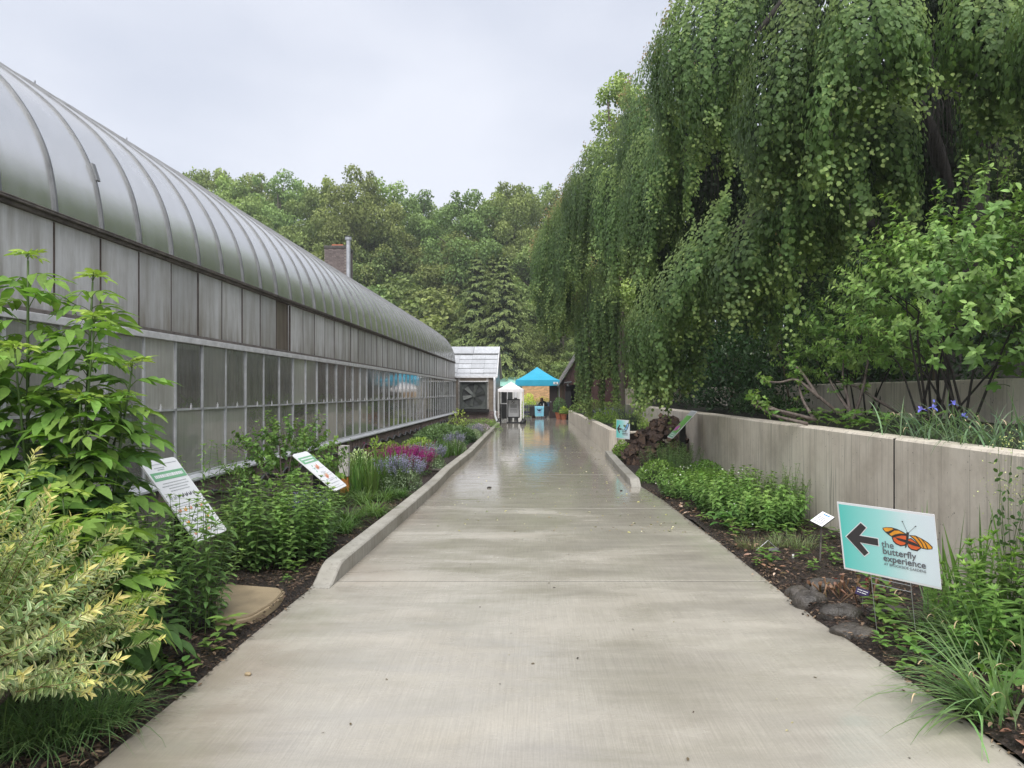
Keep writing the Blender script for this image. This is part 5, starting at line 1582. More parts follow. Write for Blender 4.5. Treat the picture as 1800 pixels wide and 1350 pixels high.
# ---------- bare branched shrub on the bed above the wall
bs = thing("pruned_shrub", "sprawling pruned shrub of pinkish bare branches with few fresh leaves above the wall", "shrub", at(1490, 745, 9.0))
bs.location.z = 1.15
o0 = bs.location
def bpx(px, py, y): return at(px, py, y) - o0
branches = [[(1485, 735, 9.0), (1430, 690, 9.1), (1400, 668, 9.2), (1370, 672, 9.2), (1340, 670, 9.3)], [(1440, 700, 9.1), (1405, 650, 9.3), (1385, 640, 9.4)],
            [(1435, 738, 8.9), (1370, 722, 9.0), (1330, 715, 9.1), (1322, 705, 9.1)], [(1400, 735, 9.0), (1345, 712, 9.2), (1327, 703, 9.3)], [(1420, 745, 8.8), (1360, 730, 9.0), (1330, 712, 9.0)],
            [(1498, 745, 8.9), (1490, 700, 9.0), (1482, 665, 9.1), (1483, 630, 9.1)], [(1498, 742, 8.9), (1515, 690, 8.9), (1525, 640, 9.0), (1528, 616, 9.0)], [(1430, 735, 9), (1410, 700, 9.2), (1400, 655, 9.3)], [(1495, 725, 8.9), (1470, 690, 9.2), (1450, 650, 9.4)],
            [(1580, 725, 8.7), (1540, 702, 8.9), (1505, 680, 9.1), (1470, 670, 9.3)]]
tips = []
for b in branches:
    pts = catmull([bpx(*q) for q in b], 5)
    k = len(pts); MB().tube(pts, [.024 * (1 - .6 * i / (k - 1)) for i in range(k)], 7).build("branch", M['twig'], bs, smooth=True)
    tips += [pts[-1], pts[-3], pts[k // 2]]
FS = [twig_shoot(i + 90, .16, 9, .085, .45, (.10, .20, .035), (.17, .27, .045)) for i in range(3)]
for p in tips:
    for j in range(rd.choice((1, 2, 3))):
        put("shoot", rd.choice(FS), bs, p + Vector((rd.uniform(-.03, .03),) * 3), (rd.uniform(-.7, .5), rd.uniform(-.6, .6), rd.uniform(.0, 1)), rd.uniform(0, 6.28), rd.uniform(.65, 1.1))

# ---------- strap-leaved plants
def tuft(seed, n, r0, L, W, col, el=(1.0, 1.5), bend=(.6, 1.6), cv=.2, seg=5, tipc=None):
    r = np.random.default_rng(seed); f = Fol()
    a = r.uniform(0, 6.28, n); q = np.sqrt(r.random(n)) * r0
    P = np.stack([q * np.cos(a), q * np.sin(a), np.zeros(n)], 1)
    f.blades(P, a + r.normal(0, .5, n), r.uniform(*el, n), L * r.uniform(.6, 1.1, n), W * r.uniform(.7, 1.1, n), jit(col, n, cv, r), r.uniform(*bend, n), seg)
    return f


def tufts(name, label, cat, spots, seeds, group, mat='leaf', **kw):
    ms = [tuft(s_, **kw).mesh(name, M[mat]) for s_ in seeds]
    lbs = label if isinstance(label, (list, tuple)) else None
    for i, (x, y, z, k) in enumerate(spots):
        o = link(name, ms[i % len(ms)], None, (x, y, z), (0, 0, rd.uniform(0, 6.28)), k)
        tag(o, lbs[i] if lbs else label, cat, group)


def spot(px, py, k=1.0, dz=.02):
    y = 1.6 * F / (py - 690); return (at(px, py, y).x, y, dz, k)


tufts("sedge_tuft", ["fine dark green sedge tuft at the path edge under the variegated willow", "fine dark sedge tuft at the lower left corner, partly under the willow", "small fine sedge tuft at the bottom left edge behind the willow shoots"], "grass",
      [spot(180, 1288, 1.0), spot(95, 1320, 1.1), spot(20, 1330, 1.1)], (1, 2), "sedge tufts under the willow", n=260, r0=.11, L=.38, W=.006, col=(.085, .155, .05), el=(.7, 1.5), bend=(.9, 2.2))
lsp = [(612, 925, 1.0), (655, 912, 1.0), (640, 890, .95), (590, 895, .95), (675, 885, .9), (620, 875, .9), (655, 868, .9), (600, 940, .8), (700, 880, .8), (575, 880, .9)]
tufts("lilyturf_tuft", "arching grassy lilyturf mound beside the left kerb near the second board", "grass", [spot(*a[:2], a[2]) for a in lsp], (3, 4, 5), "lilyturf mounds by the kerb", n=200, r0=.13, L=.36, W=.013, col=(.080, .155, .030), el=(.8, 1.5), bend=(1.2, 2.4))
isp = [(625, 872, 1.0), (650, 872, 1.05), (680, 868, 1.1), (700, 866, 1.0), (665, 852, 1.05), (640, 850, 1.0), (612, 856, .95), (690, 848, 1.0)]
tufts("iris_clump", "clump of upright bright green iris blades in the left bed", "iris", [spot(*a[:2], a[2]) for a in isp], (6, 7, 8), "iris clumps in the left bed", n=44, r0=.15, L=.62, W=.030, col=(.095, .180, .028), el=(1.15, 1.55), bend=(.0, .5))
isp = [(780, 806, .9), (800, 803, .9), (762, 802, .9), (790, 798, .9)]
tufts("iris_clump", "clump of upright green blades behind the middle lavender catmint", "iris", [spot(*a[:2], a[2]) for a in isp], (9, 10), "far iris clumps in the left bed", n=50, r0=.2, L=.55, W=.03, col=(.085, .165, .028), el=(1.1, 1.55), bend=(.0, .6))

# right bed near: daylily/daffodil straps sprawling over the path edge
for i, (px, py, k, n, az0, lb) in enumerate(((1742, 1275, 1.0, 110, 2.9, "sprawling daffodil foliage lying over the path edge, lower right corner"), (1760, 1190, 1.0, 100, 2.7, "arching daffodil foliage behind the sprawling clump, right edge"), (1690, 1130, .8, 60, 2.6, "smaller strap-leaved clump below the arrow sign's right corner"))):
    y = 1.6 * F / (py - 690); r = np.random.default_rng(50 + i); f = Fol()
    az = r.normal(az0, .75, n); P = np.stack([r.normal(0, .06, n), r.normal(0, .06, n), np.zeros(n)], 1)
    s = thing("daffodil_foliage", lb, "plant", (at(px, py, y).x, y, .03), 0)
    for j in range(n):
        g = Fol(); big = r.random() < .75
        g.blades(P[j:j + 1], az[j:j + 1], r.uniform(.45, 1.35), k * r.uniform(.35, .62), r.uniform(.010, .017), jit((.135, .225, .085), 1, .2, r), r.uniform(1.0, 2.0) if big else r.uniform(.2, .6), 7)
        g.build("blade", M['leaf'], s)
    g = Fol()
    for j in range(7):
        g.blades([(r.normal(0, .2) - .12, r.normal(0, .2), r.uniform(.15, .3))], r.uniform(0, 6.28), r.uniform(.6, 1.4), .09, .007, [(.42, .31, .17)], 2.4, 5)
    g.build("withered_flower", M['dead_leaf'], s)
# strap foliage and blue iris flowers on the bed above the wall
for i, (px, py, y, n, lb) in enumerate(((1760, 790, 5.6, 90, "mass of grey-green drooping strap leaves on the wall top, right edge"), (1660, 762, 6.4, 80, "drooping strap leaves over the wall below the blue iris flowers"), (1610, 750, 7.0, 60, "strap-leaved clump left of the blue iris flowers"))):
    p = at(px, py, y); s = thing("iris_foliage", lb, "iris", (max(3.72, p.x), y, 1.16), 0, "strap foliage on the wall top")
    r = np.random.default_rng(70 + i)
    for j in range(n):
        g = Fol(); g.blades([(r.normal(0, .16), r.normal(0, .25), 0)], r.uniform(0, 6.28) if j % 3 else r.normal(3.14, .6), r.uniform(.6, 1.45), r.uniform(.35, .6), r.uniform(.010, .018), jit((.10, .165, .09), 1, .22, r), r.uniform(.7, 2.2), 6)
        g.build("blade", M['leaf'], s)
    g = Fol()
    for j in range(9): g.blades([(r.normal(-.05, .2), r.normal(0, .3), r.uniform(.10, .28))], r.uniform(0, 6.28), r.uniform(.2, 1.2), .12, .009, [(.45, .36, .22)], 2.2, 5)
    g.build("withered_flower", M['dead_leaf'], s)
def iris_flower():
    f = Fol()
    for k in range(3):
        a = k * 2.09
        f.big_leaf([(0, 0, 0)], [(math.cos(a), math.sin(a), .25)], [(0, 0, 1)], .055, .038, (.16, .16, .62), droop=.7)
        f.big_leaf([(0, 0, 0)], [(math.cos(a + 1.05) * .5, math.sin(a + 1.05) * .5, 1)], [(-math.cos(a), -math.sin(a), .3)], .05, .026, (.22, .22, .70), droop=.2)
    f.stem([(0, 0, 0), (0, 0, -.45)], .004, .005, (.10, .17, .05), 5)
    return f.mesh("iris_flower", M['petal'], True)
im = iris_flower()
for i, (px, py, lb) in enumerate(((1619, 720, "leftmost violet-blue iris flower above the wall"), (1641, 717, "second violet-blue iris flower from the left above the wall"), (1676, 710, "highest violet-blue iris flower above the wall"), (1694, 732, "lowest and rightmost violet-blue iris flower above the wall"), (1642, 705, "tiny blue iris bud behind the second flower"))):
    o = link("iris_flower", im, None, at(px, py, 6.5), (rd.uniform(-.2, .2), rd.uniform(-.2, .2), rd.uniform(0, 6)), .85 if i < 4 else .4)
    tag(o, lb, "iris flower", "violet-blue iris flowers")

# iris blades and leafy phlox behind the arrow sign
s = thing("iris_clump", "fan of tall green iris blades behind the arrow sign against the wall", "iris", (2.98, 4.75, .02))
r = np.random.default_rng(5)
for j in range(34):
    g = Fol(); g.blades([(r.normal(0, .20), r.normal(0, .16), 0)], r.uniform(0, 6.28), r.uniform(1.2, 1.54), r.uniform(.55, .88), r.uniform(.022, .034), jit((.105, .20, .035), 1, .2, r), r.uniform(.0, .25), 5)
    g.build("blade", M['leaf'], s)
PH = [herb_shoot(i + 100, .62, .10, .27, .05, (.075, .165, .030), (.14, .26, .036), droop=.25, n_top=10) for i in range(4)]
clump("phlox_clump", "bushy green leafy stems to the right of the arrow sign", "plant", (2.86, 4.22, .02), PH, 46, .28, .38, None, .75, 1.12, .3)
clump("phlox_clump", "low leafy green stems under the arrow sign's right end", "plant", (2.56, 4.10, .02), PH, 24, .20, .20, None, .38, .62, .4)
HB = [lobed(i + 30, .085, (.085, .19, .030)) for i in range(3)]
for i, (px, py, n, lb) in enumerate(((1770, 1120, 26, "clump of deeply cut hellebore leaves at the right edge, above the daffodil foliage"), (1790, 1260, 20, "cut-leaved green plant at the lower right edge of the frame"), (1620, 1130, 16, "small cut-leaved seedling clump below the arrow sign"))):
    sp_ = spot(px, py); s = thing("hellebore", lb, "plant", sp_[:3])
    for j in range(n):
        q = Vector((rd.gauss(0, .11), rd.gauss(0, .11), rd.uniform(.06, .26 if i < 2 else .12)))
        link("leaf", rd.choice(HB), s, q, (rd.uniform(-.5, .4), rd.uniform(-.5, .5), rd.uniform(0, 6.28)), rd.uniform(.5, 1.0) * (1 if i < 2 else .6))
    mb = MB()
    for j in range(6): mb.tube([(rd.gauss(0, .03), rd.gauss(0, .03), -.02), (rd.gauss(0, .09), rd.gauss(0, .09), .16)], [.004, .003], 5)
    mb.build("stem", M['stem'], s)
# pale flower sprays by the wall at the right edge
s = thing("flower_spray", "thin sprays of pale cream flowers hanging before the wall at the right edge", "plant", (3.16, 4.72, .03))
f = Fol(); r = np.random.default_rng(3)
for j in range(11):
    e = Vector((r.normal(.02, .10), r.normal(0, .25), r.uniform(.7, 1.25)))
    f.stem(catmull([(0, r.normal(0, .1), 0), (e.x * .4, e.y * .4, e.z * .6), e], 4), .003, .0015, (.10, .16, .05), 4)
    n = 34; P = A([e]) + r.normal(0, .06, (n, 3)); f.leaves(P, r.normal(0, 1, (n, 3)), r.normal(0, 1, (n, 3)), .012, .010, jit((.50, .55, .22), n, .15, r))
    n = 16; t = r.uniform(.2, .9, n)[:, None]; P = A([[0, 0, 0]]) + t * A([e]) + r.normal(0, .03, (n, 3)); f.leaves(P, r.normal(0, 1, (n, 3)), r.normal(0, 1, (n, 3)) + A([[0, 0, 1]]), .05, .03, jit(G_MID, n, .2, r))
f.build("spray", M['leaf'], s)

# pitcher plants
s = thing("pitcher_plant", "clump of brown and red upright pitcher plants below the arrow sign", "plant", (*spot(1500, 1052)[:2], .02))
def pitcher(seed, c0, c1):
    r = np.random.default_rng(seed); f = Fol()
    h = r.uniform(.12, .22)
    V, C = [], []; k = 8; zs = np.linspace(0, 1, 6)
    for t in zs:
        rad = .004 + .011 * t ** 1.3
        for j in range(k):
            a = 2 * math.pi * j / k; V.append((rad * math.cos(a) + .03 * t * t, rad * math.sin(a), t * h)); C.append(lerpc(c0, c1, [t])[0])
    Q = [(i * k + j, i * k + (j + 1) % k, (i + 1) * k + (j + 1) % k, (i + 1) * k + j) for i in range(5) for j in range(k)]
    f._add(A(V), A(Q), A(C)); f.big_leaf([(.045, 0, h)], [(-.5, 0, .8)], [(.8, 0, .5)], .045, .04, c1, droop=.4)
    return f.mesh("pitcher", M['leaf'], True)
PM = [pitcher(1, (.11, .13, .03), (.16, .075, .035)), pitcher(2, (.12, .12, .04), (.22, .12, .07)), pitcher(3, (.12, .04, .03), (.26, .02, .03)), pitcher(4, (.13, .08, .05), (.30, .17, .11))]
for i in range(46):
    q = (rd.gauss(0, .15), rd.gauss(0, .10), 0)
    put("pitcher", PM[2] if i in (5, 9) else PM[rd.choice((0, 1, 3, 3))], s, q, (rd.uniform(-.9, .9), rd.uniform(-.7, .7), 1), rd.uniform(0, 6.28), rd.uniform(.4, .8))

# grey thyme and fescue tufts, seedlings in the mulch
tufts("fescue_tuft", ["pale fine grass tuft in the right bed mulch, nearest the path", "yellowish fine grass tuft left of the plant label stake", "straw coloured fine tuft in the mulch beside the bent wire marker"], "grass",
      [spot(1322, 968, .9), spot(1405, 966, 1.0), spot(1368, 962, .8)], (21, 22, 23), "fine grass tufts in the right bed", n=150, r0=.16, L=.20, W=.004, col=(.16, .20, .08), el=(.6, 1.5), bend=(.4, 1.5))
SD = []
for i in range(4):
    r = np.random.default_rng(200 + i); f = Fol(); n = 11
    az = np.arange(n) * 2.4; P = np.stack([r.normal(0, .01, n), r.normal(0, .01, n), r.uniform(.01, .07, n)], 1)
    f.big_leaf(P, np.stack([np.cos(az), np.sin(az), np.full(n, .35)], 1), np.tile(A([[0, 0, 1.]]), (n, 1)), .05, .024, jit((.12, .225, .035), n, .15, r))
    SD.append(f.mesh("seedling", M['leaf'], True))
ssp = [(1293, 930), (1312, 935), (1340, 945), (1356, 925), (1370, 915), (1290, 950), (1318, 920), (1392, 925), (1412, 935), (1436, 938), (1352, 1000), (1345, 990), (1455, 985), (1470, 1000), (1410, 990), (1428, 1012), (1545, 1100), (1555, 1120), (1575, 1140), (1600, 1150), (1530, 1050), (1590, 1195), (1640, 1205), (400, 1130), (372, 1160), (300, 1222), (320, 1215), (520, 1015), (505, 1035), (1210, 900), (1240, 925), (1475, 940), (1500, 1005), (1330, 1000), (1270, 918), (1282, 938), (1302, 944), (1325, 932), (1350, 938), (1378, 932), (1400, 942), (1385, 950), (1362, 952), (1420, 952), (1445, 960), (1465, 955), (1550, 1150), (1565, 1095), (1580, 1110), (1610, 1175), (1560, 1070)]
for i, (px, py) in enumerate(ssp):
    sp_ = spot(px, py); o = link("seedling", SD[i % 4], None, (sp_[0], sp_[1], .035), (0, 0, rd.uniform(0, 6.28)), rd.uniform(1.0, 2.2))
    tag(o, "small fresh green seedling sprouting from the bark mulch", "seedling", "seedlings in the mulch")

# ---------- soft bushes made of many small leaves (for the middle distance)
def leaf_mound(seed, rad, n, L, W, col, top, lobes=7, up=.7, thick=.35, zmin=0.0, hang=0.0, shape=(.8, .75)):
    r = np.random.default_rng(seed); f = Fol()
    rx, ry, rz = rad
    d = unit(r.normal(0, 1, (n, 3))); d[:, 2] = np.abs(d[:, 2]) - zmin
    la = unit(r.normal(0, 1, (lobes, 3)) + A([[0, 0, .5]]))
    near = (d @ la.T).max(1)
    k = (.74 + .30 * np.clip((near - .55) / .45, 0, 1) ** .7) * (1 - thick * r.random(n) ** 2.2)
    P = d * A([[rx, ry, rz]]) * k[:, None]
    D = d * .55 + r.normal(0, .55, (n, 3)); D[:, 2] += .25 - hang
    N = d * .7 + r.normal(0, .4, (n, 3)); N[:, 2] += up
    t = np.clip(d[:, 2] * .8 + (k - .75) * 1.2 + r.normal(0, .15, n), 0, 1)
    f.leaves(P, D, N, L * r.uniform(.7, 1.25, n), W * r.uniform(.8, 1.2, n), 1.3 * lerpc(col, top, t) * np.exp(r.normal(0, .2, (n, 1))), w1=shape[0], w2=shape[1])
    for j in range(6):
        a = r.uniform(0, 6.28); q = r.uniform(.2, .7)
        f.stem([(0, 0, -.03), (rx * .4 * q * math.cos(a), ry * .4 * q * math.sin(a), rz * .4), (rx * q * math.cos(a), ry * q * math.sin(a), rz * .75)], .008, .003, (.10, .08, .05), 4)
    return f


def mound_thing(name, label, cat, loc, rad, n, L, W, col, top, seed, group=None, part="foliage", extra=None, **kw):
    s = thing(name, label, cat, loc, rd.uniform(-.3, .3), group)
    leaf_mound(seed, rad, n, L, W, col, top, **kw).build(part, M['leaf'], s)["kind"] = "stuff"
    if extra: extra(s, np.random.default_rng(seed + 1000), rad)
    return s


def spikes(n, h, col, col2, w=.016, stemc=(.10, .15, .07), spread=1.0, name="flower_spike"):
    def go(s, r, rad):
        f = Fol()
        for j in range(n):
            a, q = r.uniform(0, 6.28), math.sqrt(r.random()) * spread
            x, y = rad[0] * q * math.cos(a), rad[1] * q * math.sin(a)
            z0 = rad[2] * math.sqrt(max(.05, 1 - .75 * q * q)) * .8
            lx_, ly_ = x * .25 + r.normal(0, .02), y * .25 + r.normal(0, .02)
            hh = h * r.uniform(.7, 1.2)
            f.stem([(x, y, z0 * .6), (x + lx_ * .5, y + ly_ * .5, z0 + hh * .4), (x + lx_, y + ly_, z0 + hh)], .003, .0015, stemc, 3)
            m = 26; t = r.uniform(.35, 1, m)
            P = np.stack([x + lx_ * t, y + ly_ * t, z0 + hh * t], 1) + r.normal(0, w * .35, (m, 3))
            az = r.uniform(0, 6.28, m)
            f.leaves(P, np.stack([np.cos(az), np.sin(az), .5 + 0 * az], 1), np.stack([-np.cos(az), -np.sin(az), 1 + 0 * az], 1), w * r.uniform(.7, 1.2, m), w * .8, lerpc(col, col2, r.random(m)) * np.exp(r.normal(0, .15, (m, 1))))
        f.build(name, M['petal'], s)["kind"] = "stuff"
    return go


LAV, LAV2 = (.21, .20, .37), (.30, .29, .46)
catm = [(588, 948, .26, .32, .30, 18, "small lavender catmint at the kerb in front of the second board"), (738, 868, .44, .42, .40, 46, "lavender-blue catmint in front of the magenta flowers by the kerb"),
        (778, 828, .42, .42, .36, 42, "lavender catmint beside the kerb, right of the magenta flowers"), (822, 800, .36, .5, .36, 26, "pale lavender catmint at the kerb in front of the dark mounded hedge"), (850, 774, .36, .7, .34, 22, "farthest pale lavender catmint along the left kerb")]
for i, (px, py, rx, ry, rz, n, lb) in enumerate(catm):
    sp_ = spot(px, py)
    mound_thing("catmint", lb, "catmint", (sp_[0] - .30, sp_[1], .02), (rx * .9, ry * .85, rz), 2200, .030, .020, (.10, .15, .085), (.19, .25, .14), 300 + i, "catmint clumps along the kerb", extra=spikes(int(n * 2.4), .26, LAV, LAV2, .024, spread=.85))
sp_ = spot(706, 836)
mound_thing("meadow_sage", "magenta-purple flowering sage clump in the left bed", "sage", (sp_[0], sp_[1], .02), (.55, .66, .34), 900, .05, .022, (.06, .11, .035), (.09, .16, .04), 320, extra=spikes(230, .28, (.25, .014, .18), (.38, .035, .29), .026, (.18, .02, .13)))
for i, (px, py, n, lb) in enumerate(((645, 826, 12, "thin dark pink flower spikes left of the magenta sage"), (752, 812, 8, "small magenta spikes right of the sage clump"))):
    sp_ = spot(px, py); mound_thing("meadow_sage", lb, "sage", (sp_[0], sp_[1], .02), (.22, .3, .3), 200, .04, .02, (.06, .11, .035), (.09, .16, .04), 325 + i, extra=spikes(n, .28, (.28, .012, .16), (.38, .03, .24), .02, (.18, .02, .1)))
# hedge mound, peonies and shrubs along the greenhouse base
p = at(790, 770, 21.0)
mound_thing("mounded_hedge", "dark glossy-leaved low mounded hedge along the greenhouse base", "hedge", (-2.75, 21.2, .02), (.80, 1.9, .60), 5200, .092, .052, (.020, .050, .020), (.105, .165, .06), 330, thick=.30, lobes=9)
mid = [(738, 803, 16.2, .42, .55, .52, 1500, .075, .03, (.085, .17, .025), (.19, .28, .035), "yellow-green leafy shrub behind the magenta sage"), (715, 812, 16.9, .36, .42, .42, 900, .07, .03, (.08, .16, .025), (.17, .26, .035), "small yellow-green shrub left of the leafy shrub behind the sage"),
       (660, 835, 13.3, .26, .3, .70, 420, .085, .035, (.09, .17, .03), (.20, .29, .04), "slim bright green sapling behind the irises by the base wall"), (627, 838, 12.8, .36, .36, .52, 700, .07, .035, (.13, .19, .09), (.34, .40, .22), "cream-edged variegated dogwood seedling behind the white post"),
       (806, 765, 26.5, .5, .6, .95, 420, .085, .045, (.10, .16, .03), (.24, .30, .045), "sparse yellow-green shrub with crooked stem in front of the fan house"), (843, 757, 29.5, .85, 1.8, .50, 1900, .075, .018, (.085, .16, .025), (.17, .26, .035), "bright green feathery clump near the fan house downpipe"),
       (846, 752, 27.0, .5, .6, .36, 900, .05, .03, (.10, .14, .06), (.30, .22, .34), "clump of pinkish lilac flowers by the far left kerb"), (690, 800, 17.8, .32, .42, .32, 700, .08, .04, (.075, .15, .025), (.17, .25, .035), "small bright shrub against the stained base wall")]
for i, (px, py, y, rx, ry, rz, n, L, W, c0, c1, lb) in enumerate(mid):
    x = at(px, py, y).x
    mound_thing("garden_shrub", lb, "shrub", (x, y, .02), (rx, ry, rz), n, L, W, c0, c1, 340 + i, thick=.6)
f = Fol(); f.stem(catmull([(0, 0, 0), (.15, 0, .2), (.05, 0, .45), (-.05, 0, .7)], 4), .03, .01, (.10, .07, .06), 6); f.stem(catmull([(.1, 0, .3), (.3, 0, .35), (.45, 0, .55)], 4), .02, .008, (.10, .07, .06), 6)
f.build("crooked_stem", M['bark'], [o for o in bpy.data.objects if o.get("label", "").startswith("sparse yellow-green shrub")][0])

# right bed: big perennial mounds
PM1 = [herb_shoot(i + 160, .50, .075, .42, .040, (.085, .175, .036), (.16, .28, .05), droop=.4) for i in range(5)]
bg1 = clump("perennial_mound", "large loose green perennial mound with tiny white flowers before the wall", "plant", (2.72, 9.2, .02), PM1, 230, .55, 1.30, None, .72, 1.18, .42)
bg2 = clump("perennial_mound", "leafy green perennial patch nearer the path, left of the large mound", "plant", (2.36, 10.7, .02), PM1, 130, .42, .8, None, .55, .95, .45)
for s_, rr in ((bg1, (.55, 1.3, .52)), (bg2, (.42, .8, .42))):
    f = Fol(); n = 60; r = np.random.default_rng(77); d = unit(r.normal(0, 1, (n, 3))); d[:, 2] = np.abs(d[:, 2])
    f.leaves(d * A([rr]) * r.uniform(.95, 1.1, (n, 1)), r.normal(0, 1, (n, 3)), d + A([[0, 0, 1.]]), .022, .022, jit((.62, .64, .60), n, .08, r), w1=1, w2=1)
    f.build("flower", M['petal'], s_)["kind"] = "stuff"
bigm = [
        (1168, 845, 2.20, 12.6, .42, .7, .36, 1500, .055, .030, (.045, .105, .022), (.11, .20, .032), "low dark green mound at the end of the short right kerb"),
        (1265, 830, 3.0, 12.3, .32, 1.3, .36, 1500, .055, .030, (.045, .105, .022), (.09, .18, .028), "low green mound along the foot of the wall behind the photo board"),
        (1100, 805, 2.02, 16.6, .22, .5, .42, 700, .06, .035, (.06, .13, .02), (.13, .22, .03), "small bright green plant between the planter wall and the log heap")]
for i, (px, py, x, y, rx, ry, rz, n, L, W, c0, c1, lb) in enumerate(bigm):
    def fl(s, r, rad, k=i):
        if k > 1: return
        f = Fol(); n = 46; d = unit(r.normal(0, 1, (n, 3))); d[:, 2] = np.abs(d[:, 2])
        f.leaves(d * A([rad]) * r.uniform(.9, 1.06, (n, 1)), r.normal(0, 1, (n, 3)), d + A([[0, 0, 1.]]), .022, .022, jit((.62, .64, .60), n, .08, r), w1=1, w2=1)
        f.build("flower", M['petal'], s)["kind"] = "stuff"
    mound_thing("perennial_mound", lb, "plant", (x, y, .02), (rx, ry, rz), n, L, W, c0, c1, 360 + i, extra=fl, thick=.45, lobes=11)
TG = [herb_shoot(i + 130, .62, .07, .13, .035, (.085, .155, .055), (.14, .225, .07), droop=.5) for i in range(3)]
clump("tarragon", "soft grey-green feathery bush in front of the log heap and photo board", "plant", (2.50, 12.9, .02), TG, 130, .42, .55, None, .75, 1.15, .35)
WP = [herb_shoot(i + 140, .62, .055, .2, .07, (.07, .14, .04), (.12, .20, .05), droop=.3, n_top=3) for i in range(2)]
clump("wispy_weed", "airy thin-stemmed weeds rising behind the large perennial mound by the wall", "plant", (3.0, 8.5, .02), WP, 30, .22, .4, None, .9, 1.25, .2)
HL = []
for i in range(2):
    r = np.random.default_rng(400 + i); f = Fol(); n = 14; az = np.arange(n) * 2.4
    f.big_leaf(np.stack([r.normal(0, .04, n), r.normal(0, .04, n), r.uniform(.03, .20, n)], 1), np.stack([np.cos(az), np.sin(az), np.full(n, .45)], 1), np.tile(A([[0, 0, 1.]]), (n, 1)), .15, .075, jit((.085, .175, .035), n, .15, r), droop=.5)
    HL.append(f.mesh("broad_leaf_plant", M['leaf'], True))
for i, (px, py, k, lb) in enumerate(((1268, 935, 1.0, "broad-leaved plant at the front of the large mound, left one"), (1330, 925, 1.1, "broad-leaved plant at the front of the large mound, middle one"), (1378, 912, .9, "broad-leaved plant at the right end of the large mound"))):
    sp_ = spot(px, py); o = link("broad_leaf_plant", HL[i % 2], None, (sp_[0], sp_[1], .03), (0, 0, i * 1.3), k); tag(o, lb, "plant", "broad-leaved plants by the mound")
# planter bed beyond the low wall
pl = [(1040, 715, 2.7, 26, .6, 3.4, .42, 2600, "light green and lavender planting along the low planter wall"), (1075, 735, 2.75, 20.6, .55, 1.6, .40, 1800, "green grassy planting at the near end of the low planter wall"), (1030, 690, 3.0, 34, .7, 4.0, .75, 2400, "bushy yellow-green planting in front of the barn")]
for i, (px, py, x, y, rx, ry, rz, n, lb) in enumerate(pl):
    mound_thing("planter_planting", lb, "plant", (x, y, .52), (rx, ry, rz), n, .085, .03, (.085, .165, .03), (.18, .27, .045), 380 + i, extra=spikes(26, .18, LAV, LAV2, .03, spread=.8) if i == 0 else None, thick=.5)
f = tuft(77, 420, .16, .62, .006, (.045, .065, .048), (1.0, 1.55), (.1, .7)); o = f.build("dark_fennel", M['leaf'], None, (2.45, 18.6, .5)); o.scale = (1.35, 1.35, 1.45); tag(o, "dark feathery fennel clump behind the small arrow sign", "plant")

# potted plants
def pot_plant(x, y, z, rad, n, c0, c1, lb, seed):
    mound_thing("potted_plant", lb, "plant", (x, y, z), rad, n, .09, .05, c0, c1, seed, thick=.5)
pot_plant(1.62, 41.35, .34, (.28, .28, .40), 400, (.10, .19, .03), (.30, .38, .05), "yellow-green potted flowers in front of the barn doorway", 391)
pot_plant(1.36, 41.7, .42, (.48, .42, .85), 900, (.04, .095, .035), (.09, .17, .06), "tall bushy dark green potted plant left of the barn doorway", 392)
pot_plant(-.18, 44.0, .24, (.2, .2, .25), 200, (.06, .12, .03), (.40, .16, .22), "pink potted flowers left of the display table", 393)
mound_thing("garden_shrub", "bright yellow-green shrub behind the purple picket fence", "shrub", (-.55, 48.6, 0), (.55, .5, 1.55), 1500, .12, .05, (.14, .22, .03), (.34, .40, .06), 394, thick=.6)
mound_thing("garden_shrub", "low planting on top of the grey base before the tan brick wall", "shrub", (.45, 49.2, .55), (.8, .3, .75), 700, .11, .05, (.09, .15, .03), (.30, .26, .07), 395, thick=.6)
# ------------------------------------------------------------------ the weeping katsura
KT = thing("weeping_katsura", "huge weeping tree with curtains of round hanging leaves over the right wall and path", "tree", (7.6, 13.0, 1.7))
ko = KT.location.copy()
kr = np.random.default_rng(4)


def kp(px, py, y):
    y = np.asarray(y, float)
    return np.stack([(px - 943) / F * y, y, EYE - (py - 690) / F * y], -1)


def curve_eval(pts, u):
    pts = A(pts, float); t = np.linspace(0, 1, len(pts))
    return np.interp(u, t, pts[:, 0]), np.interp(u, t, pts[:, 1])


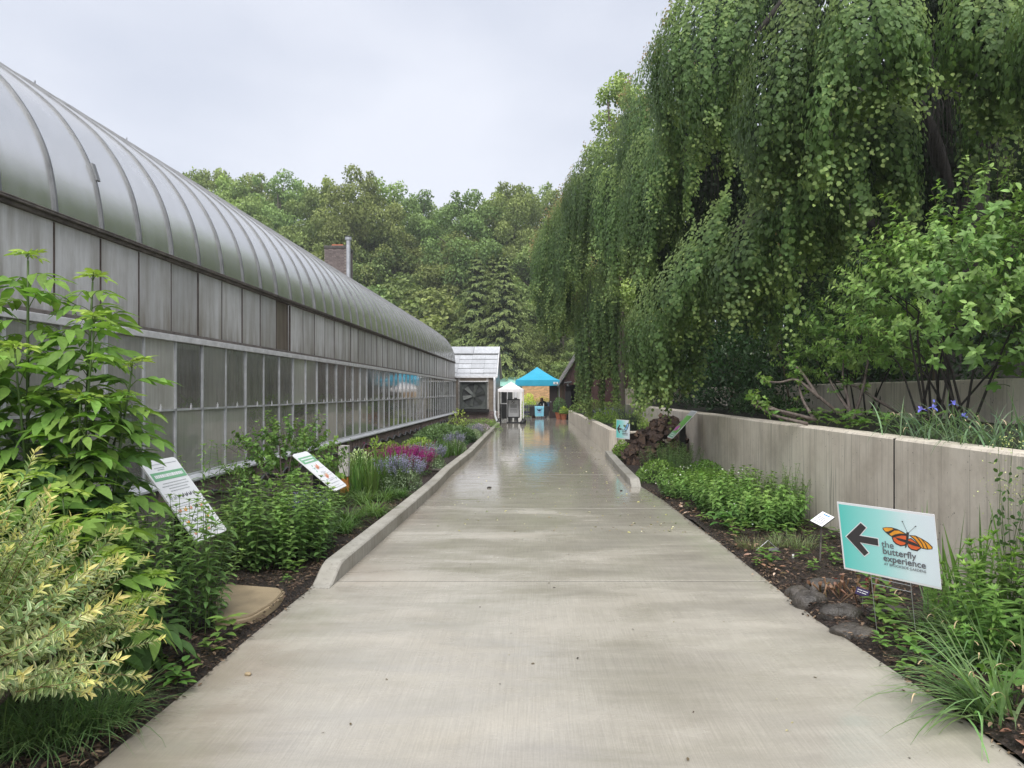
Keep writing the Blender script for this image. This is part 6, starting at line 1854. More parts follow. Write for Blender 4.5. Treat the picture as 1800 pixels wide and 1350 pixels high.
# a bough: outline of its upper and lower edge, depth at both ends, bulge towards the viewer, leaf colour weight
LOBES = [
    ([(1146, 75), (1165, 30), (1190, -20), (1270, -60), (1370, -60)], [(1150, 200), (1178, 255), (1240, 300), (1280, 285), (1310, 200)], 13.6, 11.8, 1.3),
    ([(1088, 170), (1110, 128), (1135, 95), (1160, 70)], [(1085, 300), (1105, 345), (1150, 330), (1180, 260)], 19, 16, 1.0),
    ([(1140, 190), (1165, 120), (1200, 90), (1230, 120)], [(1140, 330), (1175, 390), (1205, 350), (1235, 280)], 14.6, 13.4, .9),
    ([(985, 330), (1008, 288), (1050, 235), (1100, 190), (1140, 160)], [(992, 440), (1015, 470), (1050, 490), (1095, 480), (1135, 440)], 24, 18, 1.2),
    ([(960, 390), (985, 335), (1005, 310), (1030, 300)], [(958, 520), (985, 535), (1010, 515), (1030, 480)], 25.5, 23, 1.0),
    ([(932, 440), (945, 400), (965, 365), (990, 350)], [(930, 520), (950, 552), (975, 560), (1000, 530)], 27, 25, .9),
    ([(936, 470), (960, 440), (990, 430), (1015, 440)], [(945, 585), (970, 600), (995, 590), (1012, 560)], 27.6, 26, .6),
    ([(1010, 520), (1025, 480), (1045, 470), (1058, 490)], [(1012, 690), (1028, 704), (1045, 700), (1056, 690)], 25, 24, .6),
    ([(1048, 530), (1060, 490), (1075, 485), (1086, 500)], [(1050, 700), (1062, 704), (1076, 690), (1086, 640)], 24, 23, .5),
    ([(1008, 520), (1030, 470), (1060, 460), (1090, 490)], [(1010, 690), (1030, 704), (1060, 704), (1090, 680)], 24.6, 22.8, .8),
    ([(1090, 300), (1110, 240), (1145, 215), (1185, 225), (1205, 260)], [(1094, 440), (1110, 480), (1150, 500), (1185, 450), (1207, 370)], 17, 14.6, 1.3),
    ([(1040, 330), (1065, 290), (1090, 280), (1105, 300)], [(1045, 480), (1065, 510), (1090, 505), (1102, 470)], 20, 18, .8),
    ([(1096, 565), (1118, 520), (1155, 470), (1205, 405), (1280, 322)], [(1100, 640), (1128, 705), (1175, 690), (1228, 600), (1290, 440)], 14.6, 11.4, 1.5),
    ([(1105, 600), (1130, 560), (1160, 550), (1190, 560)], [(1108, 690), (1132, 722), (1165, 715), (1190, 690)], 13.6, 12.8, .6),
    ([(1180, 560), (1205, 520), (1230, 500), (1250, 510)], [(1180, 660), (1208, 680), (1235, 640), (1252, 600)], 12.6, 12.0, .6),
    ([(1226, 500), (1240, 432), (1283, 384), (1335, 337), (1365, 335)], [(1228, 560), (1255, 580), (1300, 548), (1345, 510), (1368, 480)], 12, 10.2, 1.3),
    ([(1322, 440), (1340, 415), (1358, 410), (1374, 430)], [(1325, 590), (1342, 604), (1358, 598), (1372, 560)], 11.4, 11, .4),
    ([(1295, 190), (1318, 110), (1350, 26), (1390, -40), (1450, -60)], [(1300, 260), (1330, 330), (1365, 350), (1410, 310), (1452, 230)], 10.8, 9.2, 1.3),
    ([(1325, 300), (1350, 220), (1385, 190), (1420, 210), (1440, 250)], [(1335, 420), (1365, 480), (1395, 500), (1425, 480), (1445, 430)], 10.9, 9.8, 1.0),
    ([(1400, 130), (1430, 60), (1470, 30), (1510, 50)], [(1405, 260), (1435, 300), (1475, 290), (1510, 240)], 9.3, 8.7, .9),
    ([(1440, 20), (1480, -40), (1550, -60), (1610, -30), (1640, 30)], [(1440, 170), (1480, 200), (1550, 190), (1600, 230), (1635, 180)], 9.0, 8.3, 1.0),
    ([(1455, 230), (1490, 180), (1540, 150), (1590, 160), (1625, 190)], [(1455, 400), (1490, 420), (1545, 370), (1590, 400), (1622, 370)], 9.7, 9.0, .9),
    ([(1400, 330), (1425, 300), (1455, 300), (1480, 330)], [(1400, 500), (1425, 515), (1455, 500), (1478, 470)], 10.6, 10.2, .5),
    ([(1545, 330), (1570, 310), (1600, 310), (1615, 330)], [(1548, 450), (1570, 470), (1598, 460), (1612, 430)], 9.9, 9.6, .4),
    ([(1655, 40), (1690, -40), (1750, -60), (1820, -30), (1870, 20)], [(1665, 150), (1700, 185), (1755, 215), (1820, 200), (1872, 160)], 8.9, 8.2, .9),
    ([(1690, 170), (1708, 150), (1728, 150), (1745, 170)], [(1692, 300), (1708, 330), (1726, 310), (1742, 250)], 9.5, 9.2, .35),
    ([(1775, 60), (1830, -30), (1900, -60), (2000, -40)], [(1785, 210), (1830, 270), (1900, 300), (2000, 330)], 8.0, 6.8, 1.0),
]
# boughs added deep inside the crown, their shade put into a dark leaf colour
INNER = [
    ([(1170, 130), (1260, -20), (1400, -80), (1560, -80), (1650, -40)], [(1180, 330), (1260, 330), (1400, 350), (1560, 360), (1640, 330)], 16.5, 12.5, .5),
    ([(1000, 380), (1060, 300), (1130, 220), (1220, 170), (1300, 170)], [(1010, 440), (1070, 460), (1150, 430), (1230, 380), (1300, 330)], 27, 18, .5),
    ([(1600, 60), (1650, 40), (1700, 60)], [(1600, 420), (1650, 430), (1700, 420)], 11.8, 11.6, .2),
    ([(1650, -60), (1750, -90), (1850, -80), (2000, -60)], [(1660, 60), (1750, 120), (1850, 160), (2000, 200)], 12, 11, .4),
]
# a crown cap out of the frame: the tree goes on above and behind
fol = Fol(); twig = Fol()


def strands(P0, Nn, Ln, leafL, gap, colA, colB, tipc=None, sway=.13, tone=None, lit=None):
    """hanging chains of round leaves from points P0, facing Nn"""
    n = len(P0)
    m = int(Ln.max() / gap) + 1
    k = np.arange(m)[None, :]
    valid = (k * gap < Ln[:, None])
    t = (k * gap) / Ln[:, None]
    N = unit(Nn)
    side = unit(np.cross(N, A([[0, 0, 1.]])))
    drop = (k * gap)
    # the first part arches outwards, then hangs
    outw = .16 * (1 - np.exp(-drop / .35)) + .03 * np.sin(drop * 3 + kr.uniform(0, 6, (n, 1)))
    lat = sway * np.sin(drop * 1.7 + kr.uniform(0, 6.28, (n, 1))) * drop
    P = P0[:, None, :] + N[:, None, :] * outw[..., None] * A([1, 1, .0]) + side[:, None, :] * lat[..., None]
    P[..., 2] -= drop * .96 - .05 * np.exp(-drop / .2)
    P += kr.normal(0, .042, P.shape)
    alt = np.where((k % 2) == 0, 1.0, -1.0) * np.ones((n, 1))
    D = A([0, 0, -1.0]) + side[:, None, :] * (alt * .55)[..., None] + N[:, None, :] * .35 + kr.normal(0, .28, P.shape)
    NN = N[:, None, :] * A([1, 1, .6]) + A([0, 0, .50]) + kr.normal(0, .24, P.shape)
    L = leafL * kr.uniform(.72, 1.18, (n, m)) * (1.05 - .38 * t ** 2)
    C = lerpc(colA, colB, np.clip(t ** 1.6 + kr.normal(0, .12, t.shape), 0, 1).ravel()).reshape(n, m, 3) * np.exp(kr.normal(0, .17, (n, m, 1)) + kr.normal(0, .16, (n, 1, 1)))
    if tone is not None: C = C * tone[:, None, None]
    if tipc is not None:
        rt = ((k < 7) & (kr.random((n, 1)) < tipc[1]) & (kr.random((n, m)) < .75))[..., None]
        C = np.where(rt, A(tipc[0]) * np.exp(kr.normal(0, .25, (n, m, 1))), C)
    v = valid.ravel()
    return P.reshape(-1, 3)[v], D.reshape(-1, 3)[v], NN.reshape(-1, 3)[v], L.ravel()[v], C.reshape(-1, 3)[v]


KD, KM, KL = (.016, .033, .011), (.076, .132, .036), (.195, .255, .066)  # first colour carries the painted shade of the inner crown
def bough(top, bot, y0, y1, bulge, dark=False):
    """one convex bough: leaves shingled down its surface, ragged tassels along its lower edge"""
    tx_, ty_ = curve_eval(top, np.linspace(0, 1, 30)); bx_, by_ = curve_eval(bot, np.linspace(0, 1, 30))
    ym = (y0 + y1) / 2
    area = abs(tx_[-1] - tx_[0]) * np.mean(by_ - ty_) * (ym / F) ** 2 * 1.5
    ncol = max(3, int(abs(tx_[-1] - tx_[0]) * ym / F / .30))
    cph = kr.uniform(0, 6.28); cw = kr.uniform(.75, 1.15, ncol + 2); co_ = kr.normal(0, .17, ncol + 2); ctn = np.exp(kr.normal(0, .10, ncol + 2) + kr.normal(0, .12))
    far = ym > 17
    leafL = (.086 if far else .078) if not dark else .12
    def pos(u, v):
        tx, ty = curve_eval(top, u); bx, by = curve_eval(bot, u)
        c = u * ncol + .35 * np.sin(v * 3 + cph); ci = np.clip(c.astype(int), 0, ncol); fr = c - np.floor(c)
        by = ty + (by - ty) * cw[ci]
        px = tx + (bx - tx) * v; py = ty + (by - ty) * v
        dome = np.sqrt(np.clip(1 - (2 * u - 1) ** 2 * .92, .02, 1)); prof = np.sin(np.pi * np.clip(.10 + .72 * v, 0, 1)) ** .8
        dep = y0 + (y1 - y0) * u + .5 - 1.4 * bulge * dome * prof - .20 * np.sin(np.pi * fr) * np.clip(v * 2, 0, 1) + co_[ci]
        return kp(px, py, dep), ci
    n = int(area / (leafL ** 2 * .62) * (4.4 if not dark else 4.2))
    u = kr.random(n); v = kr.random(n) ** .92
    e = .012
    P, ci = pos(u, v)
    Pu = pos(np.clip(u + e, 0, 1), v)[0] - pos(np.clip(u - e, 0, 1), v)[0]; Pv = pos(u, np.clip(v + e, 0, 1.1))[0] - pos(u, np.clip(v - e, 0, 1))[0]
    N = unit(np.cross(Pv, Pu)); N = np.where(N[:, 1:2] > 0, -N, N)
    N[:, 2] = np.clip(N[:, 2], -.6, None)
    dn = unit(Pv)
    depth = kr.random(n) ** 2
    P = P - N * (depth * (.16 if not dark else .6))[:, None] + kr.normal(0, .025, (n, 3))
    D = dn * 1.0 + A([0, 0, -.35]) + N * .16 + kr.normal(0, .21, (n, 3))
    NN = N + A([0, 0, .12]) + kr.normal(0, .14, (n, 3))
    tip_crest = np.clip((v - .70) / .3, 0, 1) ** 1.3 * .8 + np.clip((.34 - v) / .34, 0, 1) * .75 + (kr.random(n) < .10) * .6  # pale lower-edge tips, plus crest light put into the leaf colour
    tip_crest = np.clip(tip_crest + kr.normal(0, .10, n), 0, 1) * (1 - depth * .6)
    C = lerpc(KM, KL, tip_crest) if not dark else np.tile(A(KD), (n, 1))
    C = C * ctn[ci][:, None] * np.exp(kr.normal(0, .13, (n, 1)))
    L = leafL * kr.uniform(.62, 1.15, n) * (1 - .25 * tip_crest)
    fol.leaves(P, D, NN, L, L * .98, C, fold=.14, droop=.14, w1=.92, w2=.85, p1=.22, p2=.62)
    # tassels
    m = int(abs(bx_[-1] - bx_[0]) * ym / F / .030)
    u = kr.random(m); v = kr.uniform(.72, 1.0, m)
    P0, ci = pos(u, v)
    Ln = np.abs(kr.normal(0, .22, m)) * cw[ci] + .10
    r_ = strands(P0, np.stack([(u - .5) * 1.4 - .2, -np.ones(m), .1 + 0 * u], 1), Ln, leafL * .88, .042 if not far else .055, KM if not dark else KD, KL if not dark else KD, tone=ctn[ci])
    fol.leaves(*r_[:3], r_[3], r_[3] * .9, r_[4], fold=.12, droop=.12, w1=.92, w2=.85, p1=.22, p2=.62)
    return far


for li, lb_ in enumerate(LOBES):
    far = bough(*lb_)
    if li in (0, 1, 2, 3, 4, 5, 9, 16):       # coppery new growth along the upper edge of the outer boughs
        top, bot, y0, y1, bulge = lb_
        m = 34 if far else 20
        u = kr.random(m); tx, ty = curve_eval(top, u)
        P0 = kp(tx, ty + kr.normal(5, 8, m), y0 + (y1 - y0) * u + .3)
        r_ = strands(P0, np.stack([-.6 + 0 * u, -1 + 0 * u, .8 + 0 * u], 1), kr.uniform(.15, .5, m), .055, .045, (.22, .135, .06), (.15, .17, .05))
        fol.leaves(*r_[:3], r_[3], r_[3] * .8, r_[4], fold=.2, droop=.15, w1=.9, w2=.8)
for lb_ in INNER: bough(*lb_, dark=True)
# crown above the frame
n = 1700
d = unit(kr.normal(0, 1, (n, 3))); d[:, 2] = np.abs(d[:, 2])
cen = A([8.4, 16.0, 6.8]); rad = A([6.4, 6.6, 6.4])
P0 = cen + d * rad * kr.uniform(.88, 1.02, (n, 1))
ppx = 943 + F * P0[:, 0] / P0[:, 1]; ppy = 690 - F * (P0[:, 2] - EYE) / P0[:, 1]
lim = np.interp(ppx, [900, 960, 1000, 1060, 1110, 1150, 1190], [700, 440, 320, 230, 150, 80, -40], right=-200)
ok_ = (ppy > lim + 10) | (P0[:, 1] < 2)
keep = (ppx > 1200) & ((ppy < -60) | (P0[:, 1] > 13.5)) & (P0[:, 1] > 3)
P0, d = P0[keep], d[keep]; n = len(P0)
r_ = strands(P0, d + A([[0, 0, .3]]), kr.uniform(.8, 2.2, n), .13, .085, KD, KM)
fol.leaves(*r_[:3], r_[3], r_[3] * .92, r_[4], fold=.1, droop=.1, w1=.92, w2=.85)
# the far side of the umbrella: long curtains behind everything
n = 1000
a = kr.uniform(-.15, 2.9, n)
P0 = np.stack([7.6 + 6.6 * np.cos(a) * kr.uniform(.85, 1.05, n), 15.5 + 5.5 * np.sin(a) * kr.uniform(.85, 1.05, n), kr.uniform(5.2, 9.0, n)], 1)
ppx = 943 + F * P0[:, 0] / P0[:, 1]
gap_ = (ppx > 1640) & (kr.random(n) < .55)
gap_ |= ppx < 1130
P0 = P0[~gap_]; a = a[~gap_]; n = len(P0)
r_ = strands(P0, np.stack([np.cos(a), np.sin(a), 0 * a + .1], 1), kr.uniform(1.5, 4.2, n), .14, .10, KD, KM)
fol.leaves(*r_[:3], r_[3], r_[3] * .95, r_[4], fold=.1, droop=.1, w1=.92, w2=.85)
co = fol.build("crown", M['leaf_wet'], KT, (-ko.x, -ko.y, -ko.z))
# trunk, limbs and hanging bare twigs
def kt_tube(name, pts, r0, r1, n=10):
    P = catmull(pts, 7); k = len(P)
    return MB().tube([Vector(p) - ko for p in P], [r0 + (r1 - r0) * (i / (k - 1)) ** .8 for i in range(k)], n).build(name, M['bark'], KT, smooth=True)
kt_tube("trunk", [(7.5, 13, 1.5), (7.45, 12.9, 3.0), (7.8, 12.6, 4.6), (7.9, 12.8, 7.0), (7.4, 13.3, 9.6), (7.0, 13.5, 11.5)], .42, .12, 14)
for q in ([(7.5, 12.9, 3.2), (8.6, 12.0, 4.4), (9.8, 11.0, 5.6), (10.8, 10.0, 6.2)], [(7.8, 12.7, 4.4), (6.2, 13.2, 6.6), (4.6, 15.0, 7.4), (3.6, 16.5, 6.2)],
          [(7.8, 12.7, 5.0), (6.4, 11.8, 7.6), (4.8, 11.2, 8.6), (3.2, 11.6, 7.0)], [(7.9, 12.8, 6.0), (6.8, 15.5, 8.6), (4.6, 19.0, 8.0), (2.8, 22.5, 5.6)],
          [(7.7, 12.7, 4.0), (6.3, 11.2, 5.8), (5.0, 10.2, 6.2), (4.0, 10.2, 5.0)], [(7.8, 12.7, 5.5), (8.0, 10.6, 7.6), (7.2, 8.6, 8.0), (6.2, 7.8, 6.8)], [(7.5, 12.9, 3.4), (6.4, 13.6, 5.0), (5.0, 14.6, 5.6), (3.6, 15.2, 4.4)]):
    kt_tube("limb", q, .17, .035, 8)
tw_ = Fol()
for (px0, px1, py0, py1, y, n) in ((1195, 1265, 250, 400, 14.2, 34), (1638, 1680, 60, 400, 9.6, 46), (1690, 1790, 200, 420, 10.5, 34), (1030, 1100, 480, 640, 23.5, 26), (1380, 1440, 380, 560, 11.5, 24)):
    for j in range(n):
        px = kr.uniform(px0, px1); a0 = kr.uniform(py0, py0 + (py1 - py0) * .4); b0 = kr.uniform(a0 + 40, py1)
        p = kp(px, a0, y); q = kp(px + kr.normal(0, 10), b0, y); m = (p + q) / 2 + kr.normal(0, .06, 3)
        tw_.stem(catmull([p, m, q], 4), .006, .0025, (.055, .042, .036), 3)
tw_.build("hanging_twigs", M['bark'], KT, (-ko.x, -ko.y, -ko.z))["kind"] = "stuff"

# shrubs under the tree, above the wall; shade put into their dark leaf colours
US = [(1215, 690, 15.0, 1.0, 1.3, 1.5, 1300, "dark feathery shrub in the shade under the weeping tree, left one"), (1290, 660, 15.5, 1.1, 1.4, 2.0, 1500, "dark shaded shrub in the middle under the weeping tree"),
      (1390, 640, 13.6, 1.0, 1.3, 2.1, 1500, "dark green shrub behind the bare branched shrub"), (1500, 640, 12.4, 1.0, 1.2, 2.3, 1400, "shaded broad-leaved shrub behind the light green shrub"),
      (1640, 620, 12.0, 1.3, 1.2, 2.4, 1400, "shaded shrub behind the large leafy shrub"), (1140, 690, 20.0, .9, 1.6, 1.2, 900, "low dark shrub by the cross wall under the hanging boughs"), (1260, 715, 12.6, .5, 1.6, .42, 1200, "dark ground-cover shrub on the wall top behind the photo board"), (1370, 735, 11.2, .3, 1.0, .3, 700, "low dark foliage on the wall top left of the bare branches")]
US += [(1330, 640, 22.0, 2.4, 2.0, 3.6, 1800, "tall dark shrub deep in the shade beyond the tree trunk, left one"), (1520, 600, 20.0, 2.4, 2.0, 3.8, 1800, "tall dark shrub deep in the shade beyond the tree trunk, middle one"), (1700, 560, 18.0, 2.2, 2.0, 3.6, 1600, "tall dark shrub deep in the shade behind the leaning trunk"), (1230, 660, 24.0, 2.0, 2.0, 3.0, 1500, "dark tall shrub behind the cross wall")]  # extra shrubs added as dark backing for bright gaps under the tree
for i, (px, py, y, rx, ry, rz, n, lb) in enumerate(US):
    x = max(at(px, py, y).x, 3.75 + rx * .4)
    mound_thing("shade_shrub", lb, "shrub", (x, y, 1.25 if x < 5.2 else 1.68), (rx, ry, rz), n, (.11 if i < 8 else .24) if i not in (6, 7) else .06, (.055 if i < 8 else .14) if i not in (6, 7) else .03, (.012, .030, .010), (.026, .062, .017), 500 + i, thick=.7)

# ------------------------------------------------------------------ background trees
def broad_crown(seed, h, r, n, L, style, gain=1.0):
    """crown from a branching skeleton: leafy clumps at branch ends, gaps between"""
    g = np.random.default_rng(seed); cen = []
    z0 = h * (.22 if style != 'tall' else .30)
    levels = 9
    for k in range(levels):
        t = (k + .5) / levels; z = z0 + (h - z0) * t
        prof = math.sin(math.pi * min(1, (t * .80 + .18))) ** .8 if style != 'spire' else (1 - t) ** .75
        m = max(2, int(3 + 5.5 * prof))
        for j in range(m):
            a = 2 * math.pi * (j + g.random()) / m + k; q = r * prof * (.45 + .6 * math.sqrt(g.random()))
            cen.append((q * math.cos(a), q * math.sin(a), z + g.normal(0, h * .03), r * (.22 + .14 * g.random()) * (.55 + .45 * prof)))
    for j in range(6): cen.append((g.normal(0, r * .16), g.normal(0, r * .16), h * g.uniform(.92, 1.02), r * .12))
    cen = A(cen); w = cen[:, 3] ** 2; w /= w.sum()
    ci = g.choice(len(cen), n, p=w)
    d = unit(g.normal(0, 1, (n, 3)) + A([[0, 0, .25]]))
    k = 1 - .6 * g.random(n) ** 2.0
    P = cen[ci, :3] + d * (cen[ci, 3] * k)[:, None] * A([[1, 1, .78]])
    N = d + g.normal(0, .5, (n, 3)) + A([[0, 0, .5]]); D = g.normal(0, 1, (n, 3)); D[:, 2] -= .3
    tone = np.exp(g.normal(0, .10, len(cen)))[ci]
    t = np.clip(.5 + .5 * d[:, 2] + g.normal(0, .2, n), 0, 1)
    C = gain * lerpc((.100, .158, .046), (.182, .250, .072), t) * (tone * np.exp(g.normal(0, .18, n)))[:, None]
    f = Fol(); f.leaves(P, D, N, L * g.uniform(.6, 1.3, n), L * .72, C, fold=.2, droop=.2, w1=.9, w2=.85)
    tr = Fol(); tr.stem(catmull([(0, 0, -1), (g.normal(0, .2), g.normal(0, .2), h * .4), (g.normal(0, .3), g.normal(0, .3), h * .92)], 5), h * .013, h * .003, (.13, .11, .09), 7)
    for j in range(16):
        c = cen[g.integers(0, len(cen))]; zz = max(h * .12, c[2] - h * .16)
        tr.stem(catmull([(0, 0, zz), (c[0] * .5, c[1] * .5, zz + (c[2] - zz) * .6), (c[0], c[1], c[2])], 3), h * .004, h * .0012, (.12, .10, .08), 4)
    return f.mesh("crown", M['forest']), tr.mesh("trunk", M['forest'])


def tree(name, label, loc, meshes, sc, group=None, rz=None):
    s = thing(name, label, "tree", loc, rd.uniform(0, 6.28) if rz is None else rz, group)
    s.scale = (sc[0], sc[0], sc[1])
    link("crown", meshes[0], s); link("trunk", meshes[1], s)
    return s


BR = [broad_crown(i, 20, 5.2, 24000, .27, st) for i, st in enumerate(('tall', 'round', 'tall', 'round', 'tall'))]
BR2 = [broad_crown(i + 20, 10, 3.6, 7000, .30, 'round') for i in range(2)]
# photograph column, top row, depth
ft = [(300, 322, 78), (335, 300, 76), (375, 306, 80), (412, 318, 74), (452, 322, 82), (492, 314, 78), (528, 332, 84), (560, 336, 72), (600, 325, 70), (640, 316, 68), (672, 330, 76), (705, 352, 72), (742, 348, 80), (775, 366, 84), (812, 352, 70), (842, 362, 76),
      (872, 342, 74), (903, 330, 72), (940, 334, 78), (975, 350, 74), (1010, 356, 80), (1050, 360, 84), (1100, 370, 86), (1180, 380, 80), (1260, 370, 76), (1360, 380, 72), (1500, 370, 70), (1650, 380, 64), (1800, 400, 60), (250, 330, 84), (180, 340, 86)]
ORD = "first second third fourth fifth sixth seventh eighth ninth tenth eleventh twelfth thirteenth fourteenth fifteenth sixteenth seventeenth eighteenth nineteenth twentieth twenty-first twenty-second".split()
vis = sorted([q[0] for q in ft if 290 < q[0] < 1000])
def skyl(i, px):
    if 290 < px < 1000: return "tall tree on the wooded skyline, %s from the left above the greenhouse roof" % ORD[vis.index(px)]
    return "tall woodland tree mostly hidden behind the weeping tree" if px > 500 else "tall woodland tree mostly hidden behind the greenhouse roof"
kinds = ["tall feathery deciduous tree on the wooded skyline", "tall dense green tree on the wooded skyline"]
for i, (px, py, y) in enumerate(ft):
    h = EYE - (py - 690) / F * y + .05; zb = max(0, (y - 60) * .12) - .1
    p = at(px, 690, y)
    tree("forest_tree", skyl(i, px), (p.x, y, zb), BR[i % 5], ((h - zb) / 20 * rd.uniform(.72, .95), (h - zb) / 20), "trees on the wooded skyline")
ft2 = [(395, 398, 72), (455, 392, 70), (515, 402, 73), (575, 408, 69), (628, 412, 71), (672, 404, 68), (716, 430, 70), (760, 425, 72), (805, 418, 69), (850, 420, 71), (905, 430, 70), (945, 425, 68), (985, 450, 70), (1040, 470, 68), (350, 402, 74), (940, 510, 66), (990, 520, 64), (1050, 540, 62)]
vis2 = sorted((q[0], q[1]) for q in ft2)
for i, (px, py, y) in enumerate(ft2):
    h = EYE - (py - 690) / F * y; p = at(px, 690, y)
    tree("forest_tree", "shorter rounded woodland tree below the skyline, %s from the left" % ORD[vis2.index((px, py))], (p.x, y, -.1), BR[(i * 3 + 1) % 5], (h / 20 * rd.uniform(.85, 1.1), h / 20), "shorter trees in front of the skyline wood")
ft3 = [(655, 506, 63, "bright green round bushy tree just above the greenhouse roof, left of the spruces"), (705, 497, 64, "bright green bushy tree between the round tree and the spruces"), (758, 512, 63, "light green bushy tree touching the left spruce"), (620, 545, 62, "small bright green tree low behind the greenhouse ridge"), (970, 605, 64, "grey-green bushy tree right of the spruces above the tent"), (1000, 620, 60, "low bushy tree above the barn roof"), (735, 590, 62, "green bushy undergrowth tree behind the greenhouse end")]
for i, (px, py, y, lb) in enumerate(ft3):
    h = EYE - (py - 690) / F * y; p = at(px, 690, y)
    tree("bushy_tree", lb, (p.x, y, -.1), BR2[i % 2], (h / 10 * rd.uniform(1.0, 1.25) * (1.0 if h > 5 else 1.4), h / 10))
# wood to the right, beyond the katsura
for i, (x, y, h) in enumerate(((12, 30, 13), (17, 26, 14), (22, 32, 16), (15, 40, 16), (20, 18, 12), (9, 36, 12), (26, 24, 15), (7.5, 44, 10), (14, 21, 9))):
    tree("forest_tree", "shadowy tree behind the weeping tree, right of the barn", (x, y, 1.6), BR[(i * 2) % 5], (h / 20 * 1.15, h / 20), "trees behind the weeping tree")
tree("feathery_tree", "pale yellow-green feathery tree rising behind the left shoulder of the weeping tree", (4.05, 33, .5), broad_crown(60, 16.2, 3.4, 26000, .15, 'spire', 1.25), (1.0, .985), rz=1.0)

# spruces with drooping boughs tipped in pale new growth
def spruce(seed, h, r):
    g = np.random.default_rng(seed); f = Fol(); tr = Fol()
    tr.stem([(0, 0, -.3), (0, 0, h * .5), (0, 0, h * .98)], .22, .02, (.10, .08, .065), 8)
    z = .9
    while z < h - .3:
        t = z / h; R_ = r * (1 - t) ** .82 + .12
        m = int(7 + 5 * (1 - t)); a0 = g.uniform(0, 6.28)
        for j in range(m):
            a = a0 + 2 * math.pi * (j + g.uniform(-.25, .25)) / m; L = R_ * g.uniform(.62, 1.16); zb = z + g.uniform(-.26, .26)
            pts = []
            for q in np.linspace(0, 1, 7):
                zz = zb + .18 * L * q - .46 * L * q * q + .16 * L * max(0, q - .75) * 2
                pts.append((L * q * math.cos(a), L * q * math.sin(a), zz))
            if L > .8: tr.stem(pts, .03 * (1 - t) + .006, .004, (.09, .07, .05), 3)
            pa = A(pts)
            n = int(78 * L) + 14
            q = g.random(n) ** .75; idx = q * 6; i0 = np.minimum(5, idx.astype(int)); fr = (idx - i0)[:, None]
            P = pa[i0] * (1 - fr) + pa[i0 + 1] * fr
            s_ = A([-math.sin(a), math.cos(a), 0]); o_ = A([math.cos(a), math.sin(a), 0])
            sd = g.choice([-1., 1.], n)[:, None]
            spread = g.random(n)[:, None]
            P = P + s_ * sd * spread * (.30 * L * (1.05 - q[:, None] * .75)) - A([0, 0, 1.]) * spread ** 2 * .16 * L
            D = o_ * g.uniform(.3, 1.1, (n, 1)) + s_ * sd * g.uniform(.1, 1.0, (n, 1)) + A([0, 0, -1.]) * g.uniform(.05, .85, (n, 1))
            N = A([0, 0, 1.]) + o_ * .4 + g.normal(0, .35, (n, 3))
            tip = ((q + .25 * spread[:, 0] > .72) | (g.random(n) < .10))[:, None]
            C = np.where(tip, A((.155, .205, .055)), A((.038, .066, .028))) * np.exp(g.normal(0, .20, (n, 1)))
            f.leaves(P, D, N, g.uniform(.14, .30, n), .075, C, w1=.9, w2=.7, droop=.25)
        z += .30 + .20 * (1 - t) + g.uniform(0, .10)
    n = 60; zz = g.uniform(h * .93, h, n); az = g.uniform(0, 6.28, n)
    f.leaves(np.stack([0 * zz, 0 * zz, zz], 1), np.stack([np.cos(az), np.sin(az), .9 + 0 * az], 1), np.stack([-np.cos(az), -np.sin(az), 1 + 0 * az], 1), .22, .08, jit((.17, .20, .04), n, .2, g))
    return f.mesh("crown", M['needle']), tr.mesh("trunk", M['needle'])


for i, (px, py, y, r_, lb) in enumerate(((838, 440, 58.0, 4.1, "left spruce with drooping boughs and pale yellow-green tips"), (886, 446, 56.0, 4.1, "right and nearer spruce with pale yellow-green drooping tips"), (866, 448, 60.0, 2.6, "slim spruce top showing between the two main spruces"))):
    h = EYE - (py - 690) / F * y
    tree("spruce", lb, (at(px, 690, y).x, y, 0), spruce(i + 3, h, r_), (1, 1))

# plants inside the greenhouse, faint behind the panes
for i in range(26):
    x = rd.uniform(-5.9, -4.75); y = 3.6 + i * 1.2 + rd.uniform(-.3, .3)
    low = i % 3 == 0
    o = leaf_mound(600 + i % 6, (.5, .55, rd.uniform(.8, 1.7) if not low else .7), 420, .16, .07, (.05, .11, .03), (.12, .20, .05), thick=.7).build("indoor_plant", M['leaf'], None, (x, y, .78 if low else .02))
    tag(o, "leafy plant growing inside the greenhouse, faint behind the dirty panes", "plant", "plants inside the greenhouse")

# ------------------------------------------------------------------ litter: bark chips, fallen bits on the wet path, dead leaves
def bits(name, n, place, size, cols, seed, kind='stuff', mat='dead_leaf', flatn=True, elong=1.8):
    g = np.random.default_rng(seed); P = A([place(g) for _ in range(n)])
    az = g.uniform(0, 6.28, n); tilt = g.normal(0, .22, n)
    D = np.stack([np.cos(az), np.sin(az), tilt], 1); N = np.stack([g.normal(0, .25, n), g.normal(0, .25, n), np.ones(n)], 1)
    L = size * g.uniform(.45, 1.3, n); C = A([cols[g.integers(0, len(cols))] for _ in range(n)]) * np.exp(g.normal(0, .25, (n, 1)))
    f = Fol(); f.leaves(P, D, N, L, L / elong * g.uniform(.5, 1.2, n), C, fold=.35, droop=.12, w1=.9, w2=.85)
    o = f.build(name, M[mat]); return tag(o, kind=kind)


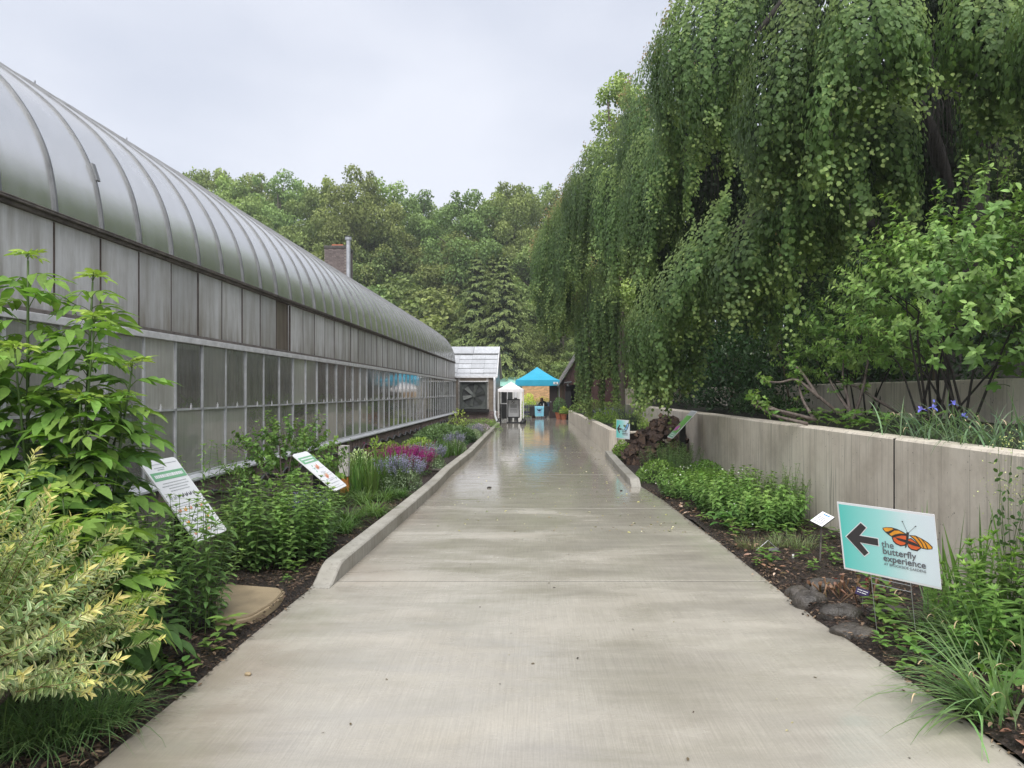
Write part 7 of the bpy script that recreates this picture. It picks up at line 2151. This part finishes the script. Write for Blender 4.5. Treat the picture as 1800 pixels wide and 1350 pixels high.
CH = [(.035, .022, .016), (.055, .033, .022), (.085, .052, .034), (.020, .014, .011), (.13, .085, .055)]
def left_bed(g):
    y = 2.6 + 7.5 * g.random() ** 1.4; x = lerp_tab(LEFT, y) - .02 - g.random() ** 1.5 * 1.2; return (x, y, mound(x, y, .035) + .012 + .012 * g.random())
def right_bed(g):
    y = 2.6 + 8.5 * g.random() ** 1.3; x = lerp_tab(RIGHT, y) + .015 + g.random() ** 1.2 * 1.2; return (x, y, mound(x, y, .03) + .012 + .012 * g.random())
bits("bark_chips", 6500, left_bed, .042, CH, 1, elong=2.6)
bits("bark_chips", 7500, right_bed, .040, CH, 2, elong=2.6)
def edge_l(g):
    y = 2.6 + 3.2 * g.random(); return (lerp_tab(LEFT, y) + g.normal(-.03, .035), y, .010 + .01 * g.random())
def edge_r(g):
    y = 2.8 + 9 * g.random() ** 1.3; return (lerp_tab(RIGHT, y) + g.normal(.02, .04), y, .008 + .012 * g.random())
bits("bark_chips", 500, edge_l, .03, CH, 3, elong=2.4)
bits("bark_chips", 900, edge_r, .03, CH + [(.20, .13, .085)], 4, elong=2.2)
def on_path(g):
    y = 8 + 14 * g.random() ** 1.2; x = 1.7 - 2.9 * g.random() ** 1.7; return (x, y, .004)
bits("fallen_leaf_bits", 420, on_path, .036, [(.30, .28, .10), (.40, .38, .22), (.10, .13, .03), (.16, .10, .04)], 5, elong=1.6)
def on_path2(g):
    y = 3 + 6 * g.random(); x = -1.7 + 3.4 * g.random(); return (x, y, .004)
bits("fallen_leaf_bits", 55, on_path2, .020, [(.05, .04, .03), (.30, .27, .14), (.12, .09, .05)], 6, elong=1.8)
def corner(g):
    y = 2.85 + .35 * g.random(); return (2.12 + .22 * g.random(), y, .04 + .03 * g.random())
bits("dead_leaves", 46, corner, .075, [(.24, .11, .075), (.34, .20, .145), (.16, .07, .045)], 7, elong=1.5)
def mid_r(g):
    p = [(1190, 885), (1300, 960), (1405, 995), (1440, 1000), (1220, 905)][g.integers(0, 5)]; y = 1.6 * F / (p[1] - 690) + g.normal(0, .25); return (lerp_tab(RIGHT, y) + .04 + abs(g.normal(0, .12)), y, .05)
bits("dead_leaves", 60, mid_r, .065, [(.30, .17, .12), (.38, .27, .20), (.20, .10, .06)], 8, elong=1.5)
# a few countable things on the concrete
for i, (px, py, sz, lb) in enumerate(((436, 1187, .020, "pale pebble lying on the left side of the concrete"), (860, 858, .035, "dark twig stub standing out on the wet concrete"), (1092, 863, .02, "dark bit of bark by the right kerb nose"))):
    y = 1.6 * F / (py - 690); o = rock(30 + i, sz, sz * .7, sz * .5).build("pebble" if i != 1 else "twig", M['slab'] if i == 0 else M['bark'], None, smooth=True, loc=(at(px, py, y).x, y, .008)); tag(o, lb, "pebble" if i != 1 else "twig")
# ------------------------------------------------------------------ thin wet-weather haze: one closed box round the place
hz = NT("haze_air")
pv = hz.n("VolumePrincipled")
pv.inputs["Color"].default_value = (.93, .95, .97, 1); pv.inputs["Density"].default_value = .0010
pv.inputs["Anisotropy"].default_value = .2
hz.t.links.new(pv.outputs[0], hz.out.inputs["Volume"])
ho_ = MB().bb(-920, 920, -320, 1520, -1.2, 46).build("haze", hz.m)
tag(ho_, kind='stuff')
